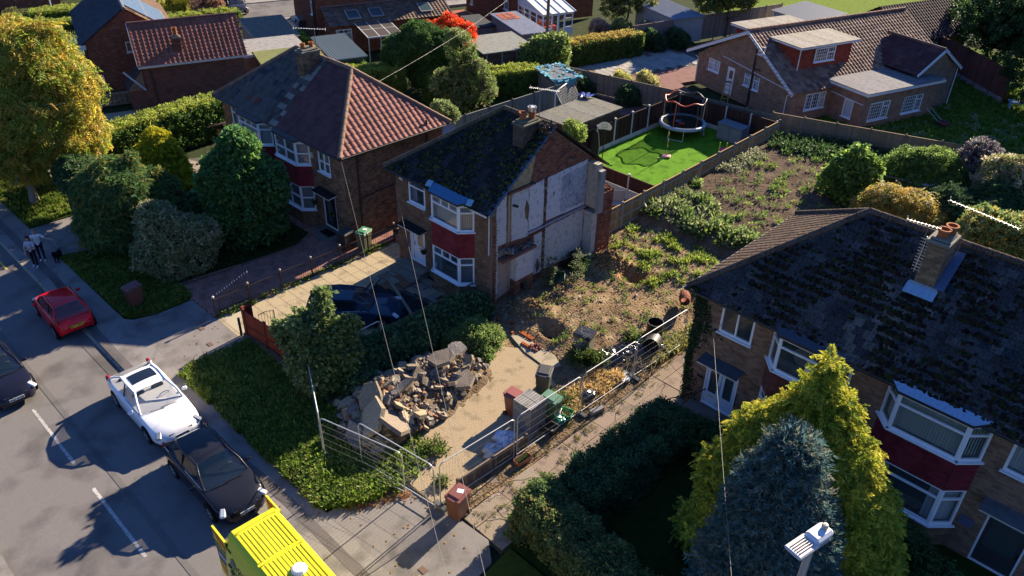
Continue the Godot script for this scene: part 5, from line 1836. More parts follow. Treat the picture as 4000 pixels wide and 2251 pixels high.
	q.tube([Vector3(.75,0,0),Vector3(.75,1.32,0)],[.02],6,g(.025))
	single("iron_gate",q,M.metal,"open black iron gate leaf with an arched top behind the red fence","gate","",at(-27.3,0,-12.9,.6))
	railings()
	heras("wire fence panel along the verge side of the rubble heap, seen almost edge-on",Vector3(-22.0,.03,-12.0),Vector3(-19.15,.03,-10.55))
	heras("wire fence panel between the leafy sapling and the picket fence",Vector3(-22.15,.03,-15.6),Vector3(-22.1,.03,-12.15))
	heras("front wire fence panel standing in the long grass before the rubble heap",Vector3(-19.0,.03,-10.5),Vector3(-15.62,.03,-11.45),.02)
	heras("front wire fence panel closing the concrete drive, with a cross-tube behind the grass panel",Vector3(-17.85,.06,-11.25),Vector3(-14.42,.06,-11.75))
	heras("wire fence panel beside the brown wheelie bin and the low boards",Vector3(-14.38,.06,-11.9),Vector3(-14.2,.06,-15.28))
	heras("wire fence panel in front of the stack of concrete blocks",Vector3(-14.2,.06,-15.36),Vector3(-14.1,.06,-18.72))
	heras("wire fence panel beside the crumpled bin bag and dry yellow grass",Vector3(-14.1,.06,-18.8),Vector3(-14.0,.06,-22.0))
	heras("wire fence panel by the black plastic sheeting, reaching the ivy corner",Vector3(-14.0,.06,-22.06),Vector3(-13.85,.06,-25.4))
	fence_run("short run of low weathered boards by the brown wheelie bin","low_board_fence",[Vector3(-14.42,0,-12.75),Vector3(-14.3,0,-16.0)],{"h": .75,"slat": .13,"cols": [Color(.17,.135,.105),Color(.14,.11,.09),Color(.2,.16,.125)],"post": Color(.1,.08,.065),"rails": [.92],"rail_side": -1.0,"bay": 1.7,"pm": M.wood,"over": .02})
func railings() -> void:
	var t := thing("railings","black iron railings with ball-topped posts between the red block path and the pale drive","railings")
	var col := Color(.035,.022,.018)
	var z := -12.1
	for i in 7:
		var q := MB.new()
		var p := Vector3(-29.7,0,-12.1 - i * 1.68)
		q.cbox(at(p.x,.5,p.z),Vector3(.07,1.06,.07),.008,col)
		var o := part(t,"post",q,M.paint)
		q = MB.new()
		var pr := []
		for k in 9: pr.append(Vector2(.062 * sin(PI * k / 8.0) + .001,.062 - .062 * cos(PI * k / 8.0)))
		q.lathe(Vector3(p.x,1.03,p.z),pr,10,Color(.5,.48,.45) if i == 0 else Color(.3,.25,.2))
		part(o,"ball_finial",q,M.paint)
		if i == 6: continue
		q = MB.new()
		for y in [.12,.93]: q.bx(Vector3(p.x - .012,y - .02,p.z - 1.66),Vector3(p.x + .012,y + .02,p.z - .02),col)
		var pn := part(t,"rail",q,M.paint)
		for k in 13:
			q = MB.new()
			q.tube([Vector3(p.x,.1,p.z - .12 - k * .12),Vector3(p.x,.93,p.z - .12 - k * .12)],[.008],5,col,false)
			part(pn,"bar",q,M.paint)
	t = thing("iron_gate","black iron gate leaf with white-tipped spears folded against the railings","gate")
	var q := MB.new()
	for y in [.16,.95]: q.bx(Vector3(-29.93,y - .02,-14.0),Vector3(-29.9,y + .02,-12.3),col)
	part(t,"gate_frame",q,M.paint)
	for k in 13:
		q = MB.new()
		var h := 1.0 + .5 * k / 12.0
		var zz := -12.4 - k * .13
		q.tube([Vector3(-29.915,.1,zz),Vector3(-29.915,h,zz)],[.009],5,col,false)
		var bar := part(t,"bar",q,M.paint)
		q = MB.new()
		q.lathe(Vector3(-29.915,h,zz),[Vector2(.02,0),Vector2(.018,.03),Vector2(.001,.09)],6,Color(.5,.52,.58))
		part(bar,"spear_tip",q,M.paint)
const TURN := -.309
func nb(a: float,y: float,d: float) -> Vector3:
	return Vector3(-58.0 + .95266 * a + .30403 * d,y,-35.0 + .30403 * a - .95266 * d)
func V2(a: float,d: float) -> Vector2:
	var p := nb(a,0,d)
	return Vector2(p.x,p.z)
func zone(called: String,pts: Array,y: float,col: Color,m: Material) -> void:
	var b := MB.new()
	b.slab(pts.map(func(p): return V2(p[0],p[1])),-.3,y,col)
	struct(called,b,m)
func ribbed(b: MB,p: Array,n: int,amp: float,col: Color,sharp := .5) -> void:
	var nn: Vector3 = (p[1] - p[0]).cross(p[3] - p[0]).normalized()
	for i in n:
		var f0 := float(i) / n
		var f1 := (i + 1.0 - sharp) / n
		var f2 := (i + 1.0 - sharp * .7) / n
		var f3 := (i + 1.0 - sharp * .3) / n
		var f4 := (i + 1.0) / n
		var st := [[f0,.0],[f1,.0],[f2,amp],[f3,amp],[f4,.0]]
		for k in 4:
			var a0: Vector3 = p[0].lerp(p[1],st[k][0]) + nn * st[k][1]
			var b0: Vector3 = p[0].lerp(p[1],st[k + 1][0]) + nn * st[k + 1][1]
			var a1: Vector3 = p[3].lerp(p[2],st[k][0]) + nn * st[k][1]
			var b1: Vector3 = p[3].lerp(p[2],st[k + 1][0]) + nn * st[k + 1][1]
			b.quad(a0,b0,b1,a1,col)
func shed(label: String,called: String,cat: String,a0: float,a1: float,d0: float,d1: float,h0: float,h1: float,wall: Color,wm: Material,roof: Color,ribs: int,opt := {}) -> Node3D:
	var t := thing(called,label,cat,"",nb(a0,0,d0),TURN)
	var w := a1 - a0
	var d := d1 - d0
	var b := MB.new()
	var P := [Vector3(0,0,0),Vector3(w,0,0),Vector3(w,0,-d),Vector3(0,0,-d)]
	var Hh := [h0,h1,h1,h0]
	for i in 4:
		var j := (i + 1) % 4
		b.quad(P[i],P[j],P[j] + UP * Hh[j],P[i] + UP * Hh[i],wall)
	b.quad(P[0] + UP * (h0 - .03),P[1] + UP * (h1 - .03),P[2] + UP * (h1 - .03),P[3] + UP * (h0 - .03),wall)
	part(t,"wall",b,wm)
	b = MB.new()
	var e: float = opt.get("eave",.15)
	var c := [Vector3(w + e,h1 + .02,e),Vector3(w + e,h1 + .02,-d - e),Vector3(-e,h0 + .02,-d - e),Vector3(-e,h0 + .02,e)]
	if ribs > 0: ribbed(b,c,ribs,opt.get("amp",.04),roof,opt.get("sharp",.35))
	else: b.quad(c[0],c[1],c[2],c[3],roof)
	var fc: Color = opt.get("fascia",roof * .6)
	var dn: Vector3 = UP * -opt.get("fh",.1)
	for i in 4:
		var j := (i + 1) % 4
		b.quad(c[i] + dn,c[j] + dn,c[j],c[i],fc)
	part(t,"roof",b,opt.get("rm",M.felt))
	return t
func back_houses() -> void:
	zone("back_road",[[-23,-60],[-23,60],[-15.8,60],[-15.8,-60]],-.03,Color(.15,.14,.14),M.asphalt)
	zone("back_pavement",[[-15.8,-60],[-15.8,60],[-14.2,60],[-14.2,-60]],.05,Color(.24,.225,.21),M.pave)
	zone("back_pavement",[[-25.2,-60],[-25.2,60],[-23,60],[-23,-60]],.05,Color(.25,.235,.22),M.pave)
	zone("back_drive",[[-14.2,.5],[-14.2,5.2],[-5.5,5.2],[-5.5,.5]],.02,Color(.26,.2,.14),M.concrete)
	zone("back_yard",[[-9,-6.5],[-9,.4],[3.5,.4],[3.5,-6.5]],.02,Color(.24,.2,.16),M.concrete)
	zone("red_paving",[[-12,14.2],[-12,20.4],[-1,20.4],[.4,14.2]],.03,Color(.3,.1,.06),M.concrete)
	zone("back_drive",[[5.0,-17.2],[5.0,-12.3],[9.5,-12.0],[16,-14.5],[16,-18]],.02,Color(.27,.225,.165),M.concrete)
	garden_path()
	house_d1()
	house_d2()
	house_e()
	house_f()
	bungalow()
	outbuildings()
func garden_path() -> void:
	var b := MB.new()
	b.slab([Vector2(-56,-12.2),Vector2(-48.9,-15.0),Vector2(-46.6,-19.9),Vector2(-45.0,-22.5),Vector2(-43.0,-22.0),Vector2(-43.2,-17.2),Vector2(-44.6,-12.6)],-.2,.006,Color(.1,.09,.075))
	var o := struct("path",b,M.mortar)
	var v := []
	for i in 4:
		var q := MB.new()
		q.cbox(at(0,0,0),Vector3(1.46,.06,1.46),.012,jit(Color(.25,.21,.165),.1))
		v.append(q)
	var pv := PackedVector2Array([Vector2(-55,-12.3),Vector2(-48.8,-15.1),Vector2(-46.5,-19.9),Vector2(-45.1,-21.9),Vector2(-43.2,-21.8),Vector2(-43.4,-17.2),Vector2(-44.8,-12.7)])
	var l := []
	for i in 14:
		for j in 10:
			var p := Vector2(-54.0,-12.0) + Vector2(.95,-.3) * i * 1.5 * .98 + Vector2(-.3,-.95) * j * 1.5 * .98
			p.x += 1.0
			if Geometry2D.is_point_in_polygon(p,pv): l.append([at(p.x,.0 + R.randf_range(0,.006),p.y,.31),R.randi() % 4])
	pieces(o,"path_slab",v,l,M.concrete,200)
func gable_brick(t: Node,o: Vector3,u: Vector3,w: float,h: float,hp: float,holes: Array,cols: Array,px := -1.0) -> void:
	if px < 0: px = w / 2
	var f := frame_of(o,u)
	var b := MB.new()
	wall_body(b,o,u,w,h,.2,holes,Color(.2,.16,.13))
	b.tri(f * Vector3(0,h,0),f * Vector3(w,h,0),f * Vector3(px,hp,0),Color(.2,.16,.13))
	part(t,"wall",b,M.mortar)
	var clip := PackedVector2Array([Vector2(0,0),Vector2(w,0),Vector2(w,h),Vector2(px,hp),Vector2(0,h)])
	pieces(t,"brick",brick_set(cols),brick_list(o,u,w,hp,holes,8,clip),M.brick,0,"brickwork")
func plain_brick(t: Node,o: Vector3,u: Vector3,w: float,h: float,holes: Array,cols: Array) -> void:
	var b := MB.new()
	wall_body(b,o,u,w,h,.2,holes,Color(.2,.16,.13))
	part(t,"wall",b,M.mortar)
	pieces(t,"brick",brick_set(cols),brick_list(o,u,w,h,holes),M.brick,0,"brickwork")
var REDB := [Color(.215,.08,.05),Color(.185,.07,.045),Color(.24,.1,.06),Color(.16,.065,.045)]
const BK := Vector3(0,0,-1)
func house_d1() -> void:
	var t := thing("gabled_brick_house","red brick house with a dark tiled gable, blue door and solar panels, behind the tree","house","",nb(2.42,0,-15.8),TURN)
	gable_brick(t,Vector3(0,0,-.2),BK,6.2,4.2,6.5,[[.26,.98,.8,1.95],[2.7,3.35,3.5,4.1],[2.25,.0,2.95,1.6]],REDB)
	plain_brick(t,Vector3(-10,0,-.2),Vector3.RIGHT,10,4.2,[],REDB)
	window(t,frame_of(Vector3(0,.98,-.46),BK),.54,.97,[[.03,.03,.51,.65],[.03,.65,.51,.94]],{"blind": "board","bcol": Color(.2,.14,.05)})
	window(t,frame_of(Vector3(0,3.35,-2.9),BK),.8,.75,[[.03,.03,.77,.72]],{"blind": "board","bcol": Color(.3,.2,.1)})
	var b := MB.new()
	b.box(at(-.02,.8,-2.8),Vector3(.05,1.6,.7),Color(.015,.045,.28))
	part(t,"blue_door",b,M.paint)
	var cd := []
	for i in 6: cd.append(jit(Color(.06,.062,.075),.2))
	var s := Vector3(0,2.3,-3.3).normalized()
	var L := Vector3(0,2.3,-3.3).length()
	roof_slope(t,Vector3(-10.6,4.1,.05),Vector3.RIGHT,s,PackedVector2Array([Vector2(0,0),Vector2(10.8,0),Vector2(10.8,L),Vector2(0,L)]),"flat",cd,M.tile,150)
	var s2 := Vector3(0,2.3,3.3).normalized()
	var cb := []
	for i in 5: cb.append(jit(Color(.17,.11,.075),.15))
	roof_slope(t,Vector3(.2,4.1,-6.65),Vector3.LEFT,s2,PackedVector2Array([Vector2(0,0),Vector2(10.8,0),Vector2(10.8,L),Vector2(0,L)]),"flat",cb,M.tile,0)
	ridge(t,Vector3(-10.6,6.45,-3.3),Vector3(.2,6.45,-3.3),Color(.14,.15,.18),M.tile)
	for i in 2:
		for j in 5:
			b = MB.new()
			var p := Vector3(-.7 - j * 1.1,4.1,-6.65) + s2 * (.65 + i * 1.72) + Vector3(0,.1,-.06)
			b.box(Transform3D(Basis(Vector3.LEFT,s2,Vector3.LEFT.cross(s2)),p + s2 * .82 + Vector3.LEFT * .5),Vector3(1.06,1.66,.04),Color(.35,.36,.38))
			var pn := part(t,"solar_panel",b,M.galv)
			b = MB.new()
			b.box(Transform3D(Basis(Vector3.LEFT,s2,Vector3.LEFT.cross(s2)),p + s2 * .82 + Vector3.LEFT * .5 + Vector3.LEFT.cross(s2) * .012),Vector3(1.0,1.6,.03),Color(.07,.1,.15))
			part(pn,"solar_cell",b,M.sheet)
	pipe(t,"downpipe",[Vector3(.06,4.1,-.32),Vector3(.06,0,-.32)],.05,g(.02),M.plastic)
	b = MB.new()
	b.bx(Vector3(.0,3.9,.05),Vector3(.25,4.2,-.35),Color(.5,.52,.56))
	part(t,"soffit_box",b,M.upvc)
	b = MB.new()
	b.bx(Vector3(-2.2,0,-.2),Vector3(-.1,1.9,.75),Color(.19,.085,.055))
	part(t,"porch_wall",b,M.brick)
	b = MB.new()
	b.quad(Vector3(-2.4,1.9,.95),Vector3(.1,1.9,.95),Vector3(.1,2.9,-.2),Vector3(-2.4,2.9,-.2),Color(.05,.055,.07))
	b.tri(Vector3(.1,1.9,.95),Vector3(.1,1.9,-.2),Vector3(.1,2.9,-.2),Color(.25,.18,.12))
	part(t,"porch_roof",b,M.tile)
	var bl := []
	var v := MB.new()
	for q in [[0,-.17,.3,.06],[0,.17,.3,.06],[-.15,0,.06,.3],[.15,0,.06,.3]]: v.box(at(q[0],q[1],0),Vector3(q[2],q[3],.09),Color(.32,.25,.18))
	v.box(at(0,0,0,0,0,.78),Vector3(.3,.05,.07),Color(.3,.23,.17))
	v.box(at(0,0,0,0,0,-.78),Vector3(.3,.05,.07),Color(.3,.23,.17))
	for i in 11:
		for j in 2: bl.append([at(.9,.25 + j * .36,-.1 - i * .34,PI / 2),0])
	var w := thing("screen_block_wall","low pierced concrete block wall in front of the blue door","wall","",nb(2.42,0,-15.8),TURN)
	pieces(w,"pierced_block",[v],bl,M.concrete,100)
	b = MB.new()
	b.bx(Vector3(.78,.8,.1),Vector3(1.02,.86,-3.75),Color(.34,.28,.2))
	b.bx(Vector3(.8,0,.1),Vector3(1.0,.07,-3.75),Color(.25,.2,.15))
	part(w,"coping",b,M.concrete)
func house_d2() -> void:
	var t := thing("low_brick_house","plain brick house end with a bright red pantile slope and small chimney","house","",nb(5.44,0,-12.1),TURN)
	plain_brick(t,Vector3(0,-.3,.3),BK,7.0,3.5,[],[Color(.185,.085,.065),Color(.16,.075,.06),Color(.21,.1,.075)])
	gable_brick(t,Vector3(-4.3,-.3,.3),Vector3.RIGHT,4.3,3.5,5.7,[],REDB,2.15)
	var cs := []
	for i in 8: cs.append(jit(Color(.26,.105,.075),.15))
	var s := Vector3(-2.4,2.35,0)
	roof_slope(t,Vector3(.3,3.2,.5),BK,s.normalized(),PackedVector2Array([Vector2(0,0),Vector2(7.4,0),Vector2(7.4,s.length()),Vector2(0,s.length())]),"pantile",cs,M.tile,300,.29)
	roof_slope(t,Vector3(-4.5,3.2,-6.9),Vector3(0,0,1),Vector3(2.4,2.35,0).normalized(),PackedVector2Array([Vector2(0,0),Vector2(7.4,0),Vector2(7.4,s.length()),Vector2(0,s.length())]),"pantile",cs,M.tile,0,.29)
	ridge(t,Vector3(-2.1,5.6,.5),Vector3(-2.1,5.6,-6.9),Color(.16,.08,.07),M.tile,.11)
	chimney(t,-.5,-2.4,.45,.45,3.3,4.7,REDB,[[0,0,.13,.55]],Color(.2,.17,.14))
	var b := MB.new()
	b.bx(Vector3(.28,3.05,.5),Vector3(.36,3.2,-6.9),Color(.55,.52,.46))
	b.box(at(-.9,4.38,.53,0,0,-.775),Vector3(3.4,.16,.03),Color(.6,.58,.58))
	part(t,"fascia",b,M.upvc)
	pipe(t,"downpipe",[Vector3(.07,3.1,-.2),Vector3(.07,.3,-.35)],.05,g(.03),M.plastic)
	b = MB.new()
	b.quad(Vector3(-2.3,1.5,1.5),Vector3(.1,1.5,1.5),Vector3(.1,2.9,.32),Vector3(-2.3,2.9,.32),Color(.07,.05,.05))
	b.tri(Vector3(.1,1.5,1.5),Vector3(.1,1.5,.32),Vector3(.1,2.9,.32),Color(.2,.14,.1))
	part(t,"lean_to_roof",b,M.tile)
	b = MB.new()
	b.bx(Vector3(-2.2,-.3,.3),Vector3(0,1.5,1.35),Color(.16,.08,.06))
	part(t,"lean_to_wall",b,M.brick)
	b = MB.new()
	b.box(at(.13,2.2,.9,0,-.87),Vector3(.04,.12,1.85),Color(.3,.42,.55))
	part(t,"lead_edge",b,M.lead)
func house_e() -> void:
	var t := thing("brick_house","red brick house with a tiled rear extension, three rooflights and a glazed patio roof","house","",nb(-4.2,0,4.0),TURN)
	plain_brick(t,Vector3(-8,0,1.1),Vector3.RIGHT,8,5.6,[[6.0,2.6,6.5,3.9],[4.7,4.3,5.3,5.0]],REDB)
	plain_brick(t,Vector3(0,0,1.1),BK,12.0,5.6,[],REDB)
	var b := MB.new()
	b.bx(Vector3(-8.3,5.6,1.4),Vector3(.3,5.8,-11.2),Color(.1,.08,.08))
	part(t,"roof",b,M.tile)
	window(t,frame_of(Vector3(-2.0,2.6,1.1),Vector3.RIGHT),.5,1.3,[[.03,.03,.47,1.27]],{"blind": "board","bcol": g(.4)})
	window(t,frame_of(Vector3(-3.3,4.3,1.1),Vector3.RIGHT),.6,.7,[[.03,.03,.57,.67]],{"blind": "board","bcol": g(.4)})
	window(t,frame_of(Vector3(0,4.35,-3.0),BK),1.8,1.0,[[.04,.04,.9,.96],[.9,.04,1.76,.96]],{"blind": "board","bcol": g(.3)})
	for x in [-1.1,-.5]: pipe(t,"downpipe",[Vector3(x,5.5,1.16),Vector3(x,0,1.16)],.05,g(.02),M.plastic)
	var hf := [[.35,1.0,1.75,2.1],[7.9,1.0,9.0,2.0],[9.25,.0,10.1,2.0],[10.4,1.0,11.3,2.1]]
	plain_brick(t,Vector3(2.2,0,.6),BK,11.0,2.45,hf,REDB)
	b = MB.new()
	b.poly([Vector3(0,0,.6),Vector3(2.2,0,.6),Vector3(2.2,2.45,.6),Vector3(0,3.3,.6)],Color(.22,.085,.055))
	b.poly([Vector3(2.2,0,-10.4),Vector3(0,0,-10.4),Vector3(0,3.3,-10.4),Vector3(2.2,2.45,-10.4)],Color(.2,.08,.05))
	part(t,"extension_gable",b,M.brick)
	window(t,frame_of(Vector3(1.3,.7,.6),Vector3.RIGHT),.45,1.5,[[.03,.03,.42,1.47]],{"blind": "board","bcol": g(.35)})
	var cs := []
	for i in 8: cs.append(jit(pick([Color(.17,.115,.085),Color(.2,.14,.1),Color(.13,.09,.07)]),.2))
	var s := Vector3(-2.6,1.05,0)
	roof_slope(t,Vector3(2.45,2.45,.8),BK,s.normalized(),PackedVector2Array([Vector2(0,0),Vector2(11.4,0),Vector2(11.4,s.length()),Vector2(0,s.length())]),"pantile",cs,M.tile,200,.3)
	b = MB.new()
	b.box(at(-.05,3.55,-4.9,0,0,.3),Vector3(.35,.03,11.4),Color(.2,.26,.33))
	part(t,"lead_flashing",b,M.lead)
	var sn := s.normalized()
	for z in [-1.6,-3.7,-8.3]:
		b = MB.new()
		var f := Transform3D(Basis(BK,sn,BK.cross(sn)),Vector3(1.35,2.96,z) + BK.cross(sn) * .09)
		b.box(f * at(0,0,0),Vector3(1.15,1.2,.1),Color(.3,.28,.26))
		var rl := part(t,"rooflight",b,M.paint)
		b = MB.new()
		b.box(f * at(0,0,.04),Vector3(.98,1.02,.04),Color(.05,.08,.09))
		part(rl,"pane",b,M.sheet)
	window(t,frame_of(Vector3(2.2,1.0,.25),BK),1.4,1.1,[[.04,.04,.5,.75],[.5,.04,.95,.75],[.95,.04,1.36,.75],[.04,.75,.7,1.06],[.7,.75,1.36,1.06]],{"blind": "curtains"})
	window(t,frame_of(Vector3(2.2,1.0,-7.3),BK),1.1,1.0,[[.04,.04,.55,.96],[.55,.04,1.06,.96]],{"blind": "board","bcol": g(.2)})
	window(t,frame_of(Vector3(2.2,1.0,-9.8),BK),.9,1.1,[[.04,.04,.86,.75],[.04,.75,.86,1.06]],{"blind": "board","bcol": Color(.2,.25,.28)})
	b = MB.new()
	b.box(at(2.17,1.0,-9.07),Vector3(.06,2.0,.85),Color(.55,.57,.6))
	b.box(at(2.21,1.45,-9.07),Vector3(.02,.5,.35),g(.03))
	part(t,"back_door",b,M.upvc)
	b = MB.new()
	for i in 4: b.box(at(4.0,2.35,-1.4 - i * 1.02,0,0,-.1),Vector3(3.5,.07,.06),Color(.55,.54,.52))
	b.box(at(5.75,2.16,-2.93),Vector3(.08,.12,3.15),Color(.4,.42,.42))
	for z in [-1.45,-2.5,-3.2]: b.box(at(5.7,1.07,z),Vector3(.08,2.14,.08),Color(.35,.37,.37))
	b.box(at(4.0,2.36,-2.93,0,0,-.1),Vector3(.05,.05,3.1),Color(.5,.5,.5))
	var pf := part(t,"patio_frame",b,M.upvc)
	for i in 3:
		for j in 2:
			b = MB.new()
			b.box(at(3.15 + j * 1.7,2.38 - (j - .5) * .17,-1.91 - i * 1.02,0,0,-.1),Vector3(1.66,.012,.94),Color(.09,.075,.07))
			part(pf,"glazing_sheet",b,M.sheet)
func house_f() -> void:
	var t := thing("brick_house","red brick house with the white conservatory, behind the telegraph pole","house","",nb(-4.6,0,20.5),TURN)
	plain_brick(t,Vector3(-7,0,0),Vector3.RIGHT,5.0,5.5,[[1.0,.9,1.6,2.7],[2.6,2.5,3.6,4.0]],REDB)
	plain_brick(t,Vector3(-2,0,-1.5),Vector3.RIGHT,2.0,3.0,[[.5,1.3,1.5,2.4]],REDB)
	plain_brick(t,Vector3(0,0,-1.5),BK,9.5,3.0,[[1.2,0,2.1,2.1]],REDB)
	plain_brick(t,Vector3(-2,0,0),BK,11.0,5.5,[],REDB)
	window(t,frame_of(Vector3(-6.0,.9,0),Vector3.RIGHT),.6,1.8,[[.03,.03,.57,1.77]],{"blind": "board","bcol": g(.1)})
	window(t,frame_of(Vector3(-4.4,2.5,0),Vector3.RIGHT),1.0,1.5,[[.03,.03,.97,.6],[.03,.6,.97,1.47]],{"blind": "board","bcol": Color(.35,.28,.2)})
	window(t,frame_of(Vector3(-1.5,1.3,-1.5),Vector3.RIGHT),1.0,1.1,[[.03,.03,.97,.75],[.03,.75,.97,1.07]],{"blind": "board","bcol": g(.3)})
	window(t,frame_of(Vector3(0,.02,-2.7),BK),.9,2.08,[[.05,.05,.85,2.0]],{"blind": "board","bcol": g(.12),"called": "side_door"})
	var cs := []
	for i in 5: cs.append(jit(Color(.12,.095,.08),.2))
	var s := Vector3(-2.5,1.0,0)
	roof_slope(t,Vector3(.3,3.0,-1.2),BK,s.normalized(),PackedVector2Array([Vector2(0,0),Vector2(10.0,0),Vector2(10.0,s.length()),Vector2(0,s.length())]),"flat",cs,M.tile,0)
	t = thing("conservatory","white framed conservatory with a pale lean-to roof beside the clipped hedge","conservatory","",nb(-4.4,0,22.6),TURN)
	var wc := Color(.68,.7,.74)
	var b := MB.new()
	b.bx(Vector3(0,0,0),Vector3(5.0,.75,-.1),wc)
	b.bx(Vector3(4.9,0,0),Vector3(5.0,.75,-1.0),wc)
	b.bx(Vector3(4.9,0,-2.4),Vector3(5.0,.75,-3.3),wc)
	b.bx(Vector3(0,2.05,-.02),Vector3(5.05,2.2,-.12),wc)
	b.bx(Vector3(4.92,2.05,-.1),Vector3(5.05,2.2,-3.35),wc)
	part(t,"frame",b,M.upvc)
	for i in 4: window(t,frame_of(Vector3(.1 + i * 1.22,.75,0),Vector3.RIGHT),1.2,1.3,[[.03,.03,1.17,.85],[.03,.85,1.17,1.27]],{"sill": false,"fw": .05})
	window(t,frame_of(Vector3(5.0,.75,-.05),BK),.95,1.3,[[.03,.03,.92,.85],[.03,.85,.92,1.27]],{"sill": false})
	window(t,frame_of(Vector3(5.0,.75,-2.4),BK),.9,1.3,[[.03,.03,.87,.85],[.03,.85,.87,1.27]],{"sill": false})
	for i in 2: window(t,frame_of(Vector3(5.0,.02,-1.0 - i * .7),BK),.7,2.03,[[.06,.08,.64,1.97]],{"sill": false,"called": "french_door"})
	b = MB.new()
	for i in 4: b.quad(Vector3(5.15,2.2,.1 - i * .9),Vector3(5.15,2.2,-.77 - i * .9),Vector3(.3,3.2,-.77 - i * .9),Vector3(.3,3.2,.1 - i * .9),Color(.62,.63,.6))
	b.poly([Vector3(.0,2.2,0),Vector3(5.0,2.2,0),Vector3(.3,3.15,0)],wc)
	part(t,"roof_sheet",b,M.plaster)
	b = MB.new()
	for i in 5: b.box(at(2.72,2.74,.12 - i * .9,0,0,-.2035),Vector3(5.0,.06,.05),wc)
	part(t,"glazing_bar",b,M.upvc)
	b = MB.new()
	b.bx(Vector3(2.5,0,-1.0),Vector3(3.3,.5,-2.6),Color(.3,.05,.03))
	b.bx(Vector3(2.4,.5,-1.0),Vector3(2.6,.9,-2.6),Color(.3,.05,.03))
	single("sofa",b,M.cloth,"red sofa inside the white conservatory","sofa","",Transform3D(Basis(UP,TURN),nb(-4.4,0,22.6)))
func bungalow() -> void:
	var t := thing("bungalow","buff brick dormer bungalow with red hung dormer, flat-roofed extension and pantile roof","bungalow","",Vector3(-33.8,0,-56.5),TURN)
	var pk := [Color(.33,.2,.135),Color(.3,.18,.12),Color(.36,.225,.155)]
	var wins := [[1.33,1.44,2.64,2.38],[3.58,.2,4.35,2.3],[5.45,1.41,6.12,2.43],[6.42,1.36,7.05,2.43]]
	gable_brick(t,Vector3(0,0,0),Vector3.RIGHT,10.3,2.35,5.35,wins,pk,5.3)
	plain_brick(t,Vector3(10.3,0,-.2),BK,4.0,2.3,[[1.3,.75,3.3,1.95]],pk)
	var lat := {"lattice": 1,"blind": "curtains"}
	window(t,frame_of(Vector3(1.33,1.44,0),Vector3.RIGHT),1.31,.94,[[.04,.04,.66,.6],[.66,.04,1.27,.9],[.04,.6,.66,.9]],{"lattice": 1,"blind": "board","bcol": g(.55)})
	window(t,frame_of(Vector3(5.45,1.41,0),Vector3.RIGHT),.67,1.02,[[.04,.04,.63,.65],[.04,.65,.63,.98]],lat)
	window(t,frame_of(Vector3(6.42,1.36,0),Vector3.RIGHT),.63,1.07,[[.04,.04,.59,.7],[.04,.7,.59,1.03]],lat)
	window(t,frame_of(Vector3(6.4,4.0,.03),Vector3.RIGHT),.6,.6,[[.04,.04,.56,.56]],{"lattice": 1})
	window(t,frame_of(Vector3(10.3,.75,-1.5),BK),2.0,1.2,[[.04,.04,.7,1.16],[.7,.04,1.36,1.16],[1.36,.04,1.96,.75],[1.36,.75,1.96,1.16]],lat)
	front_door(t,frame_of(Vector3(3.58,.2,0),Vector3.RIGHT),.77,2.1,Color(.68,.7,.74),[[.05,.72,1.2,1.85,true]])
	var dkc := []
	for i in 6: dkc.append(jit(Color(.085,.045,.045),.25))
	var tn := []
	for i in 8: tn.append(jit(pick([Color(.22,.13,.09),Color(.27,.17,.12),Color(.16,.09,.07)]),.15))
	var sl := Vector3(6.35,3.0,0)
	roof_slope(t,Vector3(-1.05,2.4,-16.4),Vector3(0,0,1),sl.normalized(),PackedVector2Array([Vector2(0,0),Vector2(16.7,0),Vector2(16.7,sl.length()),Vector2(0,sl.length())]),"pantile",dkc,M.tile,0)
	var sr := Vector3(-5.35,3.1,0)
	roof_slope(t,Vector3(10.65,2.3,.3),BK,sr.normalized(),PackedVector2Array([Vector2(0,0),Vector2(16.7,0),Vector2(16.7,sr.length()),Vector2(0,sr.length())]),"pantile",tn,M.tile,300)
	ridge(t,Vector3(5.3,5.5,.3),Vector3(5.3,5.5,-16.4),Color(.3,.17,.12),M.tile)
	var wc := Color(.62,.64,.68)
	var b := MB.new()
	b.box(at(2.12,3.78,.33,0,0,.4416),Vector3(7.1,.22,.04),wc)
	b.box(at(8.0,3.78,.33,0,0,-.525),Vector3(6.25,.22,.04),wc)
	part(t,"bargeboard",b,M.upvc)
	b = MB.new()
	b.bx(Vector3(2.3,3.4,-1.5),Vector3(8.9,4.85,-6.7),Color(.17,.035,.025))
	part(t,"dormer_body",b,M.tile)
	var sv := []
	for i in 5:
		var q := MB.new()
		q.box(at(0,0,0,0,.08),Vector3(.2,.15,.012),jit(Color(.27,.06,.04),.16))
		sv.append(q)
	var shl := []
	for r in 15:
		for k in 33:
			shl.append([frame_of(Vector3(2.35,2.9 + r * .13,-1.48),Vector3.RIGHT) * at(k * .204 + (.1 if r % 2 else .0),0,0),R.randi() % 5])
		for k in 25:
			var u := k * .204 + (.1 if r % 2 else .0)
			if u > 1.3 and u < 3.6 and r > 5 and r < 14: continue
			shl.append([frame_of(Vector3(8.91,2.9 + r * .13,-1.55),BK) * at(u,0,0),R.randi() % 5])
	pieces(t,"dormer_tile",sv,shl,M.tile,250)
	window(t,frame_of(Vector3(8.95,3.7,-3.0),BK),2.0,1.0,[[.04,.04,1.25,.96],[1.25,.04,1.96,.6],[1.25,.6,1.96,.96]],{"lattice": 1,"dz": .0,"blind": "board","bcol": g(.06)})
	b = MB.new()
	b.bx(Vector3(1.8,4.85,-1.2),Vector3(9.25,4.98,-7.1),wc)
	part(t,"dormer_fascia",b,M.upvc)
	b = MB.new()
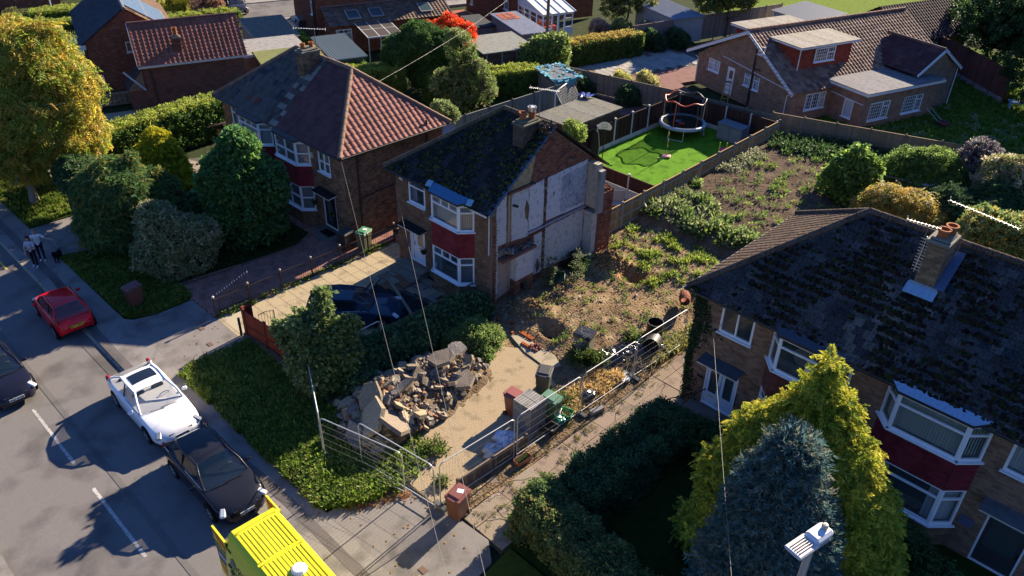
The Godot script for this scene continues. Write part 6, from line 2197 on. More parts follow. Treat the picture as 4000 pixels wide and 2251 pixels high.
	for i in 12: b.bx(Vector3(1.75,4.985,-1.17 - i * .5),Vector3(9.28,5.03 + .002 * (i % 2),-1.66 - i * .5),jit(Color(.26,.24,.21),.12))
	part(t,"dormer_felt",b,M.felt)
	plain_brick(t,Vector3(10.2,0,-3.95),Vector3.RIGHT,3.2,2.55,[[1.45,.5,2.3,1.8]],pk)
	plain_brick(t,Vector3(13.4,0,-4.15),BK,7.3,2.55,[[.45,.55,2.5,1.9],[3.95,.5,6.0,1.8]],pk)
	window(t,frame_of(Vector3(11.65,.5,-3.95),Vector3.RIGHT),.85,1.3,[[.05,.05,.8,1.25]],{"blind": "board","bcol": Color(.6,.62,.66)})
	for zz in [-4.6,-8.1]:
		window(t,frame_of(Vector3(13.4,.53,zz),BK),2.05,1.3,[[.04,.04,1.35,1.26],[1.35,.04,2.01,.9],[1.35,.9,2.01,1.26]],{"lattice": 1,"blind": "board","bcol": Color(.06,.065,.05)})
	b = MB.new()
	b.bx(Vector3(9.0,2.5,-3.7),Vector3(13.7,2.72,-11.8),wc)
	part(t,"extension_fascia",b,M.upvc)
	b = MB.new()
	for i in 8: b.bx(Vector3(8.8,2.725,-3.65 - i * 1.02),Vector3(13.75,2.76 + .002 * (i % 2),-4.66 - i * 1.02),jit(Color(.17,.165,.175),.08))
	part(t,"extension_felt",b,M.felt)
	gable_brick(t,Vector3(12.4,0,-10.0),BK,4.6,2.95,4.45,[],[Color(.27,.2,.15),Color(.24,.18,.14)],2.2)
	plain_brick(t,Vector3(13.35,0,-11.5),BK,.1,2.5,[],pk)
	var xs := Vector3(0,1.6,-2.45)
	roof_slope(t,Vector3(6.5,2.95,-9.75),Vector3.RIGHT,xs.normalized(),PackedVector2Array([Vector2(0,0),Vector2(6.2,0),Vector2(6.2,xs.length()),Vector2(1.5,xs.length())]),"pantile",dkc,M.tile,0)
	roof_slope(t,Vector3(12.7,2.95,-14.65),Vector3.LEFT,Vector3(0,1.6,2.45).normalized(),PackedVector2Array([Vector2(0,0),Vector2(6.2,0),Vector2(4.7,xs.length()),Vector2(0,xs.length())]),"pantile",dkc,M.tile,0)
	ridge(t,Vector3(7.5,4.6,-12.2),Vector3(12.7,4.6,-12.2),Color(.13,.085,.07),M.tile)
	b = MB.new()
	b.box(at(12.75,3.72,-11.0,0,.58),Vector3(.05,.2,3.0),wc)
	b.box(at(12.75,3.72,-13.42,0,-.58),Vector3(.05,.2,3.0),wc)
	part(t,"bargeboard",b,M.upvc)
	pipe(t,"soil_pipe",[Vector3(6.3,.1,.1),Vector3(6.3,4.9,.1)],.06,g(.012),M.plastic)
	pipe(t,"soil_pipe",[Vector3(6.3,2.9,.1),Vector3(7.0,2.95,.1)],.05,g(.012),M.plastic)
	pipe(t,"downpipe",[Vector3(.1,2.2,.3),Vector3(.15,2.0,.06),Vector3(.15,.05,.06)],.04,wc,M.upvc)
	pipe(t,"downpipe",[Vector3(10.45,2.2,.1),Vector3(9.95,2.0,.06),Vector3(9.95,.05,.06)],.04,wc,M.upvc)
	pipe(t,"downpipe",[Vector3(8.98,4.8,-1.47),Vector3(8.98,3.2,-1.47)],.04,wc,M.upvc)
	pipe(t,"overflow_pipe",[Vector3(2.9,2.9,.05),Vector3(10.0,2.35,.05)],.03,wc,M.upvc)
	pipe(t,"overflow_pipe",[Vector3(10.3,1.9,-3.9),Vector3(13.3,1.8,-3.9)],.03,wc,M.upvc)
	pipe(t,"downpipe",[Vector3(12.55,2.9,-14.5),Vector3(12.55,.05,-14.5)],.04,wc,M.upvc)
	var v := []
	for c in [Color(.3,.28,.25),Color(.27,.255,.24),Color(.33,.3,.26),Color(.2,.11,.08)]:
		var q := MB.new()
		q.cbox(at(0,0,0),Vector3(.88,.06,.58),.012,c)
		v.append(q)
	var l := []
	for i in 12:
		for j in 22:
			var a := 7.2 + i * .9 + (.45 if j % 2 else .0)
			var d := 19.0 + j * .6
			if d < 19.5 + (a - 8.0) * .3 or a > 16.2 - maxf(0,d - 27) * .4: continue
			if a > 12.8: continue
			var p := nb(a,.02,d)
			l.append([at(p.x,p.y,p.z,TURN),3 if R.randf() < .08 else R.randi() % 3])
	zone("flagged_drive",[[6.5,18.6],[6.5,33],[13.2,33],[13.2,19.5]],.012,Color(.1,.09,.08),M.mortar)
	var dr := get_child(get_child_count() - 1)
	pieces(dr,"flagstone",v,l,M.concrete,300)
	zone("block_drive",[[13.2,19.6],[13.2,33],[16.4,33],[16.4,26.5],[22,25.0],[24,22],[20,17.5]],.025,Color(.17,.085,.075),M.concrete)
	b = MB.new()
	for e in [-1.0,1.0]:
		b.tube([Vector3(e * .25,0,.35),Vector3(e * .2,1.5,0)],[.03],5,Color(.45,.3,.05))
		b.tube([Vector3(e * .22,0,-.45),Vector3(e * .2,1.5,0)],[.025],5,Color(.45,.3,.05))
	for i in 4: b.box(at(0,.3 + i * .32,.28 - i * .075),Vector3(.42,.03,.09),Color(.4,.27,.06))
	b.box(at(0,1.5,0),Vector3(.45,.05,.2),g(.05))
	single("step_ladder",b,M.paint,"yellow step ladder standing by the white bungalow door","ladder","",Transform3D(Basis(UP,.4),nb(21.2,0,27.0)))
func outbuildings() -> void:
	var t := shed("ribbed metal-roofed garage with a tan and grey roof by the parked estate car","garage","garage",-6.9,-1.2,-3.1,.3,2.55,2.3,Color(.33,.26,.23),M.plaster,Color(.22,.205,.165),20,{"sharp": .25,"amp": .05,"fascia": Color(.5,.47,.42)})
	shed("grey flat-roofed garage with a blue door beside the red pantile slope","garage","garage",-.9,3.0,-5.2,-.2,2.4,2.35,Color(.3,.2,.15),M.brick,Color(.26,.25,.24),0,{"fascia": Color(.5,.5,.5),"fh": .2})
	shed("lean-to with a yellow-green corrugated roof just behind the old chimney","lean_to_shed","shed",2.7,5.5,-4.1,.5,2.4,2.15,Color(.22,.1,.07),M.brick,Color(.32,.33,.14),46,{"sharp": .9,"amp": .035,"fascia": Color(.5,.5,.46)})
	shed("grey-green ribbed roof shelter beside the clipped cube hedge","metal_shed","shed",.5,6.0,1.1,3.6,2.4,2.1,Color(.12,.16,.14),M.paint,Color(.17,.2,.19),14,{"sharp": .45,"amp": .05,"fascia": Color(.12,.18,.15),"rm": M.paint})
	t = shed("brown panelled garage with a flat grey-green felt roof","garage","garage",5.3,9.1,12.4,16.7,2.35,2.15,Color(.1,.065,.05),M.wood,Color(.205,.215,.195),0,{"eave": .25,"fascia": Color(.24,.23,.2)})
	var b := MB.new()
	for i in 4: b.bx(Vector3(3.78,0,-.1 - i * 1.36),Vector3(3.9,2.1,-.22 - i * 1.36),Color(.33,.3,.27))
	part(t,"concrete_post",b,M.concrete)
	for i in 3:
		for j in 12:
			b = MB.new()
			b.box(at(3.83,.15 + j * .165,-.84 - i * 1.36),Vector3(.03,.155,1.2),jit(Color(.15,.085,.055),.2))
			part(t,"cladding_board",b,M.wood)
	t = shed("outhouse with a corrugated roof of grey sheets and rusty patches","outhouse","shed",.0,5.8,17.6,20.0,2.55,2.2,Color(.24,.2,.2),M.plaster,Color(.36,.37,.41),26,{"sharp": .9,"amp": .03})
	b = MB.new()
	for i in 9:
		var x := .2 + (i % 3) * .62
		var z := -.2 - floorf(i / 3.0) * .6
		b.quad(Vector3(x + .55,2.62 - (x + .55) * .06 + .0,z),Vector3(x + .55,2.62 - (x + .55) * .06,z - .5),Vector3(x,2.62 - x * .06,z - .5),Vector3(x,2.62 - x * .06,z),jit(Color(.3,.08,.045),.3))
	part(t,"rusty_sheet",b,M.tile)
	window(t,frame_of(Vector3(5.8,.9,-.5),BK),1.7,.95,[[.04,.04,.56,.91],[.56,.04,1.13,.91],[1.13,.04,1.66,.91]],{"dz": .03,"blind": "board","bcol": g(.04)})
	t = shed("pale rendered garage with a leaf-strewn grey sheet roof beyond the tall fence","garage","garage",1.3,7.2,32.6,36.0,2.5,2.3,Color(.36,.345,.34),M.plaster,Color(.2,.23,.28),26,{"sharp": .8,"amp": .03,"fascia": Color(.3,.29,.27)})
	shed("low grey lean-to between the two red brick houses","lean_to_shed","shed",-2.4,.8,15.8,17.4,2.0,1.8,Color(.2,.19,.19),M.plaster,Color(.06,.065,.07),0)
	t = shed("weathered timber shed under a grey felt and torn blue tarpaulin roof","timber_shed","shed",13.7,16.6,14.4,16.4,2.0,1.85,Color(.2,.17,.145),M.wood,Color(.14,.15,.165),0,{"eave": .12})
	for j in 12:
		b = MB.new()
		b.box(at(1.45,.1 + j * .155,.012,0,.06),Vector3(2.9,.15,.02),jit(Color(.23,.195,.165),.15))
		part(t,"cladding_board",b,M.wood)
		b = MB.new()
		b.box(at(2.912,.1 + j * .145,-1.0,PI / 2,.06),Vector3(2.0,.14,.02),jit(Color(.21,.18,.155),.15))
		part(t,"cladding_board",b,M.wood)
	b = MB.new()
	for i in 240:
		var x := R.randf_range(-.2,3.1)
		var z := R.randf_range(-2.2,.2)
		var edge := minf(minf(x + .2,3.1 - x),minf(z + 2.2,.2 - z))
		if edge > .4 and R.randf() < .85: continue
		var y := 2.06 - x * .05
		var c := jit(pick([Color(.09,.33,.4),Color(.2,.45,.5),Color(.3,.42,.45)]),.2)
		var p := Vector3(x,y + R.randf_range(0,.08),z)
		b.quad(p,p + Vector3(R.randf_range(.1,.35),R.randf_range(-.08,.05),R.randf_range(-.1,.1)),p + Vector3(R.randf_range(.1,.3),R.randf_range(-.05,.06),R.randf_range(-.3,-.1)),p + Vector3(R.randf_range(-.1,.1),R.randf_range(-.05,.05),R.randf_range(-.3,-.1)),c)
	b.quad(Vector3(3.05,1.3,.1),Vector3(3.07,1.45,-1.6),Vector3(3.1,2.0,-2.0),Vector3(3.1,2.0,.1),Color(.08,.3,.36))
	part(t,"tarpaulin",b,M.sheet)
	t = thing("outbuilding","long dark outbuilding with a grey-green felt roof left of the dark fence","outbuilding","",Vector3(-33.0,0,-36.7))
	b = MB.new()
	b.bx(Vector3(0,0,-5.0),Vector3(2.8,2.3,0),Color(.07,.05,.045))
	part(t,"wall",b,M.wood)
	for i in 6:
		b = MB.new()
		b.bx(Vector3(-.15,2.3 + .003 * (i % 2),-.85 * (i + 1) - .05),Vector3(2.9,2.4 + .006 * (i % 2),-.85 * i + .15),jit(Color(.155,.15,.13),.1))
		part(t,"felt_strip",b,M.felt)
	for j in 13:
		b = MB.new()
		b.box(at(1.4,.1 + j * .17,.012,0,.05),Vector3(2.8,.165,.02),jit(Color(.085,.045,.035),.15))
		part(t,"cladding_board",b,M.wood)
	b = MB.new()
	for i in 30: b.tri(Vector3(0,0,0) + Vector3(R.randfn(),R.randf() * 2,R.randfn()) * .1,Vector3(R.randfn(),.6,R.randfn()) * .3,Vector3(R.randfn(),.4,R.randfn()) * .3,jit(Color(.1,.13,.4),.4))
	single("crumpled_bag",b,M.sheet,"crumpled blue and silver bag on the back edge of the felt roof","bag","",at(-33.0,2.45,-41.5))
	t = thing("bungalow","low house with a white fascia at the far top left corner beside the lamp post","bungalow","",nb(-29.5,0,-30),TURN)
	plain_brick(t,Vector3(0,0,0),BK,13.5,2.5,[[6,.4,8,2.2],[9.5,.9,12.5,2.1]],REDB)
	plain_brick(t,Vector3(-6,0,0),Vector3.RIGHT,6,2.5,[],REDB)
	window(t,frame_of(Vector3(0,.4,-6),BK),2,1.8,[[.04,.04,1,1.76],[1,.04,1.96,1.76]],{"blind": "vertical","bcol": g(.2)})
	window(t,frame_of(Vector3(0,.9,-9.5),BK),3,1.2,[[.04,.04,1,1.16],[1,.04,2,1.16],[2,.04,2.96,1.16]],{"blind": "curtains"})
	b = MB.new()
	b.bx(Vector3(-6,2.5,.3),Vector3(.6,2.75,-13.8),Color(.6,.6,.62))
	part(t,"fascia",b,M.upvc)
	var cd := []
	for i in 5: cd.append(jit(Color(.07,.06,.06),.2))
	roof_slope(t,Vector3(.7,2.78,.3),BK,Vector3(-4,2.0,0).normalized(),PackedVector2Array([Vector2(0,0),Vector2(14.1,0),Vector2(14.1,4.5),Vector2(0,4.5)]),"flat",cd,M.tile,0)
	t = thing("brick_house","far red brick house with a lit brick end at the top edge beyond the road","house","",nb(-36,0,-15),TURN)
	plain_brick(t,Vector3(0,0,0),BK,7,5.5,[],REDB)
	plain_brick(t,Vector3(-7,0,0),Vector3.RIGHT,7,5.5,[[4.5,.5,5.5,2.2]],REDB)
	b = MB.new()
	b.bx(Vector3(-7.3,5.5,.3),Vector3(.3,5.7,-7.3),Color(.08,.07,.07))
	part(t,"roof",b,M.tile)
	t = thing("terraced_house","far house with white framed windows at the top edge beyond the road","house","",nb(-33,0,-1),TURN)
	plain_brick(t,Vector3(0,0,0),BK,14,5.0,[[.5,.8,2.5,2.2],[4.0,.8,6.0,2.2]],REDB)
	window(t,frame_of(Vector3(0,.8,-.5),BK),2,1.4,[[.04,.04,1,1.36],[1,.04,1.96,1.36]],{"blind": "curtains"})
	window(t,frame_of(Vector3(0,.8,-4),BK),2,1.4,[[.04,.04,1,1.36],[1,.04,1.96,1.36]],{"blind": "curtains"})
	b = MB.new()
	b.bx(Vector3(-6,5.0,.3),Vector3(.3,5.2,-14.3),Color(.08,.07,.07))
	part(t,"roof",b,M.tile)
	t = thing("garden_room","white garden room with a dark blue-grey sheet roof behind the dormer","outbuilding","",nb(8.0,0,44.0),TURN)
	b = MB.new()
	b.bx(Vector3(0,0,-4),Vector3(4.6,2.2,0),Color(.55,.57,.62))
	part(t,"wall",b,M.upvc)
	window(t,frame_of(Vector3(.4,.5,.04),Vector3.RIGHT),2.0,1.5,[[.04,.04,1,.9],[1,.04,1.96,.9],[.04,.9,1,1.46],[1,.9,1.96,1.46]],{"dz": .0,"blind": "board","bcol": g(.03)})
	window(t,frame_of(Vector3(3.0,.5,.04),Vector3.RIGHT),1.3,1.4,[[.04,.04,.65,1.36],[.65,.04,1.26,1.36]],{"dz": .0,"blind": "board","bcol": g(.03)})
	b = MB.new()
	ribbed(b,[Vector3(-.2,2.25,.3),Vector3(5.2,2.25,.3),Vector3(5.2,2.7,-4.2),Vector3(-.2,2.7,-4.2)],26,.03,Color(.09,.11,.15),.6)
	part(t,"roof",b,M.paint)
	t = thing("neighbouring_bungalow","dark-roofed house in deep shade under the big tree behind the bungalow","bungalow","",nb(15.0,0,46.0),TURN)
	gable_brick(t,Vector3(0,0,0),Vector3.RIGHT,6.5,2.5,4.6,[],[Color(.25,.17,.14)])
	plain_brick(t,Vector3(6.5,0,0),BK,8,2.5,[[3,1.0,4.2,2.0]],[Color(.25,.18,.15)])
	window(t,frame_of(Vector3(6.5,1.0,-3),BK),1.2,1.0,[[.04,.04,.6,.96],[.6,.04,1.16,.96]],{"lattice": 1,"blind": "board","bcol": g(.3)})
	var cn := []
	for i in 5: cn.append(jit(Color(.075,.045,.045),.2))
	var sn := Vector3(-3.5,2.2,0)
	roof_slope(t,Vector3(6.8,2.45,.3),BK,sn.normalized(),PackedVector2Array([Vector2(0,0),Vector2(9,0),Vector2(9,sn.length()),Vector2(0,sn.length())]),"pantile",cn,M.tile,0)
	roof_slope(t,Vector3(-.3,2.45,-8.7),Vector3(0,0,1),Vector3(3.55,2.2,0).normalized(),PackedVector2Array([Vector2(0,0),Vector2(9,0),Vector2(9,4.18),Vector2(0,4.18)]),"pantile",cn,M.tile,0)
func lobes(a: Array,sy := 1.0,sx := 1.0) -> Array:
	return a.map(func(e): return [Vector3(e[0],maxf(e[1],e[3] * .35),e[2]),Vector3(e[3] * sx,e[3] * sy,e[3] * sx)])
func bush(called: String,label: String,cat: String,base: Vector3,kind: String,size: float,lb: Array,n: int,cols: Array,opt := {}) -> Node3D:
	var t := thing(called,label,cat,opt.get("group",""),base)
	var l := lb.map(func(e): return [e[0] - base,e[1]])
	if opt.has("th"):
		trunk(t,Vector3(0,-.1,0),Vector3(opt.get("tx",.0),opt.th,opt.get("tz",.0)),opt.get("tr",.12),opt.get("tr",.12) * .5,opt.get("bark",Color(.09,.075,.055)),opt.get("limbs",0),opt.get("reach",1.2))
	crown(t,kind,size,l,n,cols,opt)
	return t
func plants() -> void:
	R.seed = 77
	var au := [Color(.14,.165,.022),Color(.2,.17,.024),Color(.24,.165,.03),Color(.1,.14,.02),Color(.26,.2,.03)]
	bush("autumn_tree","large spreading tree with yellowing autumn leaves over the road at the far left","tree",Vector3(-47.0,0,-10.4),"ash",.6,lobes([[-46.65,7.6,-11.97,1.9],[-46.4,8.5,-13.09,1.15],[-46.4,5.9,-13.13,2.1],[-46.83,4.9,-11.15,2.4],[-46.47,3.6,-12.8,2.1],[-47.08,3.0,-9.9,1.9],[-46.73,2.6,-11.6,1.5],[-46.0,3.2,-13.8,.95],[-48.4,6.2,-10.2,2.3],[-49.3,4.2,-9.6,2.2],[-50.6,5.5,-11.5,2.2],[-47.9,3.2,-8.3,1.5],[-49.0,7.6,-12.0,1.9]]),9000,au,{"th": 5.0,"tr": .22,"limbs": 13,"reach": 3.0,"core": .3,"shell": .45,"bark": Color(.26,.22,.19),"gap": .12,"var": .3})
	var gr := [Color(.05,.1,.02),Color(.07,.12,.025),Color(.04,.08,.018)]
	var dkg := [Color(.028,.06,.018),Color(.036,.075,.022),Color(.022,.045,.015)]
	bush("lollipop_tree","round-headed evergreen bush on a bare dark trunk beside the drive entrance","tree",Vector3(-44.2,0,-11.5),"broad",.26,lobes([[-44.0,2.1,-12.2,1.15]],.85),1500,[Color(.03,.07,.02),Color(.045,.085,.03),Color(.06,.075,.04)],{"th": 1.4,"tr": .11,"bark": Color(.04,.03,.025),"sd": 4,"up": .5})
	bush("golden_conifer","upright golden-yellow conifer rising behind the clipped mass of greenery","conifer",Vector3(-42.3,0,-15.8),"spray",.42,lobes([[-42.2,3.2,-16.0,.75],[-42.16,1.9,-16.1,1.15],[-42.17,.7,-16.1,1.15],[-42.4,2.5,-15.7,.85],[-41.8,1.4,-16.4,.9]],1.25),1500,[Color(.22,.2,.012),Color(.28,.24,.015),Color(.16,.17,.012),Color(.09,.11,.012)],{"up": .8,"th": 2.4,"var": .3})
	bush("sycamore","dense dark green sycamore standing close in front of the brown semi's bays","tree",Vector3(-34.7,0,-16.6),"broad",.42,lobes([[-34.57,5.2,-16.9,.85],[-34.66,3.9,-16.7,1.4],[-34.3,3.1,-17.43,1.35],[-34.86,2.2,-16.27,1.4],[-34.34,1.3,-17.35,1.15],[-35.2,3.7,-15.99,1.05],[-34.9,.9,-16.5,1.05],[-35.6,2.6,-17.2,1.2]]),4200,[Color(.035,.085,.03),Color(.045,.1,.03),Color(.06,.115,.028)],{"th": 3.0,"tr": .13,"limbs": 5,"sd": 2,"core": .55})
	bush("conifer_mass","wide trimmed dark conifer with feathery shoots at the front corner of the left garden","conifer",Vector3(-38.7,0,-12.8),"spray",.36,lobes([[-38.84,2.9,-12.37,1.6],[-39.3,2.85,-11.5,1.2],[-38.57,2.7,-13.3,1.1],[-38.1,2.2,-14.0,1.1],[-39.02,1.3,-11.84,1.65],[-39.3,1.4,-11.1,1.1],[-38.61,3.8,-13.08,.5],[-38.55,4.6,-13.2,.22],[-38.5,.9,-13.0,1.35],[-38.3,3.3,-14.1,.45],[-38.0,2.8,-14.6,.4]]),4600,[Color(.045,.085,.025),Color(.06,.1,.03),Color(.035,.07,.028),Color(.11,.11,.03)],{"sd": 3,"up": .5,"th": 2.2})
	bush("variegated_shrub","large rounded shrub with pale-edged leaves between the dark conifer and the lawn","shrub",Vector3(-34.6,0,-12.9),"small",.34,lobes([[-34.9,2.75,-12.4,.9],[-34.51,1.9,-12.95,1.15],[-33.9,1.75,-13.8,.95],[-34.2,.8,-13.3,1.05],[-34.9,1.2,-12.2,1.2],[-34.5,.4,-12.6,1.0]],.95),4200,[Color(.1,.12,.05),Color(.16,.16,.085),Color(.07,.095,.04),Color(.2,.18,.1)],{"sd": 5,"core": .66})
	bush("shade_shrub","dark broadleaf shrub in the shade beside the parked blue car","shrub",Vector3(-36.7,0,-15.2),"broad",.36,lobes([[-36.56,1.5,-15.35,1.0],[-36.9,.9,-14.6,.9],[-37.6,.9,-15.3,.8]]),900,dkg,{"sd": 6})
	var gold := [Color(.2,.2,.022),Color(.15,.17,.02),Color(.26,.235,.03),Color(.1,.13,.02)]
	bush("golden_cypress","tall feathery yellow-green cypress in front of the white bays, behind the street lamp","conifer",Vector3(-5.1,0,-17.7),"spray",.44,lobes([[-5.32,8.0,-17.71,.14],[-5.36,7.55,-17.7,.26],[-5.42,6.9,-17.67,.5],[-5.1,6.2,-17.79,.8],[-5.79,5.9,-17.59,.6],[-6.5,4.7,-17.38,.9],[-5.54,4.8,-17.66,1.35],[-4.5,4.8,-17.95,1.1],[-6.7,2.9,-17.33,1.3],[-4.0,3.2,-18.07,1.4],[-5.6,2.6,-17.64,1.9],[-6.4,1.0,-17.44,1.7],[-3.6,1.5,-18.2,1.5],[-5.2,1.0,-17.6,2.0]],1.15),8200,gold,{"up": .55,"th": 6.5,"tr": .18,"sd": 7,"core": .66})
	var sp := [Color(.045,.085,.085),Color(.06,.1,.1),Color(.035,.065,.06),Color(.1,.11,.085)]
	bush("blue_spruce","blue-grey spruce growing against the front of the yellow-green cypress","conifer",Vector3(-4.9,0,-15.6),"needle",.5,lobes([[-4.99,6.9,-15.57,.28],[-4.93,6.2,-15.59,.65],[-4.99,5.2,-15.57,.95],[-4.84,4.1,-15.62,1.3],[-4.78,2.7,-15.64,1.6],[-4.7,1.2,-15.6,1.8]],1.0),4200,sp,{"up": .2,"th": 5.8,"tr": .16,"sd": 8,"core": .7})
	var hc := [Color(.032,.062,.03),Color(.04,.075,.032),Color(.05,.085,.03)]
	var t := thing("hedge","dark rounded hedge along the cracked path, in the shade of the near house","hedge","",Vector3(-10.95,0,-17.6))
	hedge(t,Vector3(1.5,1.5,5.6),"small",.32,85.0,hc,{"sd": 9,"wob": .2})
	t = thing("hedge","sunlit front hedge with browning tips above the low wall by the street lamp","hedge","",Vector3(-9.2,0,-13.4),-.16)
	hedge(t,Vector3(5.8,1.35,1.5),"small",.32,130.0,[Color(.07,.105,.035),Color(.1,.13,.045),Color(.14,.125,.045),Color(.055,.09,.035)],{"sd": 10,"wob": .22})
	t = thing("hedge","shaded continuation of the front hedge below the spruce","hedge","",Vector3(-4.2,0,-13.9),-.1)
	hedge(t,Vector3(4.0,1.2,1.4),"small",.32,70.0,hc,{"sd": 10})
	bush("shrub","small leafy shrub at the corner of the front hedge and the cracked path","shrub",Vector3(-11.65,0,-13.9),"small",.3,lobes([[-11.6,1.1,-13.9,.5],[-11.7,.5,-13.8,.45]]),420,[Color(.06,.1,.035),Color(.09,.13,.045)],{"sd": 5})
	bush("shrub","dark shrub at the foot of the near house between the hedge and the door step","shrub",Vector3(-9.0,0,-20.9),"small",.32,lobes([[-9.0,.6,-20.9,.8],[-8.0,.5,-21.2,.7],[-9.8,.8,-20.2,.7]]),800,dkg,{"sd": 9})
	bush("shrub","dark shrubs below the lower bay right of the cypress","shrub",Vector3(-2.2,0,-20.4),"small",.32,lobes([[-2.6,.6,-20.6,.9],[-1.4,.5,-20.2,.8],[-.6,.4,-19.6,.7]]),800,dkg,{"sd": 9})
	bush("leafy_sapling","sunlit self-seeded sapling with big pale leaves beside the red fence and wire panel","tree",Vector3(-22.1,0,-12.9),"broad",.36,lobes([[-22.39,3.0,-12.35,.7],[-22.04,3.8,-12.92,.34],[-21.98,4.4,-13.04,.2],[-22.7,2.8,-11.85,.42],[-21.89,2.5,-13.19,.65],[-22.3,1.9,-12.49,1.0],[-21.77,1.7,-13.39,.75],[-22.29,.9,-12.6,.95],[-21.56,2.95,-13.74,.34],[-23.0,3.1,-11.6,.25]]),1500,[Color(.1,.135,.04),Color(.14,.165,.06),Color(.075,.11,.035),Color(.06,.095,.04)],{"th": 3.6,"tr": .05,"limbs": 6,"reach": 1.0,"core": .25,"shell": .4,"sd": 11,"gap": .1})
	bush("undergrowth","dark tangled undergrowth along the foot of the picket fence","undergrowth",Vector3(-21.9,0,-17.0),"broad",.34,lobes([[-21.9,.6,-14.6,.9],[-21.8,.6,-15.8,.85],[-21.7,.55,-17.0,.85],[-21.8,.5,-18.2,.8],[-21.9,.55,-19.4,.75],[-21.7,.5,-20.4,.7],[-21.2,.35,-18.9,.7],[-21.0,.35,-13.6,.8]]),2600,[Color(.035,.065,.025),Color(.05,.085,.03),Color(.03,.055,.025)],{"sd": 12})
	bush("weed_bush","sunlit sprawling weedy bush at the top end of the rubble heap","shrub",Vector3(-20.1,0,-18.9),"small",.28,lobes([[-20.15,.5,-18.9,.85],[-20.5,.5,-18.2,.6],[-19.8,.35,-19.5,.6],[-19.5,.25,-18.6,.6],[-20.7,.4,-19.5,.55]],.75),1500,[Color(.085,.13,.035),Color(.12,.15,.055),Color(.06,.1,.03)],{"sd": 13})
	bush("sycamore_sapling","young sycamore at the end of the bare soil, behind the near roof","tree",Vector3(-15.0,.3,-43.4),"broad",.5,lobes([[-15.2,2.1,-43.36,1.05],[-14.89,3.4,-43.47,.4],[-15.68,1.5,-43.2,.85],[-14.4,2.5,-43.61,.8],[-15.08,.8,-43.41,.95]]),620,[Color(.08,.135,.03),Color(.12,.165,.035),Color(.055,.1,.025)],{"th": 2.6,"tr": .06,"limbs": 4,"sd": 2,"core": .35,"gap": .1})
	bush("yellowing_tree","low spreading tree with sparse yellow-brown leaves behind the near roof ridge","tree",Vector3(-11.5,.3,-41.7),"ash",.45,lobes([[-12.15,1.9,-41.57,1.25],[-11.03,2.0,-41.87,1.25],[-13.0,1.6,-41.32,.8],[-10.16,1.5,-42.11,1.05],[-11.69,.9,-41.69,1.05]],.85),1700,[Color(.2,.145,.03),Color(.25,.17,.03),Color(.13,.13,.035),Color(.17,.14,.05)],{"th": 1.5,"tr": .07,"limbs": 6,"core": .2,"shell": .4,"gap": .1})
	bush("ivy_mound","ivy mound covering most of the old corrugated shed roof","climber",Vector3(-12.3,.3,-47.0),"small",.42,lobes([[-13.1,2.3,-46.75,1.25],[-11.92,2.5,-47.1,1.45],[-12.37,1.6,-46.6,1.5],[-13.3,1.6,-46.64,1.1],[-11.1,2.0,-47.3,1.3],[-11.6,1.2,-45.6,1.3]],.7),2800,[Color(.08,.13,.028),Color(.12,.165,.035),Color(.05,.085,.022)],{"sd": 14})
	bush("purple_shrub","purple-leaved shrub with silvery tops right of the ivy mound","shrub",Vector3(-9.6,.3,-48.3),"small",.42,lobes([[-10.0,3.2,-48.27,1.1],[-9.9,1.8,-48.27,1.3],[-9.2,1.5,-48.4,1.2]]),1300,[Color(.1,.085,.095),Color(.055,.045,.06),Color(.15,.15,.14)],{"sd": 15,"th": 2.0})
	bush("flowering_bush","tall pale cream-flowered bush at the right edge above the near roof","shrub",Vector3(-7.8,.3,-46.9),"small",.42,lobes([[-8.47,3.0,-46.73,1.2],[-7.4,3.4,-46.81,1.2],[-8.06,1.9,-46.5,1.2],[-7.0,1.8,-46.6,1.3],[-6.0,2.8,-46.8,1.3]]),2200,[Color(.22,.2,.12),Color(.3,.265,.17),Color(.08,.11,.035),Color(.14,.14,.06)],{"sd": 16})
	bush("garden_bush","large sunlit bush rising behind the near chimney at the right edge","shrub",Vector3(-6.0,.2,-36.9),"small",.38,lobes([[-6.53,4.3,-36.85,1.05],[-5.5,4.4,-36.99,1.1],[-4.8,4.0,-37.07,1.05],[-6.9,3.6,-36.81,.85],[-5.8,2.8,-36.6,1.5],[-4.2,2.8,-37.2,1.5],[-3.4,3.4,-37.4,1.2]]),3000,[Color(.1,.14,.045),Color(.15,.17,.07),Color(.07,.11,.035),Color(.2,.16,.04)],{"sd": 17,"th": 2.5})
	bush("dark_conifer","dark conifer in the shade between the ivy mound and the near roof","conifer",Vector3(-9.3,.2,-44.0),"spray",.5,lobes([[-9.6,1.4,-44.2,1.4],[-8.6,1.5,-43.6,1.4],[-7.4,1.6,-43.0,1.5],[-8.0,2.2,-45.0,1.2]]),1500,[Color(.025,.05,.022),Color(.035,.06,.025)],{"sd": 18})
	bush("rose_tree","tall straggly rose-hip tree on a thin stem behind the red pantile roof","tree",Vector3(-41.2,0,-38.0),"small",.4,lobes([[-41.51,4.8,-37.66,1.0],[-41.24,3.6,-37.95,.95],[-40.86,2.8,-38.36,1.1],[-41.35,1.7,-37.83,1.5],[-40.3,1.8,-38.78,1.0],[-42.2,2.0,-37.11,1.1]]),2400,[Color(.075,.115,.03),Color(.12,.15,.05),Color(.05,.09,.025),Color(.17,.15,.08)],{"th": 3.2,"tr": .08,"sd": 19,"core": .4,"gap": .08})
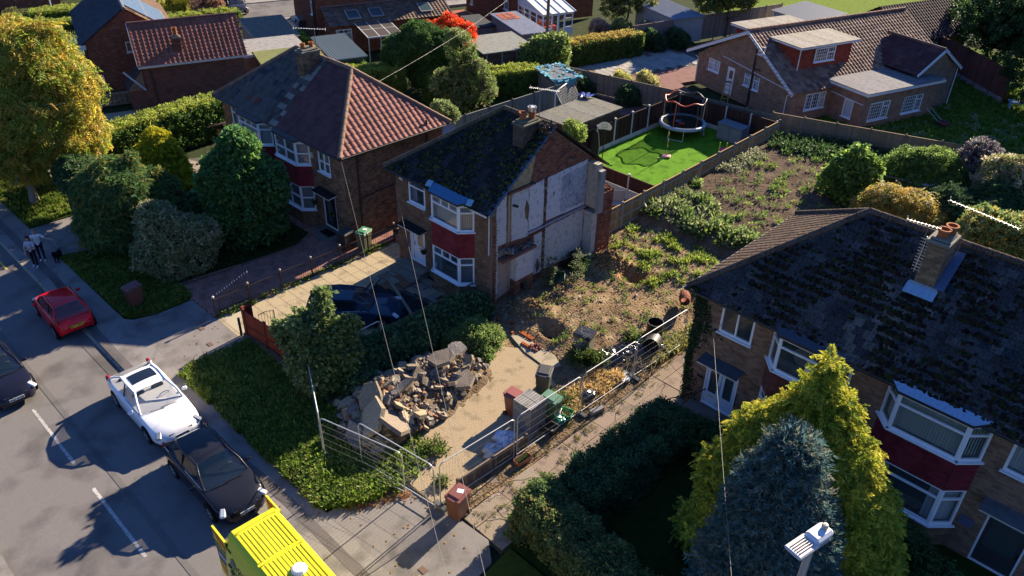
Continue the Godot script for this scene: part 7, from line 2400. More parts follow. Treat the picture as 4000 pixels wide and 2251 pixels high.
	bush("red_acer","bright orange-red acer behind the rounded conifer hedge","tree",Vector3(-48.6,0,-43.8),"small",.45,lobes([[-48.9,3.5,-43.41,.95],[-49.8,3.2,-42.71,.8],[-48.0,3.1,-44.2,.8],[-49.0,2.6,-43.4,1.0]]),1000,[Color(.38,.045,.012),Color(.45,.075,.015),Color(.28,.03,.012)],{"th": 2.0,"sd": 20,"core": .45})
	bush("rounded_conifer","big dark rounded conifer shaped into the hedge behind the patio roof","conifer",Vector3(-46.4,0,-38.5),"spray",.42,lobes([[-46.47,3.6,-38.36,1.8],[-45.6,3.5,-39.4,1.5],[-47.3,3.0,-37.3,1.6],[-46.0,1.9,-38.9,1.9],[-44.6,2.2,-40.2,1.3]],.9),3000,[Color(.035,.075,.018),Color(.05,.095,.022),Color(.03,.055,.02)],{"sd": 21})
	bush("hydrangea_bush","light green large-leaved bush round the foot of the telegraph pole","shrub",Vector3(-42.6,0,-48.6),"broad",.46,lobes([[-43.0,2.0,-48.26,1.1],[-42.25,2.3,-48.87,1.1],[-43.7,1.6,-47.65,1.0],[-42.45,1.1,-48.7,1.15]]),900,[Color(.1,.15,.03),Color(.15,.185,.04),Color(.075,.11,.03)],{"sd": 22,"th": 1.6})
	var hg := [Color(.06,.1,.02),Color(.09,.13,.024),Color(.045,.075,.018)]
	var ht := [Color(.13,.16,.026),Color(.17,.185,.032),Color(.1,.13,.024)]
	var hedges := [
		["tall dark hedge with a sunlit top between the slab path and the brick house end",Vector3(-49.2,0,-19.0),Vector3(1.7,2.3,9.6),.12,[Color(.04,.075,.018),Color(.05,.09,.02)],60.0],
		["long sloping hedge with a yellow-green top behind the red pantile roof",Vector3(-48.3,0,-33.4),Vector3(2.0,2.3,7.0),-.5,hg,50.0],
		["loose hedge below the brown panelled garage, left of the tarpaulined shed",Vector3(-42.6,0,-41.3),Vector3(1.8,1.9,9.0),-.42,hg,55.0],
		["neatly clipped hedge with a brown flat top in front of the conservatory",Vector3(-42.9,0,-54.4),Vector3(1.5,1.9,9.8),TURN * .75,[Color(.045,.075,.018),Color(.06,.09,.02)],60.0],
		["small cube-clipped hedge at the end of the ribbed shelter roof",nb(4.6,0,2.6),Vector3(3.2,1.6,1.6),TURN,[Color(.05,.11,.02),Color(.06,.13,.022)],60.0],
		["stepped clipped hedge between the metal-roofed garage and the patio roof",nb(-3.4,0,.85),Vector3(3.0,1.5,1.2),TURN,[Color(.06,.11,.02),Color(.08,.13,.022)],50.0],
		["tall clipped hedge left of the gabled brick house, beside the lamp post",nb(-18.6,0,-17.0),Vector3(2.0,2.0,4.2),TURN,[Color(.06,.1,.02),Color(.08,.12,.024)],40.0],
		["lower hedge with a yellow top nearer than the lamp post",nb(-14.0,0,-18.0),Vector3(1.4,2.0,7.0),TURN,[Color(.04,.07,.018),Color(.05,.08,.02)],40.0],
		["box hedge with a flat yellow top across the road behind the solar roof",nb(-15.2,0,-5.0),Vector3(1.4,1.3,6.5),TURN,[Color(.05,.08,.018),Color(.06,.09,.02)],40.0],
	]
	for e in hedges:
		t = thing("hedge",e[0],"hedge","",e[1],e[3])
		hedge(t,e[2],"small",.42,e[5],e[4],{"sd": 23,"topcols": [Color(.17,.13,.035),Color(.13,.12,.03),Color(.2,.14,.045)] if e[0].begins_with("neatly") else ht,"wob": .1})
	bush("big_dark_tree","huge dark tree filling the top right corner behind the bungalow","tree",Vector3(-10,0,-74),"small",.7,lobes([[-14,6.5,-74,4.2],[-9,7,-72,4.6],[-5,5,-70,4.5],[-17,5,-76,3.6],[-12,3.5,-71,3.2],[-2,6,-68,5.0],[-19,4,-81,4.0],[-8,10,-76,4.5]]),7500,[Color(.02,.05,.016),Color(.03,.065,.02),Color(.025,.045,.018)],{"th": 6.0,"tr": .4,"sd": 24})
	bush("leaning_tree","tree overhanging the tall board fence by the pale garage","tree",Vector3(-39.6,0,-70.5),"broad",.6,lobes([[-39.9,4.3,-70.0,1.7],[-40.8,3.8,-68.6,1.3],[-39.4,5.4,-71.0,1.6],[-39.0,3.6,-72.0,1.1]]),1100,[Color(.06,.09,.025),Color(.09,.12,.03),Color(.12,.11,.035)],{"th": 3.6,"tr": .14,"limbs": 4,"sd": 25,"core": .4})
	bush("garden_tree","small tree at the top edge between the conservatory and the pale garage","tree",Vector3(-47.3,0,-65.0),"small",.55,lobes([[-47.6,3.0,-64.6,1.5],[-46.6,3.2,-66.0,1.4],[-48.2,2.2,-63.8,1.1],[-47.3,4.4,-65.5,1.5]]),1200,[Color(.07,.1,.03),Color(.12,.12,.04)],{"th": 2.6,"tr": .12,"sd": 26,"core": .45})
	for e in [["pink-flowered shrub beside the white conservatory",-47.3,-60.6,.9,Color(.22,.15,.12)],["feathery yellow-green garden shrub right of the conservatory",-45.7,-61.8,.9,Color(.13,.14,.05)],["white-flowered climber by the far trellis",-44.0,-63.6,.9,Color(.12,.14,.1)],["green garden shrub behind the clipped hedge's far end",-46.3,-62.9,.8,Color(.07,.1,.035)],["dark bush against the tall board fence on the flagged drive",-41.4,-60.8,1.0,Color(.03,.055,.022)],["second dark bush against the tall board fence, nearer the bungalow",-40.4,-63.2,1.0,Color(.035,.06,.025)],["yellow-green shrub in front of the flagged drive, left one of two",-37.0,-50.8,.65,Color(.2,.2,.06)],["yellow-green shrub in front of the flagged drive, right one of two",-35.4,-51.8,.75,Color(.2,.19,.07)],["yellow flowering bush beyond the far road",-80.5,-35.0,1.3,Color(.25,.24,.03)],["pink and green bush beyond the far road",-78.5,-37.5,1.4,Color(.2,.12,.08)],["spiky grey-green yucca beside the gabled brick house",-71.8,-21.5,1.2,Color(.12,.16,.09)],["brownish clipped bush by the far hedge, left of the lamp post",-82.5,-21.5,1.2,Color(.08,.08,.03)],["ivy patch hanging over the weathered fence behind the goal",-34.2,-48.0,.8,Color(.035,.065,.025)],["dark climber on the weathered fence beside the tarpaulined shed",-37.9,-46.9,.8,Color(.03,.055,.022)],["small pale sapling poking over the dark fence by the felt roof",-29.7,-36.3,.55,Color(.12,.165,.04)],["small leafy sapling at the corner of the grey slatted fence",-37.8,-32.8,.7,Color(.1,.13,.05)]]:
		var y := 1.9 if e[0].begins_with("small pale") else (1.6 if e[0].begins_with("small leafy") else .0)
		bush("shrub",e[0],"shrub",Vector3(e[1],0,e[2]),"small",.4,lobes([[e[1],e[3] * .75 + y,e[2],e[3]],[e[1] + .4 * e[3],e[3] * .5 + y,e[2] - .5 * e[3],e[3] * .75]]),int(420 * e[3]),[e[4],e[4] * 1.3,e[4] * .7],{"sd": 27,"th": 1.0 + y,"tr": .03,"core": .5})
	var b := MB.new()
	ribbed(b,[Vector3(-15.0,1.7,-45.6),Vector3(-13.9,1.75,-48.4),Vector3(-10.4,2.2,-48.0),Vector3(-11.4,2.15,-45.0)],30,.03,Color(.3,.26,.22),.8)
	b.bx(Vector3(-14.6,.2,-48.2),Vector3(-11,1.7,-45.7),Color(.1,.08,.07))
	single("old_shed",b,M.concrete,"old shed with a pale corrugated roof edge showing below the ivy","shed")
	ground_plants()
func ground_plants() -> void:
	var zero := func(_x: float,_z: float) -> float: return .02
	var soil := func(x: float,z: float) -> float: return site_h(x,z)
	var gg := [Color(.075,.12,.015),Color(.1,.15,.02),Color(.055,.095,.014),Color(.15,.16,.035)]
	var vp := [Vector2(-27.0,-9.0),Vector2(-27.25,-9.6),Vector2(-27.15,-12.2),Vector2(-22,-12.3),Vector2(-19.3,-11.0),Vector2(-16.2,-11.6),Vector2(-16.2,-10.6),Vector2(-16.6,-9.7),Vector2(-17.2,-9.0)]
	scatter("verge_grass","grass",.3,vp,5200,gg,zero)
	scatter("verge_weeds","weed",.34,[Vector2(-22.5,-9.2),Vector2(-22,-12.2),Vector2(-17,-12.8),Vector2(-15.8,-11.3),Vector2(-17,-9.2)],620,[Color(.085,.14,.018),Color(.11,.17,.02),Color(.07,.11,.02)],zero,{"sd": 31})
	scatter("verge_weeds","weed",.26,[Vector2(-27,-10.8),Vector2(-27,-12.2),Vector2(-21,-12.3),Vector2(-21,-10.4)],420,[Color(.05,.1,.03),Color(.06,.115,.035)],zero,{"sd": 32})
	scatter("verge_grass","grass",.2,[Vector2(-39.8,-9.1),Vector2(-38.7,-12.2),Vector2(-32,-12.2),Vector2(-32,-10.3),Vector2(-32.6,-9.2)],2600,gg,zero)
	scatter("verge_grass","grass",.22,[Vector2(-58,-9.1),Vector2(-58,-12.2),Vector2(-44.1,-12.2),Vector2(-44.1,-9.1)],2200,gg,zero)
	scatter("lawn_grass","grass",.12,[Vector2(-37.5,-13),Vector2(-37.3,-19.3),Vector2(-33.7,-19.3),Vector2(-33.2,-13)],2200,[Color(.045,.075,.02),Color(.055,.09,.022)],zero)
	scatter("lawn_grass","grass",.25,[Vector2(-23,-50.4),Vector2(-22,-75),Vector2(-8,-75),Vector2(-6,-57.5),Vector2(-13,-53.8)],5200,[Color(.1,.16,.02),Color(.13,.19,.025),Color(.07,.12,.02)],zero)
	scatter("clover_patch","weed",.3,[Vector2(-20,-52.5),Vector2(-18,-66),Vector2(-9,-66),Vector2(-8,-57)],260,[Color(.25,.26,.18),Color(.12,.18,.04)],zero,{"clump": .6,"sd": 33})
	var lf := MB.new()
	leaf(lf,Transform3D(Basis.from_euler(Vector3(-PI / 2,0,0))),.1,.08,Color.WHITE)
	var xf := []
	var cc := []
	for i in 420:
		var p := Vector2(lerpf(-17.0,-15.4,R.randf()) + R.randfn() * .15,-9.6 - R.randf() * 2.0)
		p.x = lerpf(-16.9,-15.7,(-9.4 - p.y) / 2.2) + R.randfn() * .16 + .05
		xf.append(Transform3D(Basis(UP,R.randf() * TAU).rotated(Vector3.RIGHT,R.randf_range(-.3,.3)),Vector3(p.x,.03,p.y)))
		cc.append(jit(pick([Color(.25,.1,.04),Color(.3,.15,.06),Color(.16,.075,.035)]),.3))
	for i in 190:
		xf.append(Transform3D(Basis(UP,R.randf() * TAU),Vector3(R.randf_range(-40,-12),.012,R.randf_range(-11.8,-7.8))))
		cc.append(jit(Color(.32,.2,.08),.4))
	many(self,"fallen_leaves",lf.mesh(M.leafdull),xf,cc)
	var wg := [Color(.085,.135,.03),Color(.12,.165,.035),Color(.06,.1,.03)]
	scatter("soil_weeds","weed",.34,[Vector2(-21.6,-32.5),Vector2(-21.3,-29.2),Vector2(-17.5,-27.5),Vector2(-15,-29),Vector2(-15,-33)],330,[Color(.13,.175,.03),Color(.16,.2,.035),Color(.09,.13,.03)],soil,{"clump": .8,"cf": 90.0,"sd": 34})
	scatter("soil_weeds","weed",.22,[Vector2(-21.2,-33),Vector2(-21,-22.5),Vector2(-14.6,-20),Vector2(-13.8,-33)],430,wg,soil,{"clump": .5,"cf": 120.0,"sd": 35})
	scatter("bank_weeds","weed",.46,[Vector2(-21.9,-33.2),Vector2(-21.9,-38.5),Vector2(-19.8,-36.8),Vector2(-17,-35.3),Vector2(-14.5,-34.8),Vector2(-14.5,-33.4),Vector2(-17.5,-33.3)],640,[Color(.06,.1,.03),Color(.1,.14,.05),Color(.12,.17,.035),Color(.17,.18,.1)],soil,{"clump": .3,"cf": 50.0,"sd": 36})
	scatter("bank_brambles","small",.4,[Vector2(-22.0,-33.0),Vector2(-22.1,-37.5),Vector2(-20.6,-36.5),Vector2(-20.2,-34)],330,[Color(.07,.09,.045),Color(.13,.14,.09),Color(.18,.18,.13)],soil,{"sd": 37})
	scatter("bank_brambles","small",.42,[Vector2(-22.2,-40.2),Vector2(-22.4,-45.6),Vector2(-21.0,-45.0),Vector2(-20.9,-41.3)],300,[Color(.08,.1,.05),Color(.15,.16,.1),Color(.2,.2,.14)],soil,{"sd": 37})
	scatter("soil_weeds","weed",.36,[Vector2(-21.2,-47.5),Vector2(-20.5,-36.5),Vector2(-14.2,-34.5),Vector2(-13.6,-50)],210,wg,soil,{"clump": .7,"cf": 110.0,"sd": 38})
	scatter("shade_weeds","weed",.5,[Vector2(-22.3,-48.5),Vector2(-21.5,-46.2),Vector2(-15,-47.5),Vector2(-13.6,-52),Vector2(-19,-50.6)],420,[Color(.025,.05,.02),Color(.035,.065,.022)],soil,{"sd": 39})
	scatter("dry_grass","grass",.3,[Vector2(-15.2,-18.7),Vector2(-15.5,-21.3),Vector2(-14.25,-22),Vector2(-14.25,-18.3)],420,[Color(.34,.23,.08),Color(.28,.2,.08),Color(.4,.28,.11)],soil)
	scatter("path_weeds","grass",.3,[Vector2(-14.35,-23.5),Vector2(-14.5,-27),Vector2(-13.7,-27),Vector2(-13.9,-23.2)],260,[Color(.2,.19,.05),Color(.15,.16,.05)],zero)
	scatter("path_moss","weed",.1,[Vector2(-14.2,-12.3),Vector2(-14.2,-29),Vector2(-13.6,-29),Vector2(-12.6,-12.3)],420,[Color(.07,.075,.02),Color(.1,.1,.025)],zero,{"clump": .4,"cf": 150.0})
	scatter("railing_weeds","weed",.2,[Vector2(-29.85,-12.1),Vector2(-29.9,-22),Vector2(-29.55,-22),Vector2(-29.5,-12.1)],260,wg,zero,{"clump": .2,"cf": 200.0})
	scatter("plot_weeds","weed",.32,[Vector2(-18.2,-12.0),Vector2(-18.2,-13.6),Vector2(-16.6,-13.4),Vector2(-15.9,-12.1)],130,wg,zero,{"sd": 40})
	for e in [["leafy green weed clump at the foot of the plastic-topped box",-16.1,-21.2,.75,60],["yellow-green weed clump left of the wire panel behind the block stack",-15.0,-18.9,.5,36],["weed clump by the black sheeting's near end",-15.6,-21.6,.5,40],["dark tall weed growing against the plaster wall",-21.0,-26.6,.9,70],["tall pale-leaved buddleia spike by the fireplace",-20.6,-24.2,.6,30],["second pale-leaved buddleia by the bare party wall",-20.1,-25.6,.6,30],["yellow-flowered weed tuft beside the upright black pipe",-15.4,-24.0,.5,36],["weed growing at the white threshold stub of the old drive",-16.5,-13.6,.45,30],["lone weed sprouting through the concrete behind the gate panel",-15.1,-12.6,.3,14]]:
		var t := thing("weed_clump",e[0],"weed","",Vector3(e[1],site_h(e[1],e[2]),e[2]))
		var cl := [Color(.025,.055,.022)] if e[0].begins_with("dark") else ([Color(.15,.18,.11),Color(.1,.14,.06)] if e[0].contains("buddleia") else wg)
		var xs := []
		var cs := []
		for i in e[4]:
			var tall: float = 2.4 if e[0].contains("buddleia") else 1.0
			var d: Vector3 = Vector3(R.randfn() * .4,absf(R.randfn()) * .4 * tall,R.randfn() * .4) * e[3]
			if tall > 1.0: d = Vector3(d.x * .5,R.randf() * 1.5,d.z * .5)
			xs.append(Transform3D(Basis.from_euler(Vector3(R.randf_range(-.6,.6),R.randf() * 6,R.randf_range(-.6,.6))),d))
			cs.append(jit(pick(cl),.3))
		many(t,"leaves",cluster("weed",.32,GREY5,41),xs,cs)
func heap_h(x: float,z: float) -> float:
	return gauss(x,z,-18.9,-13.3,1.5,1.35,.95) + gauss(x,z,-19.6,-15.6,1.2,1.5,1.0) + gauss(x,z,-19.2,-17.2,.9,.9,.55) + gauss(x,z,-20.3,-13.6,.9,1.0,.45)
func chunk(r: float,t: float,col: Color) -> MB:
	var b := MB.new()
	var n := R.randi_range(5,7)
	var lo := []
	var hi := []
	for i in n:
		var a := TAU * (i + R.randf_range(-.25,.25)) / n
		var q := r * R.randf_range(.7,1.15)
		lo.append(Vector3(q * cos(a),-t / 2,-q * sin(a)))
		hi.append(Vector3(q * cos(a) * R.randf_range(.86,1.0),t / 2 + R.randf_range(-.1,.1) * t,-q * sin(a) * R.randf_range(.86,1.0)))
	b.poly(hi,col)
	var rev := lo.duplicate()
	rev.reverse()
	b.poly(rev,col)
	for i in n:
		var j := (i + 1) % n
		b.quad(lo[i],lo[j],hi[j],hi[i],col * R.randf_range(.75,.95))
	return b
func wheelie(label: String,p: Vector3,ry: float,body: Color,lid: Color,sticker := false) -> void:
	var t := thing("wheelie_bin",label,"wheelie bin","",p,ry)
	var b := MB.new()
	var w := [.22,.23,.27,.28]
	var d := [.24,.26,.33,.34]
	var y := [.04,.12,.92,.98]
	for i in 3:
		for k in 4:
			var sx := [[-1,1],[1,1],[1,-1],[-1,-1]]
			var e: Array = sx[k]
			var f: Array = sx[(k + 1) % 4]
			b.quad(Vector3(e[0] * w[i],y[i],e[1] * d[i]),Vector3(f[0] * w[i],y[i],f[1] * d[i]),Vector3(f[0] * w[i + 1],y[i + 1],f[1] * d[i + 1]),Vector3(e[0] * w[i + 1],y[i + 1],e[1] * d[i + 1]),body)
	b.cbox(at(0,.96,0),Vector3(.6,.06,.7),.015,body * .9)
	part(t,"body",b,M.plastic)
	b = MB.new()
	b.cbox(at(0,1.03,-.02,0,.06),Vector3(.6,.06,.72),.025,lid)
	b.cbox(at(0,1.075,-.02,0,.06),Vector3(.46,.05,.5),.02,lid)
	b.cbox(at(0,1.02,.36),Vector3(.3,.05,.06),.015,lid * .9)
	var l := part(t,"lid",b,M.plastic)
	if sticker:
		b = MB.new()
		b.box(at(.05,1.105,-.08,.4,.06),Vector3(.22,.008,.16),Color(.6,.65,.7))
		part(l,"sticker",b,M.matt)
	b = MB.new()
	b.tube([Vector3(-.24,1.0,-.4),Vector3(.24,1.0,-.4)],[.018],8,body * .7)
	part(t,"handle",b,M.plastic)
	for s in [-.26,.26]:
		b = MB.new()
		b.tube([Vector3(s - .025,.1,-.28),Vector3(s + .025,.1,-.28)],[.1],12,g(.03))
		part(t,"wheel",b,M.rubber)
func site() -> void:
	R.seed = 99
	var rows := []
	for i in 60:
		var row := []
		for j in 48:
			var x := -21.7 + j * .09
			var z := -19.0 + i * .13
			row.append(Vector3(x,heap_h(x,z) + hn.get_noise_2d(x * 400,z * 400) * .07,z))
		rows.append(row)
	var b := MB.new()
	b.grid(rows,Color(.16,.115,.078),true)
	single("rubble_earth",b,M.soil,"brown earth core of the rubble heap behind the front wire panels","earth heap").set_meta("kind","stuff")
	var cc := [Color(.31,.255,.185),Color(.27,.22,.165),Color(.35,.29,.21),Color(.24,.205,.165),Color(.22,.205,.19)]
	var big := [["largest mossy concrete slab leaning at the front foot of the rubble heap",-18.7,-12.35,.85,1.0],["pale broken slab standing at the right front of the rubble heap",-17.95,-12.9,.75,-.7],["rough slab propped at the left front of the rubble heap",-19.4,-12.9,.6,.8],["pale flat slab at the upper right edge of the rubble heap",-18.3,-16.6,.62,.25],["long plank-like concrete kerb piece on the middle of the rubble heap",-18.9,-13.9,.5,.5],["broad slab lying near the top of the rubble heap",-19.3,-16.3,.6,.3],["small pale slab at the very top end of the rubble heap",-19.6,-17.4,.42,.2],["grey slab at the lower left foot of the rubble heap behind the wire panel",-18.9,-11.75,.5,1.1],["broken slab right of the mossy slab, low at the drive edge",-17.8,-14.0,.42,-.5]]
	for e in big:
		var q := chunk(e[3],.13,jit(pick(cc),.1))
		if e[0].begins_with("long"): q = chunk(.2,.12,cc[2])
		var tr := at(e[1],heap_h(e[1],e[2]) + .2 + e[3] * .18,e[2],R.randf() * .6 - .3,e[4] * .8,R.randf_range(-.3,.3))
		if e[0].begins_with("long"): tr.basis = tr.basis * Basis.from_scale(Vector3(1,1,3.2))
		single("concrete_slab",q,M.rock,e[0],"concrete slab","",tr)
	var nc := 0
	var xf := []
	var cs := []
	for i in 1500:
		var x := R.randf_range(-21.4,-17.4)
		var z := R.randf_range(-18.4,-11.3)
		var h := heap_h(x,z)
		if h < .16 or x > -17.35 - .25 * absf(z + 14): continue
		if i < 330:
			var br := R.randf() < .42
			var tr := at(x,h + R.randf_range(.0,.13),z,R.randf() * TAU,R.randf_range(-.7,.7),R.randf_range(-.7,.7))
			if br:
				var q := MB.new()
				q.cbox(at(0,0,0),Vector3(.215,.07,.105),.008,jit(pick([Color(.26,.12,.075),Color(.3,.17,.11),Color(.2,.11,.08),Color(.3,.24,.18)]),.2))
				single("loose_brick",q,M.rock,"loose old brick tumbled in the rubble heap","brick","loose bricks in the rubble heap",tr)
			else:
				single("concrete_chunk",chunk(R.randf_range(.12,.34),R.randf_range(.08,.16),jit(pick(cc),.15)),M.rock,"broken concrete chunk lying in the rubble heap","concrete chunk","concrete chunks in the rubble heap",tr)
		else:
			var s := R.randf_range(.25,.8)
			xf.append(Transform3D(Basis.from_euler(Vector3(R.randf() * 6,R.randf() * 6,R.randf() * 6)).scaled(Vector3.ONE * s),Vector3(x,h + R.randf_range(0,.08),z)))
			cs.append(jit(pick(cc + [Color(.24,.12,.08)]),.25))
	many(self,"rubble",chunk(.14,.1,Color.WHITE).mesh(M.rock),xf,cs)
	xf = []
	cs = []
	for i in 2600:
		var x := R.randf_range(-21.8,-14.2)
		var z := R.randf_range(-48,-20.4)
		if z < -33 and R.randf() < .6: continue
		if x < -21.3 and z > -29: continue
		xf.append(Transform3D(Basis.from_euler(Vector3(R.randf() * 6,R.randf() * 6,R.randf() * 6)).scaled(Vector3.ONE * R.randf_range(.08,.4)),Vector3(x,site_h(x,z) + .01,z)))
		cs.append(jit(pick([Color(.3,.24,.17),Color(.38,.33,.27),Color(.26,.13,.08),Color(.18,.13,.09)]),.25))
	for k in 700:
		var x := -19.75 + R.randfn() * .5 if k % 2 else -20.2 + R.randfn() * .4
		var z := -27.9 + R.randfn() * .4 if k % 2 else -22.2 + R.randfn() * .35
		xf.append(Transform3D(Basis.from_euler(Vector3(R.randf() * 6,R.randf() * 6,R.randf() * 6)).scaled(Vector3.ONE * R.randf_range(.2,.75)),Vector3(x,site_h(x,z) + .02,z)))
		cs.append(jit(pick([Color(.3,.185,.085),Color(.24,.15,.075),Color(.33,.24,.14)]),.25))
	many(self,"stones",chunk(.14,.12,Color.WHITE).mesh(M.rock),xf,cs)
	for i in 17:
		var dark := i > 10
		var q := MB.new()
		var c := jit(Color(.17,.06,.05) if dark else Color(.42,.115,.035),.12)
		q.cbox(at(0,0,0),Vector3(.1,.075,.215),.006,c)
		if not dark: for k in 3: q.bx(Vector3(-.025,-.03,-.075 + k * .06),Vector3(.025,.0385,-.045 + k * .06),c * .25,16)
		var p := Vector3(-19.35 + i * .12,.17,-20.98)
		if i > 6: p = Vector3(-18.7 + (i - 7) * .12,.17,-20.45)
		if dark: p = Vector3(-18.25 + (i % 3) * .13,.17 + (.08 if i > 14 else .0),-20.75 + (i % 2) * .24)
		single("clay_brick",q,M.tile,"dark red solid brick in the small stack on the concrete step" if dark else "new orange perforated brick set out on the concrete step","brick","dark bricks on the step" if dark else "orange bricks on the step",at(p.x,p.y,p.z,R.randf_range(-.15,.15) + (.0 if i < 7 else 1.0)))
	for i in 6:
		var q := MB.new()
		q.cbox(at(0,0,0),Vector3(.1,.08,.215),.006,jit(Color(.34,.1,.05),.2))
		var p := Vector3(-20.7 + i * .22,.06,-20.9 + R.randf_range(-.25,.25))
		single("clay_brick",q,M.tile,"stray red brick dropped near the house's broken corner","brick","stray bricks by the broken corner",at(p.x,p.y + site_h(p.x,p.z),p.z,R.randf() * 3))
	var t := thing("wrapped_pillar","upright grey-brown box wrapped in black plastic at the top, beside the concrete step","box","",Vector3(-16.5,.06,-21.85),.25)
	b = MB.new()
	b.cbox(at(0,.55,0),Vector3(.72,1.1,.62),.02,Color(.235,.205,.165))
	part(t,"casing",b,M.concrete)
	b = MB.new()
	b.cbox(at(0,1.08,0),Vector3(.82,.2,.72),.05,g(.02))
	for i in 9: b.box(at(R.randf_range(-.3,.3),1.185,R.randf_range(-.25,.25),R.randf() * 3,R.randf_range(-.2,.2)),Vector3(.4,.014,.03),g(.09))
	part(t,"plastic_wrap",b,M.sheet)
	for e in [["upright black pipe length standing by the wire panels",Vector3(-15.1,.06,-25.0),.0],["black pipe length lying beside the upright one",Vector3(-14.75,.35,-24.5),1.45]]:
		b = MB.new()
		b.lathe(Vector3.ZERO,[Vector2(.36,0),Vector2(.36,.85),Vector2(.33,.85),Vector2(.33,.0)],24,g(.018))
		single("pipe_length",b,M.plastic,e[0],"pipe","",Transform3D(Basis.from_euler(Vector3(e[2] * .9,.4,0)),e[1]))
	rows = []
	for i in 44:
		var row := []
		for j in 18:
			var u := i / 43.0
			var v := j / 17.0 - .5
			var p := Vector3(lerpf(-15.75,-14.6,u) + v * 1.05,0,lerpf(-21.85,-24.7,u) + v * .45)
			p.y = .12 + .28 * (1.0 - 4.0 * v * v) + absf(hn.get_noise_2d(i * 170.0,j * 170.0)) * .22 + hn.get_noise_2d(i * 420.0,j * 380.0) * .1
			row.append(p)
		rows.append(row)
	b = MB.new()
	b.grid(rows,g(.028))
	single("plastic_sheeting",b,M.sheet,"crumpled black plastic sheeting over a long low pile by the wire panels","plastic sheet")
	t = thing("block_stack","square stack of grey concrete blocks behind the wire panel","block stack","",Vector3(-15.05,.08,-16.95),.03)
	for y in 6:
		for k in 8:
			var q := MB.new()
			q.cbox(at(0,0,0),Vector3(.1,.2,.44) if y % 2 else Vector3(.44,.2,.1),.006,jit(Color(.235,.225,.215),.08))
			var o := Vector3(-.39 + (k % 8) * .111,.16 + y * .205,-.23) if y % 2 else Vector3(-.23,.16 + y * .205,-.39 + (k % 8) * .111)
			part(t,"block",q,M.concrete,at(o.x,o.y,o.z))
			part(t,"block",q,M.concrete,at(o.x,o.y,o.z + .455) if y % 2 else at(o.x + .455,o.y,o.z))
	wheelie("brown-red wheelie bin with a white lid sticker beside the wire gate and low boards",Vector3(-13.75,0,-12.15),.15,Color(.13,.05,.035),Color(.17,.055,.045),true)
	wheelie("dark wheelie bin with a black lid behind the block stack",Vector3(-16.0,.08,-18.8),.5,Color(.05,.06,.05),g(.045))
	wheelie("brown-red wheelie bin half hidden left of the block stack",Vector3(-15.85,.08,-17.0),1.7,Color(.16,.04,.03),Color(.2,.05,.045))
	wheelie("green wheelie bin half hidden right of the block stack",Vector3(-14.75,.08,-17.85),1.7,Color(.04,.11,.06),Color(.05,.14,.09))
	wheelie("brown wheelie bin standing alone on the shaded verge",Vector3(-33.1,.02,-9.95),.1,Color(.12,.045,.035),Color(.13,.05,.05),false)
	wheelie("green-lidded wheelie bin behind the railings between the brown houses",Vector3(-30.15,.02,-20.6),.3,Color(.12,.12,.07),Color(.06,.2,.1),true)
	wheelie("dark wheelie bin against the brown semi's corner, beside the green-lidded one",Vector3(-30.75,.02,-19.9),.2,Color(.05,.035,.035),Color(.05,.05,.05))
	for e in [["crate","green open plastic crate beside the dumped bags",Vector3(-14.45,.1,-18.3),Color(.015,.2,.07),.3],["crate","black open crate at the foot of the block stack",Vector3(-14.35,.1,-17.3),g(.03),.1],["planter","long terracotta planter trough on the cracked path",Vector3(-13.9,.03,-15.4),Color(.3,.11,.065),1.5]]:
		b = MB.new()
		var c: Color = e[3]
		var w := .62
		var d := .26 if e[0] == "planter" else .42
		for s in [-1,1]:
			b.box(at(0,.12,s * d / 2,0,s * .12),Vector3(w,.24,.025),c)
			b.box(at(s * w / 2,.12,0,0,0,-s * .12),Vector3(.025,.24,d),c)
		b.box(at(0,.02,0),Vector3(w,.03,d),c * .6)
		t = thing(e[0],e[1],e[0],"",e[2],e[4])
		part(t,"box",b,M.plastic)
		if e[0] == "planter":
			b = MB.new()
			b.box(at(0,.17,0),Vector3(.58,.02,.23),Color(.08,.06,.04))
			part(t,"compost",b,M.soil)
			xf = []
			for i in 40: xf.append(at(R.randf_range(-.28,.28),.18,R.randf_range(-.1,.1),R.randf() * 6))
			many(t,"seedlings",cluster("grass",.12,[Color(.12,.15,.03),Color(.09,.12,.03)],45),xf)
	for e in [["white rubbish bag dumped between the crates",Vector3(-14.65,.3,-18.0),Color(.5,.5,.48),.24],["yellow bag by the green crate",Vector3(-14.85,.3,-17.75),Color(.5,.4,.03),.2],["green rag heap beside the black crate",Vector3(-14.3,.2,-17.85),Color(.02,.16,.1),.24],["white and blue bulk bag slumped behind the low boards",Vector3(-14.95,.25,-15.6),Color(.42,.46,.55),.42],["pale sacks at the low boards, nearer the street",Vector3(-14.85,.2,-14.9),Color(.34,.35,.37),.38],["crumpled black bin bag at the edge of the dry grass",Vector3(-14.45,.2,-19.75),g(.03),.3],["yellow bag caught in the weedy bush",Vector3(-20.35,.85,-18.75),Color(.5,.45,.12),.15],["pink scrap by the soil heap",Vector3(-17.3,.5,-26.6),Color(.5,.25,.3),.07]]:
		rows = []
		for i in 9:
			var row := []
			for j in 15:
				var th := PI * i / 8.0
				var ph := TAU * j / 14.0
				var d := Vector3(sin(th) * cos(ph),cos(th) * .75,sin(th) * sin(ph))
				row.append(d * e[3] * (1.0 + .7 * hn.get_noise_3d(d.x * 160 + e[1].x * 50,d.y * 160,d.z * 160)))
			rows.append(row)
		b = MB.new()
		b.grid(rows,e[2],true)
		single("rubbish_bag" if e[0].contains("bag") else "rubbish",b,M.sheet,e[0],"bag" if e[0].contains("bag") or e[0].contains("sack") else "rubbish","",at(e[1].x,e[1].y,e[1].z))
	b = MB.new()
	b.cbox(at(0,0,0),Vector3(.22,.2,.62),.008,Color(.26,.25,.235))
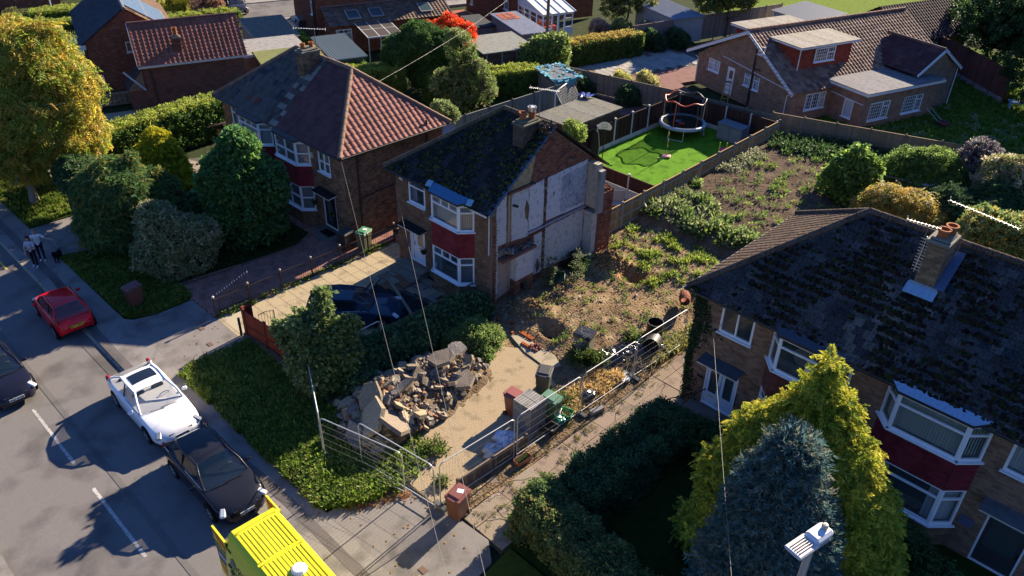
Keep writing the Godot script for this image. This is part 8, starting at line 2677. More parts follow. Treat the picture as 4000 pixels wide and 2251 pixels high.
	single("concrete_block",b,M.concrete,"single pale concrete block lying on the cracked path edge","concrete block","",at(-13.75,.12,-19.4,-.2))
	b = MB.new()
	b.box(at(0,0,0,.3,.1),Vector3(.42,.06,.6),Color(.55,.55,.53))
	b.box(at(.1,.06,.2,.9,-.1),Vector3(.3,.05,.4),Color(.5,.5,.5))
	single("white_boards",b,M.plaster,"broken white boards beside the wire panel near the sheeting","board","",at(-14.25,.1,-21.9))
	b = MB.new()
	b.lathe(Vector3.ZERO,[Vector2(.22,0),Vector2(.27,.25),Vector2(.27,.5),Vector2(.22,.7),Vector2(.2,.7),Vector2(.2,.1)],14,Color(.2,.07,.04))
	single("rusty_barrel",b,M.tile,"rusty orange barrel on its side behind the near house's corner","barrel","",at(-15.6,.75,-28.0,.6,1.5))
	b = MB.new()
	b.cbox(at(0,.4,-.2,0,.3),Vector3(.5,.5,.04),.01,Color(.015,.05,.035))
	b.cbox(at(0,.38,.05),Vector3(.5,.05,.5),.01,Color(.015,.05,.035))
	for e in [[-.23,-.2],[.23,-.2],[-.23,.28],[.23,.28]]: b.tube([Vector3(e[0],0,e[1]),Vector3(e[0],.4,e[1])],[.02],6,Color(.015,.05,.035))
	single("garden_chair",b,M.plastic,"dark green plastic chair in the weeds by the bare party wall","chair","",at(-20.5,site_h(-20.5,-25.0),-25.0,.7,.3,.3))
	b = MB.new()
	b.cbox(at(0,0,0),Vector3(.5,.04,.4),.006,Color(.2,.12,.04))
	for i in 26: b.box(at(R.randf_range(-1.2,1.2),R.randf_range(0,.1),R.randf_range(-.8,.8),R.randf() * 3,R.randf_range(-.2,.2)),Vector3(R.randf_range(.3,.9),.02,.03),jit(Color(.22,.16,.1),.3))
	single("timber_offcuts",b,M.wood,"scattered sticks and offcuts behind the green weeds and wire panel","timber","",at(-14.9,.1,-20.2))
	b = MB.new()
	for i in 30: b.tube([Vector3(R.randfn() * .5,.1,R.randfn() * .8),Vector3(R.randfn() * .4,.45,R.randfn() * .6),Vector3(R.randfn() * .5,.1,R.randfn() * .8)],[.008],4,jit(Color(.25,.2,.14),.3),false)
	single("brushwood",b,M.bark,"tangle of dead brushwood beside the black sheeting","brushwood","",at(-14.3,.05,-22.9))
	garden_things()
func garden_things() -> void:
	var c := Vector3(-28.1,0,-46.2)
	var t := thing("trampoline","round trampoline with a black net and orange top ring on the green turf","trampoline","",c)
	var b := MB.new()
	var ring := []
	var edge := []
	var top := []
	for i in 33:
		var a := TAU * i / 32.0
		ring.append(Vector3(1.5 * cos(a),.78,1.5 * sin(a)))
		edge.append(Vector3(1.35 * cos(a),.8,1.35 * sin(a)))
		top.append(Vector3(1.38 * cos(a),2.5 - .1 * cos(a * 6),1.38 * sin(a)))
	b.tube(ring,[.13],8,Color(.3,.36,.42),false)
	part(t,"padding",b,M.plastic)
	b = MB.new()
	for i in 32: b.tri(edge[i + 1],edge[i],Vector3(0,.76,0),g(.02))
	part(t,"bed",b,M.cloth)
	b = MB.new()
	b.tube(top.slice(0,20),[.045],8,Color(.55,.07,.02),false)
	part(t,"top_ring",b,M.plastic)
	b = MB.new()
	b.tube(top.slice(19),[.045],8,Color(.03,.025,.03),false)
	part(t,"top_ring",b,M.plastic)
	b = MB.new()
	for i in 32: b.quad(edge[i],edge[i + 1],top[i + 1],top[i],Color.WHITE)
	part(t,"net",b,M.netting)
	for i in 6:
		var a := TAU * (i + .35) / 6.0
		var d := Vector3(cos(a),0,sin(a))
		b = MB.new()
		b.tube([d * 1.5 + UP * .75,d * 1.55 + UP * 1.4,d * 1.42 + UP * 2.48],[.028],7,Color(.45,.09,.02) if i == 1 else g(.04))
		part(t,"net_pole",b,M.plastic)
	for i in 3:
		var a := TAU * (i + .6) / 3.0
		var p := Vector3(cos(a - .35),0,sin(a - .35)) * 1.45
		var q := Vector3(cos(a + .35),0,sin(a + .35)) * 1.45
		b = MB.new()
		b.tube([p + UP * .72,p * 1.08 + UP * .05,p * 1.08,q * 1.08,q * 1.08 + UP * .05,q + UP * .72],[.03],7,g(.5))
		part(t,"leg",b,M.galv)
	for e in [["red toy on the trampoline bed",Vector3(.25,.9,.5),Color(.5,.04,.03)],["blue and orange toy in the middle of the trampoline bed",Vector3(-.2,.88,.2),Color(.1,.25,.4)]]:
		b = MB.new()
		b.cbox(at(0,0,0,.5),Vector3(.4,.16,.2),.05,e[2])
		b.cbox(at(.15,.1,.05,.2),Vector3(.16,.14,.12),.04,e[2] * .7)
		single("toy",b,M.plastic,e[0],"toy","",at(c.x + e[1].x,e[1].y,c.z + e[1].z))
	t = thing("storage_box","grey double-door garden storage box in the turf corner","storage box","",Vector3(-25.0,0,-47.6),-.05)
	for s in [-.48,.48]:
		b = MB.new()
		b.cbox(at(s,.55,.35),Vector3(.94,1.05,.06),.02,Color(.15,.18,.22))
		part(t,"door",b,M.plastic)
	b = MB.new()
	b.bx(Vector3(-.95,0,-.4),Vector3(.95,1.1,.32),Color(.14,.165,.2))
	part(t,"body",b,M.plastic)
	b = MB.new()
	b.cbox(at(0,1.15,0,0,.08),Vector3(2.0,.1,.95),.03,Color(.085,.095,.11))
	part(t,"lid",b,M.plastic)
	t = thing("basketball_hoop","freestanding basketball hoop with a white fan-shaped backboard","basketball hoop","",Vector3(-29.0,0,-38.6),.5)
	b = MB.new()
	b.tube([Vector3(0,0,0),Vector3(0,2.2,0)],[.03],8,g(.02))
	part(t,"pole",b,M.metal)
	b = MB.new()
	var fan := []
	for i in 13:
		var a := PI * i / 12.0
		fan.append(Vector3(.45 * cos(a),2.2 + .36 * sin(a),.06))
	fan.append(Vector3(-.38,2.05,.06))
	fan.append(Vector3(.38,2.05,.06))
	b.poly(fan,Color(.6,.57,.5))
	var bk := fan.map(func(p): return p + Vector3(0,0,-.03))
	bk.reverse()
	b.poly(bk,Color(.3,.3,.3))
	part(t,"backboard",b,M.plastic)
	b = MB.new()
	for e in [[0,2.2,.3,.02],[0,2.4,.3,.02],[-.15,2.3,.02,.2],[.15,2.3,.02,.2]]: b.box(at(e[0],e[1],.065),Vector3(e[2],e[3],.006),g(.08))
	part(t,"target_square",b,M.matt)
	b = MB.new()
	var hp := []
	for i in 17: hp.append(Vector3(.2 * cos(TAU * i / 16),2.1,.3 + .2 * sin(TAU * i / 16)))
	b.tube(hp,[.012],5,g(.03),false)
	part(t,"hoop_ring",b,M.metal)
	b = MB.new()
	b.tube([Vector3(0,0,0),Vector3(.05,.9,0),Vector3(.03,1.7,.05),Vector3(0,1.95,0)],[.36,.33,.26,.02],9,g(.025))
	single("covered_barbecue",b,M.cloth,"tall black-covered object beside the basketball hoop","garden cover","",at(-29.6,0,-38.4))
	t = thing("swingball","swingball pole on a pink base in the middle of the turf","swingball","",Vector3(-26.4,0,-42.0))
	b = MB.new()
	b.cbox(at(0,.07,0,.5),Vector3(.55,.12,.45),.03,Color(.5,.25,.24))
	part(t,"base",b,M.plastic)
	b = MB.new()
	for i in 8: b.tube([Vector3(0,.1 + i * .2,0),Vector3(0,.3 + i * .2,0)],[.025],7,[Color(.5,.12,.03),Color(.5,.48,.45),Color(.1,.1,.1),Color(.55,.5,.08)][i % 4])
	part(t,"pole",b,M.plastic)
	b = MB.new()
	b.cbox(at(-.1,.03,.4,.9),Vector3(.5,.04,.14),.015,Color(.4,.5,.1))
	single("bat",b,M.plastic,"yellow-green bat lying beside the swingball base","bat","",at(-26.4,0,-42.0))
	t = thing("toy_slide","small pink slide with green handles at the turf's right fence","toy slide","",Vector3(-23.6,0,-44.2),.6)
	b = MB.new()
	b.box(at(0,.4,.2,0,.7),Vector3(.42,.05,1.2),Color(.5,.04,.13))
	part(t,"chute",b,M.plastic)
	b = MB.new()
	for s in [-.22,.22]: b.tube([Vector3(s,0,-.4),Vector3(s,1.1,-.35)],[.035],7,Color(.3,.42,.05))
	part(t,"handle",b,M.plastic)
	t = thing("football_goal","small white football goal with netting against the weathered fence","football goal","",Vector3(-37.0,0,-43.8),-1.25)
	b = MB.new()
	b.tube([Vector3(-1.5,0,0),Vector3(-1.5,1.7,0),Vector3(1.5,1.7,0),Vector3(1.5,0,0)],[.05],8,Color(.6,.6,.58))
	for s in [-1.5,1.5]: b.tube([Vector3(s,1.7,0),Vector3(s,.02,-1.1),Vector3(s,.02,0)],[.03],6,Color(.6,.6,.58))
	part(t,"frame",b,M.paint)
	b = MB.new()
	for i in 21: b.tube([Vector3(-1.5 + i * .15,1.68,0),Vector3(-1.5 + i * .15,.02,-1.1)],[.006],3,g(.5),false)
	for i in 13: b.tube([Vector3(-1.5,1.68 - i * .138,-i * .09),Vector3(1.5,1.68 - i * .138,-i * .09)],[.006],3,g(.5),false)
	part(t,"net",b,M.cloth).set_meta("kind","stuff")
	for k in 2:
		t = thing("patio_chair",["grey woven patio chair in the paved yard behind the outrigger wall","second grey patio chair, nearer the board fence"][k],"chair","",Vector3(-25.2 + k * 1.3,0,-33.0 - k * .7),.7)
		b = MB.new()
		b.cbox(at(0,.42,0),Vector3(.7,.08,.6),.02,Color(.24,.24,.24))
		part(t,"seat",b,M.cloth)
		b = MB.new()
		b.cbox(at(0,.75,-.3,0,-.2),Vector3(.7,.6,.05),.02,Color(.26,.26,.26))
		part(t,"backrest",b,M.cloth)
		for e in [[-.32,-.27],[.32,-.27],[-.32,.27],[.32,.27]]:
			b = MB.new()
			b.tube([Vector3(e[0],0,e[1]),Vector3(e[0],.42,e[1])],[.025],6,g(.2))
			part(t,"leg",b,M.metal)
	t = thing("lawn_mower","dark red and black mower left on the bungalow's sunlit lawn","mower","",Vector3(-15.9,0,-61.5),-1.9)
	b = MB.new()
	b.cbox(at(0,.25,0),Vector3(.6,.25,.75),.08,Color(.1,.02,.02))
	b.cbox(at(0,.42,0),Vector3(.3,.16,.35),.05,g(.03))
	part(t,"deck",b,M.plastic)
	b = MB.new()
	for s in [-.22,.22]: b.tube([Vector3(s,.3,.3),Vector3(s,.9,1.5)],[.016],6,g(.5))
	b.tube([Vector3(-.22,.9,1.5),Vector3(.22,.9,1.5)],[.02],6,g(.3))
	part(t,"handle",b,M.metal)
	for e in [[-.33,-.28],[.33,-.28],[-.33,.28],[.33,.28]]:
		b = MB.new()
		b.tube([Vector3(e[0] - .03,.11,e[1]),Vector3(e[0] + .03,.11,e[1])],[.11],10,g(.03))
		part(t,"wheel",b,M.rubber)
	t = thing("garden_table","pale blue plastic table on the shaded lawn at the right edge","table","",Vector3(-13.2,0,-69.5),.4)
	b = MB.new()
	b.cbox(at(0,.6,0),Vector3(1.5,.06,.8),.02,Color(.2,.38,.55))
	part(t,"table_top",b,M.plastic)
	for e in [[-.6,-.3],[.6,-.3],[-.6,.3],[.6,.3]]:
		b = MB.new()
		b.cbox(at(e[0],.3,e[1]),Vector3(.09,.6,.09),.02,Color(.18,.34,.5))
		part(t,"leg",b,M.plastic)
func plate(parent: Node,p: Vector3,yaw: float,txt: String,col: Color,rx := -.15) -> void:
	var b := MB.new()
	b.cbox(at(0,0,0),Vector3(.52,.115,.015),.004,col)
	var f := Transform3D(Basis(UP,yaw) * Basis(Vector3.RIGHT,rx),p)
	var o := part(parent,"number_plate",b,M.plastic,f)
	letters(o,txt,.085,g(.01),at(0,0,.012))
func letters(parent: Node,txt: String,size: float,col: Color,t: Transform3D,called := "lettering") -> void:
	var tm := TextMesh.new()
	var sf := SystemFont.new()
	sf.font_names = PackedStringArray(["Droid Sans"])
	sf.font_weight = 700
	tm.font = sf
	tm.text = txt
	tm.font_size = 64
	tm.pixel_size = size / 46.0
	tm.depth = .003
	var m := StandardMaterial3D.new()
	m.albedo_color = col.linear_to_srgb()
	m.roughness = .6
	tm.material = m
	var o := MeshInstance3D.new()
	o.name = called
	o.mesh = tm
	o.transform = t
	parent.add_child(o,true)
func car(label: String,p: Vector3,yaw: float,o: Dictionary) -> Node3D:
	var t := thing("parked_car" if o.get("parked",true) else "car",label,"car","",p,yaw)
	var L: float = o.L
	var W: float = o.W / 2
	var H: float = o.H
	var col: Color = o.col
	var bl: float = o.belt
	var hx: float = L / 2
	var st := [[-hx,.55,.56,W * .72,.38],[-hx + .06,bl - .14,bl - .1,W * .86,.26],[-hx + .25,bl - .02,bl + .02,W * .95,.22],[-hx + .8,bl,bl + .02,W,.2],[-.2,bl - .02,bl,W,.18],[o.cowl,bl - .04,bl - .0,W * .99,.18],[(o.cowl + hx) * .5,bl - .11,bl - .03,W * .97,.19],[hx - .45,bl - .2,bl - .1,W * .93,.2],[hx - .16,bl - .31,bl - .2,W * .8,.2],[hx - .03,bl - .42,bl - .36,W * .62,.24],[hx,.42,.44,W * .5,.3]]
	var rows := []
	for s in st:
		var r := []
		var hw: float = s[3]
		var half := [[hw * .9,s[4]],[hw * .98,s[4] + .1],[hw,lerpf(s[4],s[1],.55)],[hw * .985,lerpf(s[4],s[1],.82)],[hw * .95,s[1] - .03],[hw * .88,s[1] + .01],[hw * .6,lerpf(s[1],s[2],.75)],[hw * .25,s[2]]]
		for q in half: r.append(Vector3(s[0],q[1],q[0]))
		half.reverse()
		for q in half: r.append(Vector3(s[0],q[1],-q[0]))
		rows.append(r)
	var b := MB.new()
	b.grid(rows,col,true)
	var ra: Array = rows[0].duplicate()
	ra.reverse()
	b.poly(ra,col)
	b.poly(rows[-1],col)
	var body := part(t,"body",b,M.carpaint)
	var wb: float = o.cowl
	var wt: float = o.wt
	var rt: float = o.rt
	var rb: float = o.rb
	var w0 := W * .88
	var w1 := W * .66
	var y0 := bl - .02
	var y1 := H - .05
	b = MB.new()
	var roof := []
	for i in 7:
		var r := []
		var x := lerpf(rt,wt,i / 6.0)
		var edge := 1.0 - .06 * pow(absf(i / 3.0 - 1.0),2.0)
		for j in 9:
			var v := j / 4.0 - 1.0
			r.append(Vector3(x,y1 + .05 * (1.0 - v * v) - .05 * pow(absf(i / 3.0 - 1.0),2.0),-v * w1 * edge))
		roof.append(r)
	b.grid(roof,col,false)
	var rf := part(t,"roof",b,M.carpaint)
	if o.get("glassroof",false):
		b = MB.new()
		var gr := []
		for i in range(1,5):
			var r := []
			for j in range(1,8): r.append(roof[i][j] + UP * .012)
			gr.append(r)
		b.grid(gr,Color(.01,.012,.02),false)
		part(rf,"glass_roof",b,M.sheet)
	b = MB.new()
	for s in [-1.0,1.0]:
		b.tube([Vector3(wb,y0,s * w0 * .97),Vector3(lerpf(wb,wt,.5) + .05,lerpf(y0,y1,.56),s * lerpf(w0,w1,.48)),Vector3(wt,y1 - .03,s * w1 * .95),Vector3((wt + rt) / 2,y1 + .01,s * w1),Vector3(rt,y1 - .03,s * w1 * .95),Vector3(lerpf(rb,rt,.5) - .03,lerpf(y0,y1,.56),s * lerpf(w0,w1,.48)),Vector3(rb,y0,s * w0 * .95)],[.045],7,col)
		var px: float = (wt + rt) / 2 + o.get("bp",.0)
		b.box(Transform3D(Basis.from_euler(Vector3(-s * .3,0,0)),Vector3(px - .1,(y0 + y1) / 2,s * lerpf(w0,w1,.5))),Vector3(.08,y1 - y0,.03),g(.012))
	b.cbox(at((rb - hx + .3) / 2 - .05,y0 + .0,0),Vector3(absf(rb + hx - .3) * .9,.05,w0 * 1.8),.02,col)
	part(t,"pillars",b,M.carpaint)
	var W5 := [-1.0,-.5,.0,.5,1.0]
	b = MB.new()
	var gl := []
	for k in 4:
		var f := k / 3.0
		gl.append(W5.map(func(v): return Vector3(lerpf(wb + .1,wt + .02,f) + .1 * (1.0 - v * v) * (1.0 - .6 * f) - .05,lerpf(y0 + .03,y1,f),-v * lerpf(w0 * .93,w1 * .93,f))))
	b.grid(gl,Color.WHITE,false)
	part(t,"windscreen",b,M.carglass)
	b = MB.new()
	gl = []
	for k in 3:
		var f := k / 2.0
		gl.append(W5.map(func(v): return Vector3(lerpf(rb - .02,rt,f) - .06 * (1.0 - v * v) * (1.0 - f),lerpf(y0 + .04,y1,f),v * lerpf(w0 * .9,w1 * .92,f))))
	b.grid(gl,Color.WHITE,false)
	part(t,"rear_window",b,M.carglass)
	for s in [-1.0,1.0]:
		b = MB.new()
		var q := [Vector3(rb + .1,y0 + .02,s * w0 * .96),Vector3(wb - .05,y0 + .02,s * w0 * .96),Vector3(wt - .05,y1 - .05,s * w1 * .97),Vector3(rt + .08,y1 - .05,s * w1 * .97)]
		if s < 0: q.reverse()
		b.quad(q[0],q[1],q[2],q[3],Color.WHITE)
		part(t,"side_window",b,M.carglass)
		b = MB.new()
		b.tube([Vector3(rb,y0 + .0,s * w0),Vector3(wb - .05,y0 + .0,s * w0)],[.014],5,o.get("trim",g(.02)))
		part(t,"window_trim",b,M.chrome)
		b = MB.new()
		b.cbox(at(wb - .32,y0 + .07,s * (W + .09),s * .2),Vector3(.12,.14,.2),.04,o.get("mirror",col))
		part(t,"wing_mirror",b,M.carpaint)
		for x in [-o.wb / 2 + o.get("wo",.0),o.wb / 2 + o.get("wo",.0)]:
			b = MB.new()
			b.tube([Vector3(x,.36,s * (W - .26)),Vector3(x,.36,s * (W + .004))],[.37],20,g(.006))
			part(body,"wheel_arch",b,M.matt)
			b = MB.new()
			b.tube([Vector3(x,.315,s * (W - .2)),Vector3(x,.315,s * (W - .03)),Vector3(x,.315,s * (W + .012))],[.315,.315,.28],20,g(.022))
			var wh := part(t,"wheel",b,M.rubber)
			b = MB.new()
			for k in 7:
				var a := TAU * k / 7
				b.box(Transform3D(Basis(Vector3.BACK,a),Vector3(x + .11 * cos(a),.315 + .11 * sin(a),s * (W + .014))),Vector3(.2,.05,.012),g(.35))
			b.tube([Vector3(x,.315,s * W),Vector3(x,.315,s * (W + .02))],[.06],10,g(.4))
			part(wh,"rim",b,M.galv)
		b = MB.new()
		b.cbox(at(hx - .27,bl - .28,s * W * .77,s * -.55,0,-.35),Vector3(.34,.1,.2),.04,o.get("lamp",Color(.45,.47,.5)))
		part(t,"headlight",b,M.sheet)
		b = MB.new()
		b.cbox(at(-hx + .16,bl - .05,s * W * .84,s * .3),Vector3(.16,.26,.14),.04,Color(.25,.01,.01))
		part(t,"tail_light",b,M.sheet)
	b = MB.new()
	b.bx(Vector3(-hx + .6,.3,-w0 * .9),Vector3(wb,.5,w0 * .9),g(.015))
	b.bx(Vector3(wb - .5,.5,-w0 * .9),Vector3(wb + .25,y0 - .05,w0 * .9),g(.02))
	for s in [-.36,.36]:
		b.cbox(at(wb - 1.15,.75,s,0,0,.2),Vector3(.14,.6,.46),.05,o.get("seat",g(.04)))
		b.cbox(at(wb - 1.24,1.13,s),Vector3(.09,.18,.24),.04,o.get("seat",g(.04)))
	b.cbox(at(rb + .45,.72,0,0,0,.2),Vector3(.16,.6,1.2),.05,o.get("seat",g(.04)))
	part(t,"seats",b,M.cloth)
	b = MB.new()
	var sw := []
	for i in 17: sw.append(Vector3(wb - .62 + .08 * sin(TAU * i / 16),.9 + .16 * sin(TAU * i / 16),-.36 + .18 * cos(TAU * i / 16)) if not o.get("lhd",false) else Vector3.ZERO)
	b.tube(sw,[.016],5,g(.02),false)
	part(t,"steering_wheel",b,M.plastic)
	b = MB.new()
	b.cbox(at(hx - .12,bl - .36,0,0,0,-.3),Vector3(.1,.12,W * .95),.02,g(.012))
	b.cbox(at(hx - .06,.36,0),Vector3(.1,.1,W * 1.0),.02,g(.012))
	part(t,"grille",b,M.plastic)
	if o.has("badge"):
		b = MB.new()
		b.lathe(Vector3.ZERO,[Vector2(.06,0),Vector2(.06,.02),Vector2(.0,.03)],12,g(.6))
		part(t,"badge",b,M.chrome,at(hx - .2,bl - .26,0,0,0,-1.2))
	b = MB.new()
	b.tube([Vector3(wb + .18,y0 + .03,-.5),Vector3(wb + .12,y0 + .05,.1)],[.012],5,g(.015))
	b.tube([Vector3(wb + .2,y0 + .03,.0),Vector3(wb + .1,y0 + .05,.5)],[.012],5,g(.015))
	part(t,"wiper",b,M.rubber)
	if o.has("front"): plate(t,Vector3(hx + .012,.5,0),PI / 2,o.front,Color(.6,.6,.58))
	if o.has("rear"): plate(t,Vector3(-hx - .02,.6,0),-PI / 2,o.rear,Color(.6,.42,.02))
	return t
func vehicles() -> void:
	var ry := -.11
	car("white fastback car with a black glass roof, second in the parked row",Vector3(-25.6,ry,-7.38),-.015,{"L": 4.6,"W": 1.88,"H": 1.48,"belt": .93,"cowl": .85,"wt": .1,"rt": -1.15,"rb": -2.0,"wb": 2.74,"wo": -.05,"col": Color(.68,.69,.71),"glassroof": true,"front": "S70 CTA","lamp": Color(.2,.22,.25),"badge": true})
	car("black hatchback parked close behind the yellow ambulance",Vector3(-20.65,ry,-7.2),-.02,{"L": 4.42,"W": 1.82,"H": 1.51,"belt": .95,"cowl": .92,"wt": .15,"rt": -1.4,"rb": -1.95,"wb": 2.69,"col": Color(.012,.013,.018),"front": "MF61 EGX","trim": g(.6),"badge": true,"seat": Color(.05,.055,.055)})
	car("bright red three-door hatchback facing away down the road, half on the pavement",Vector3(-34.3,ry,-7.3),PI - .03,{"L": 3.44,"W": 1.63,"H": 1.47,"belt": .96,"cowl": .75,"wt": .2,"rt": -1.1,"rb": -1.5,"wb": 2.34,"col": Color(.5,.004,.018),"rear": "YK11 ODU","badge": true})
	var c := car("black car driving up the road, cut off by the left picture edge",Vector3(-31.55,ry,-3.75),.02,{"L": 4.2,"W": 1.76,"H": 1.48,"belt": .94,"cowl": .85,"wt": .1,"rt": -1.3,"rb": -1.85,"wb": 2.5,"col": Color(.01,.011,.016),"front": "GAZ 6163","badge": true,"lamp": Color(.5,.52,.55),"parked": false})
	car("dark blue hatchback parked slantwise on the pale drive by the slate bed",Vector3(-25.35,0,-16.5),PI / 4 + .02,{"L": 4.3,"W": 1.8,"H": 1.47,"belt": .95,"cowl": .75,"wt": .05,"rt": -1.35,"rb": -1.95,"wb": 2.6,"col": Color(.006,.03,.055),"trim": g(.5),"seat": g(.05)})
	car("dark car half hidden under the sycamore on the shaded drive",Vector3(-38.0,0,-16.6),.75,{"L": 4.3,"W": 1.78,"H": 1.45,"belt": .94,"cowl": .8,"wt": .1,"rt": -1.3,"rb": -1.9,"wb": 2.6,"col": Color(.05,.055,.065),"trim": g(.5)})
	var e := nb(-10.4,.02,2.9)
	car("grey estate car on the sunlit drive beside the tall brick house",e,TURN + PI,{"L": 4.6,"W": 1.85,"H": 1.52,"belt": .98,"cowl": .95,"wt": .25,"rt": -1.85,"rb": -2.15,"wb": 2.68,"col": Color(.12,.115,.105),"rear": "YC17 WLR"})
	e = nb(-19,-.03,-3.5)
	car("white car parked at the far kerb near the yellow bush",nb(-24.2,.05,-8.2),TURN + 1.5,{"L": 4.2,"W": 1.78,"H": 1.46,"belt": .94,"cowl": .8,"wt": .1,"rt": -1.3,"rb": -1.9,"wb": 2.6,"col": Color(.5,.52,.56)})
	car("dark car on the far pavement at the top edge",nb(-20.2,.03,-1.2),TURN + .1,{"L": 4.3,"W": 1.8,"H": 1.5,"belt": .95,"cowl": .8,"wt": .1,"rt": -1.4,"rb": -1.9,"wb": 2.6,"col": g(.025),"front": "LB15 HYN"})
	ambulance()
func ambulance() -> void:
	var t := thing("ambulance","yellow van ambulance with both rear doors open, at the bottom edge","ambulance","",Vector3(-16.05,-.11,-6.28),-.04)
	var ye := Color(.6,.54,.02)
	var b := MB.new()
	var rows := []
	for s in [[.0,.0],[.12,.03],[3.6,.03],[4.4,.02],[5.2,-.5],[5.9,-1.3]]:
		var r := []
		for q in [[.98,.4],[1.0,1.0],[.98,1.5],[.9,2.1],[.78,2.56],[.7,2.68],[.5,2.72],[.0,2.73]]: r.append(Vector3(s[0],q[1] + (s[1] if q[1] > 1.3 else .0),q[0]))
		var m := r.duplicate()
		m.reverse()
		for p in m.slice(1): r.append(Vector3(p.x,p.y,-p.z))
		rows.append(r)
	b.grid(rows,ye,true)
	part(t,"body",b,M.carpaint)
	b = MB.new()
	b.bx(Vector3(.03,.5,-.88),Vector3(.06,2.4,.88),g(.03))
	part(t,"rear_opening",b,M.matt)
	for pn in [[.3,1.55],[1.7,4.2]]:
		for i in 11:
			b = MB.new()
			b.cbox(at((pn[0] + pn[1]) / 2,2.755,-.6 + i * .12),Vector3(pn[1] - pn[0],.03,.085),.012,ye)
			part(t,"roof_rib",b,M.carpaint)
	b = MB.new()
	b.cbox(at(.12,2.74,0),Vector3(.2,.08,1.35),.03,ye)
	b.cbox(at(1.62,2.75,0),Vector3(.1,.04,1.36),.012,ye)
	part(t,"roof_rail",b,M.carpaint)
	b = MB.new()
	b.lathe(Vector3(2.45,2.74,-.1),[Vector2(.22,0),Vector2(.22,.05),Vector2(.17,.12),Vector2(.0,.15)],20,Color(.66,.67,.68))
	part(t,"roof_vent",b,M.plastic)
	b = MB.new()
	b.cbox(at(.02,2.6,-.25),Vector3(.14,.1,.5),.03,g(.02))
	part(t,"rear_camera",b,M.plastic)
	for s in [1.0,-1.0]:
		b = MB.new()
		var z: float = s * .86
		b.bx(Vector3(-.82,1.75,z - .03),Vector3(0,2.45,z + .03),ye)
		b.bx(Vector3(-.82,.45,z - .03),Vector3(0,1.05,z + .03),ye)
		b.bx(Vector3(-.82,1.05,z - .028),Vector3(0,1.75,z + .028),g(.03))
		var d := part(t,"rear_door",b,M.paint)
		for k in 3:
			b = MB.new()
			var x := -.78 + k * .28
			var q := [Vector3(x,2.43,z + .035),Vector3(x,2.25,z + .035),Vector3(minf(x + .45,-.01),1.98,z + .035),Vector3(minf(x + .45,-.01),2.16,z + .035)]
			b.quad(q[0],q[1],q[2],q[3],Color(.7,.07,.01))
			var q2 := q.map(func(p): return Vector3(p.x,p.y - 1.42,p.z))
			b.quad(q2[0],q2[1],q2[2],q2[3],Color(.7,.07,.01))
			part(d,"red_chevron",b,M.paint)
		if s > 0:
			letters(d,"AMBULANCE",.13,Color(.02,.06,.03),at(-.41,1.87,z + .036))
			letters(d,"NHS",.2,Color(.6,.65,.75),at(-.4,1.4,z + .034))
	letters(t,"Yorkshire Ambulance",.2,Color(.03,.05,.04),Transform3D(Basis(Vector3.RIGHT,-.16),Vector3(1.75,1.98,.945)))
	letters(t,"EMERGENCY",.34,Color(.01,.14,.05),Transform3D(Basis(Vector3.RIGHT,-.08),Vector3(1.7,1.6,1.0)))
	b = MB.new()
	b.lathe(Vector3.ZERO,[Vector2(.13,0),Vector2(.13,.008),Vector2(.09,.01),Vector2(.0,.006)],18,g(.15))
	part(t,"crest",b,M.paint,Transform3D(Basis(Vector3.RIGHT,PI / 2 - .16),Vector3(.42,2.0,.935)))
	b = MB.new()
	b.bx(Vector3(.15,.5,.985),Vector3(2.4,1.25,1.008),Color(.25,.02,.03))
	part(t,"maroon_panel",b,M.paint)
	for e in [[.2,2.25,.87],[.25,1.75,.97],[.4,1.62,.985]]:
		b = MB.new()
		b.cbox(at(e[0],e[1],e[2]),Vector3(.2,.07,.05),.02,g(.02))
		part(t,"handle",b,M.plastic)
	for x in [.95,4.6]:
		for s in [-1.0,1.0]:
			b = MB.new()
			b.tube([Vector3(x,.34,s * .75),Vector3(x,.34,s * 1.0)],[.34],18,g(.02))
			part(t,"wheel",b,M.rubber)
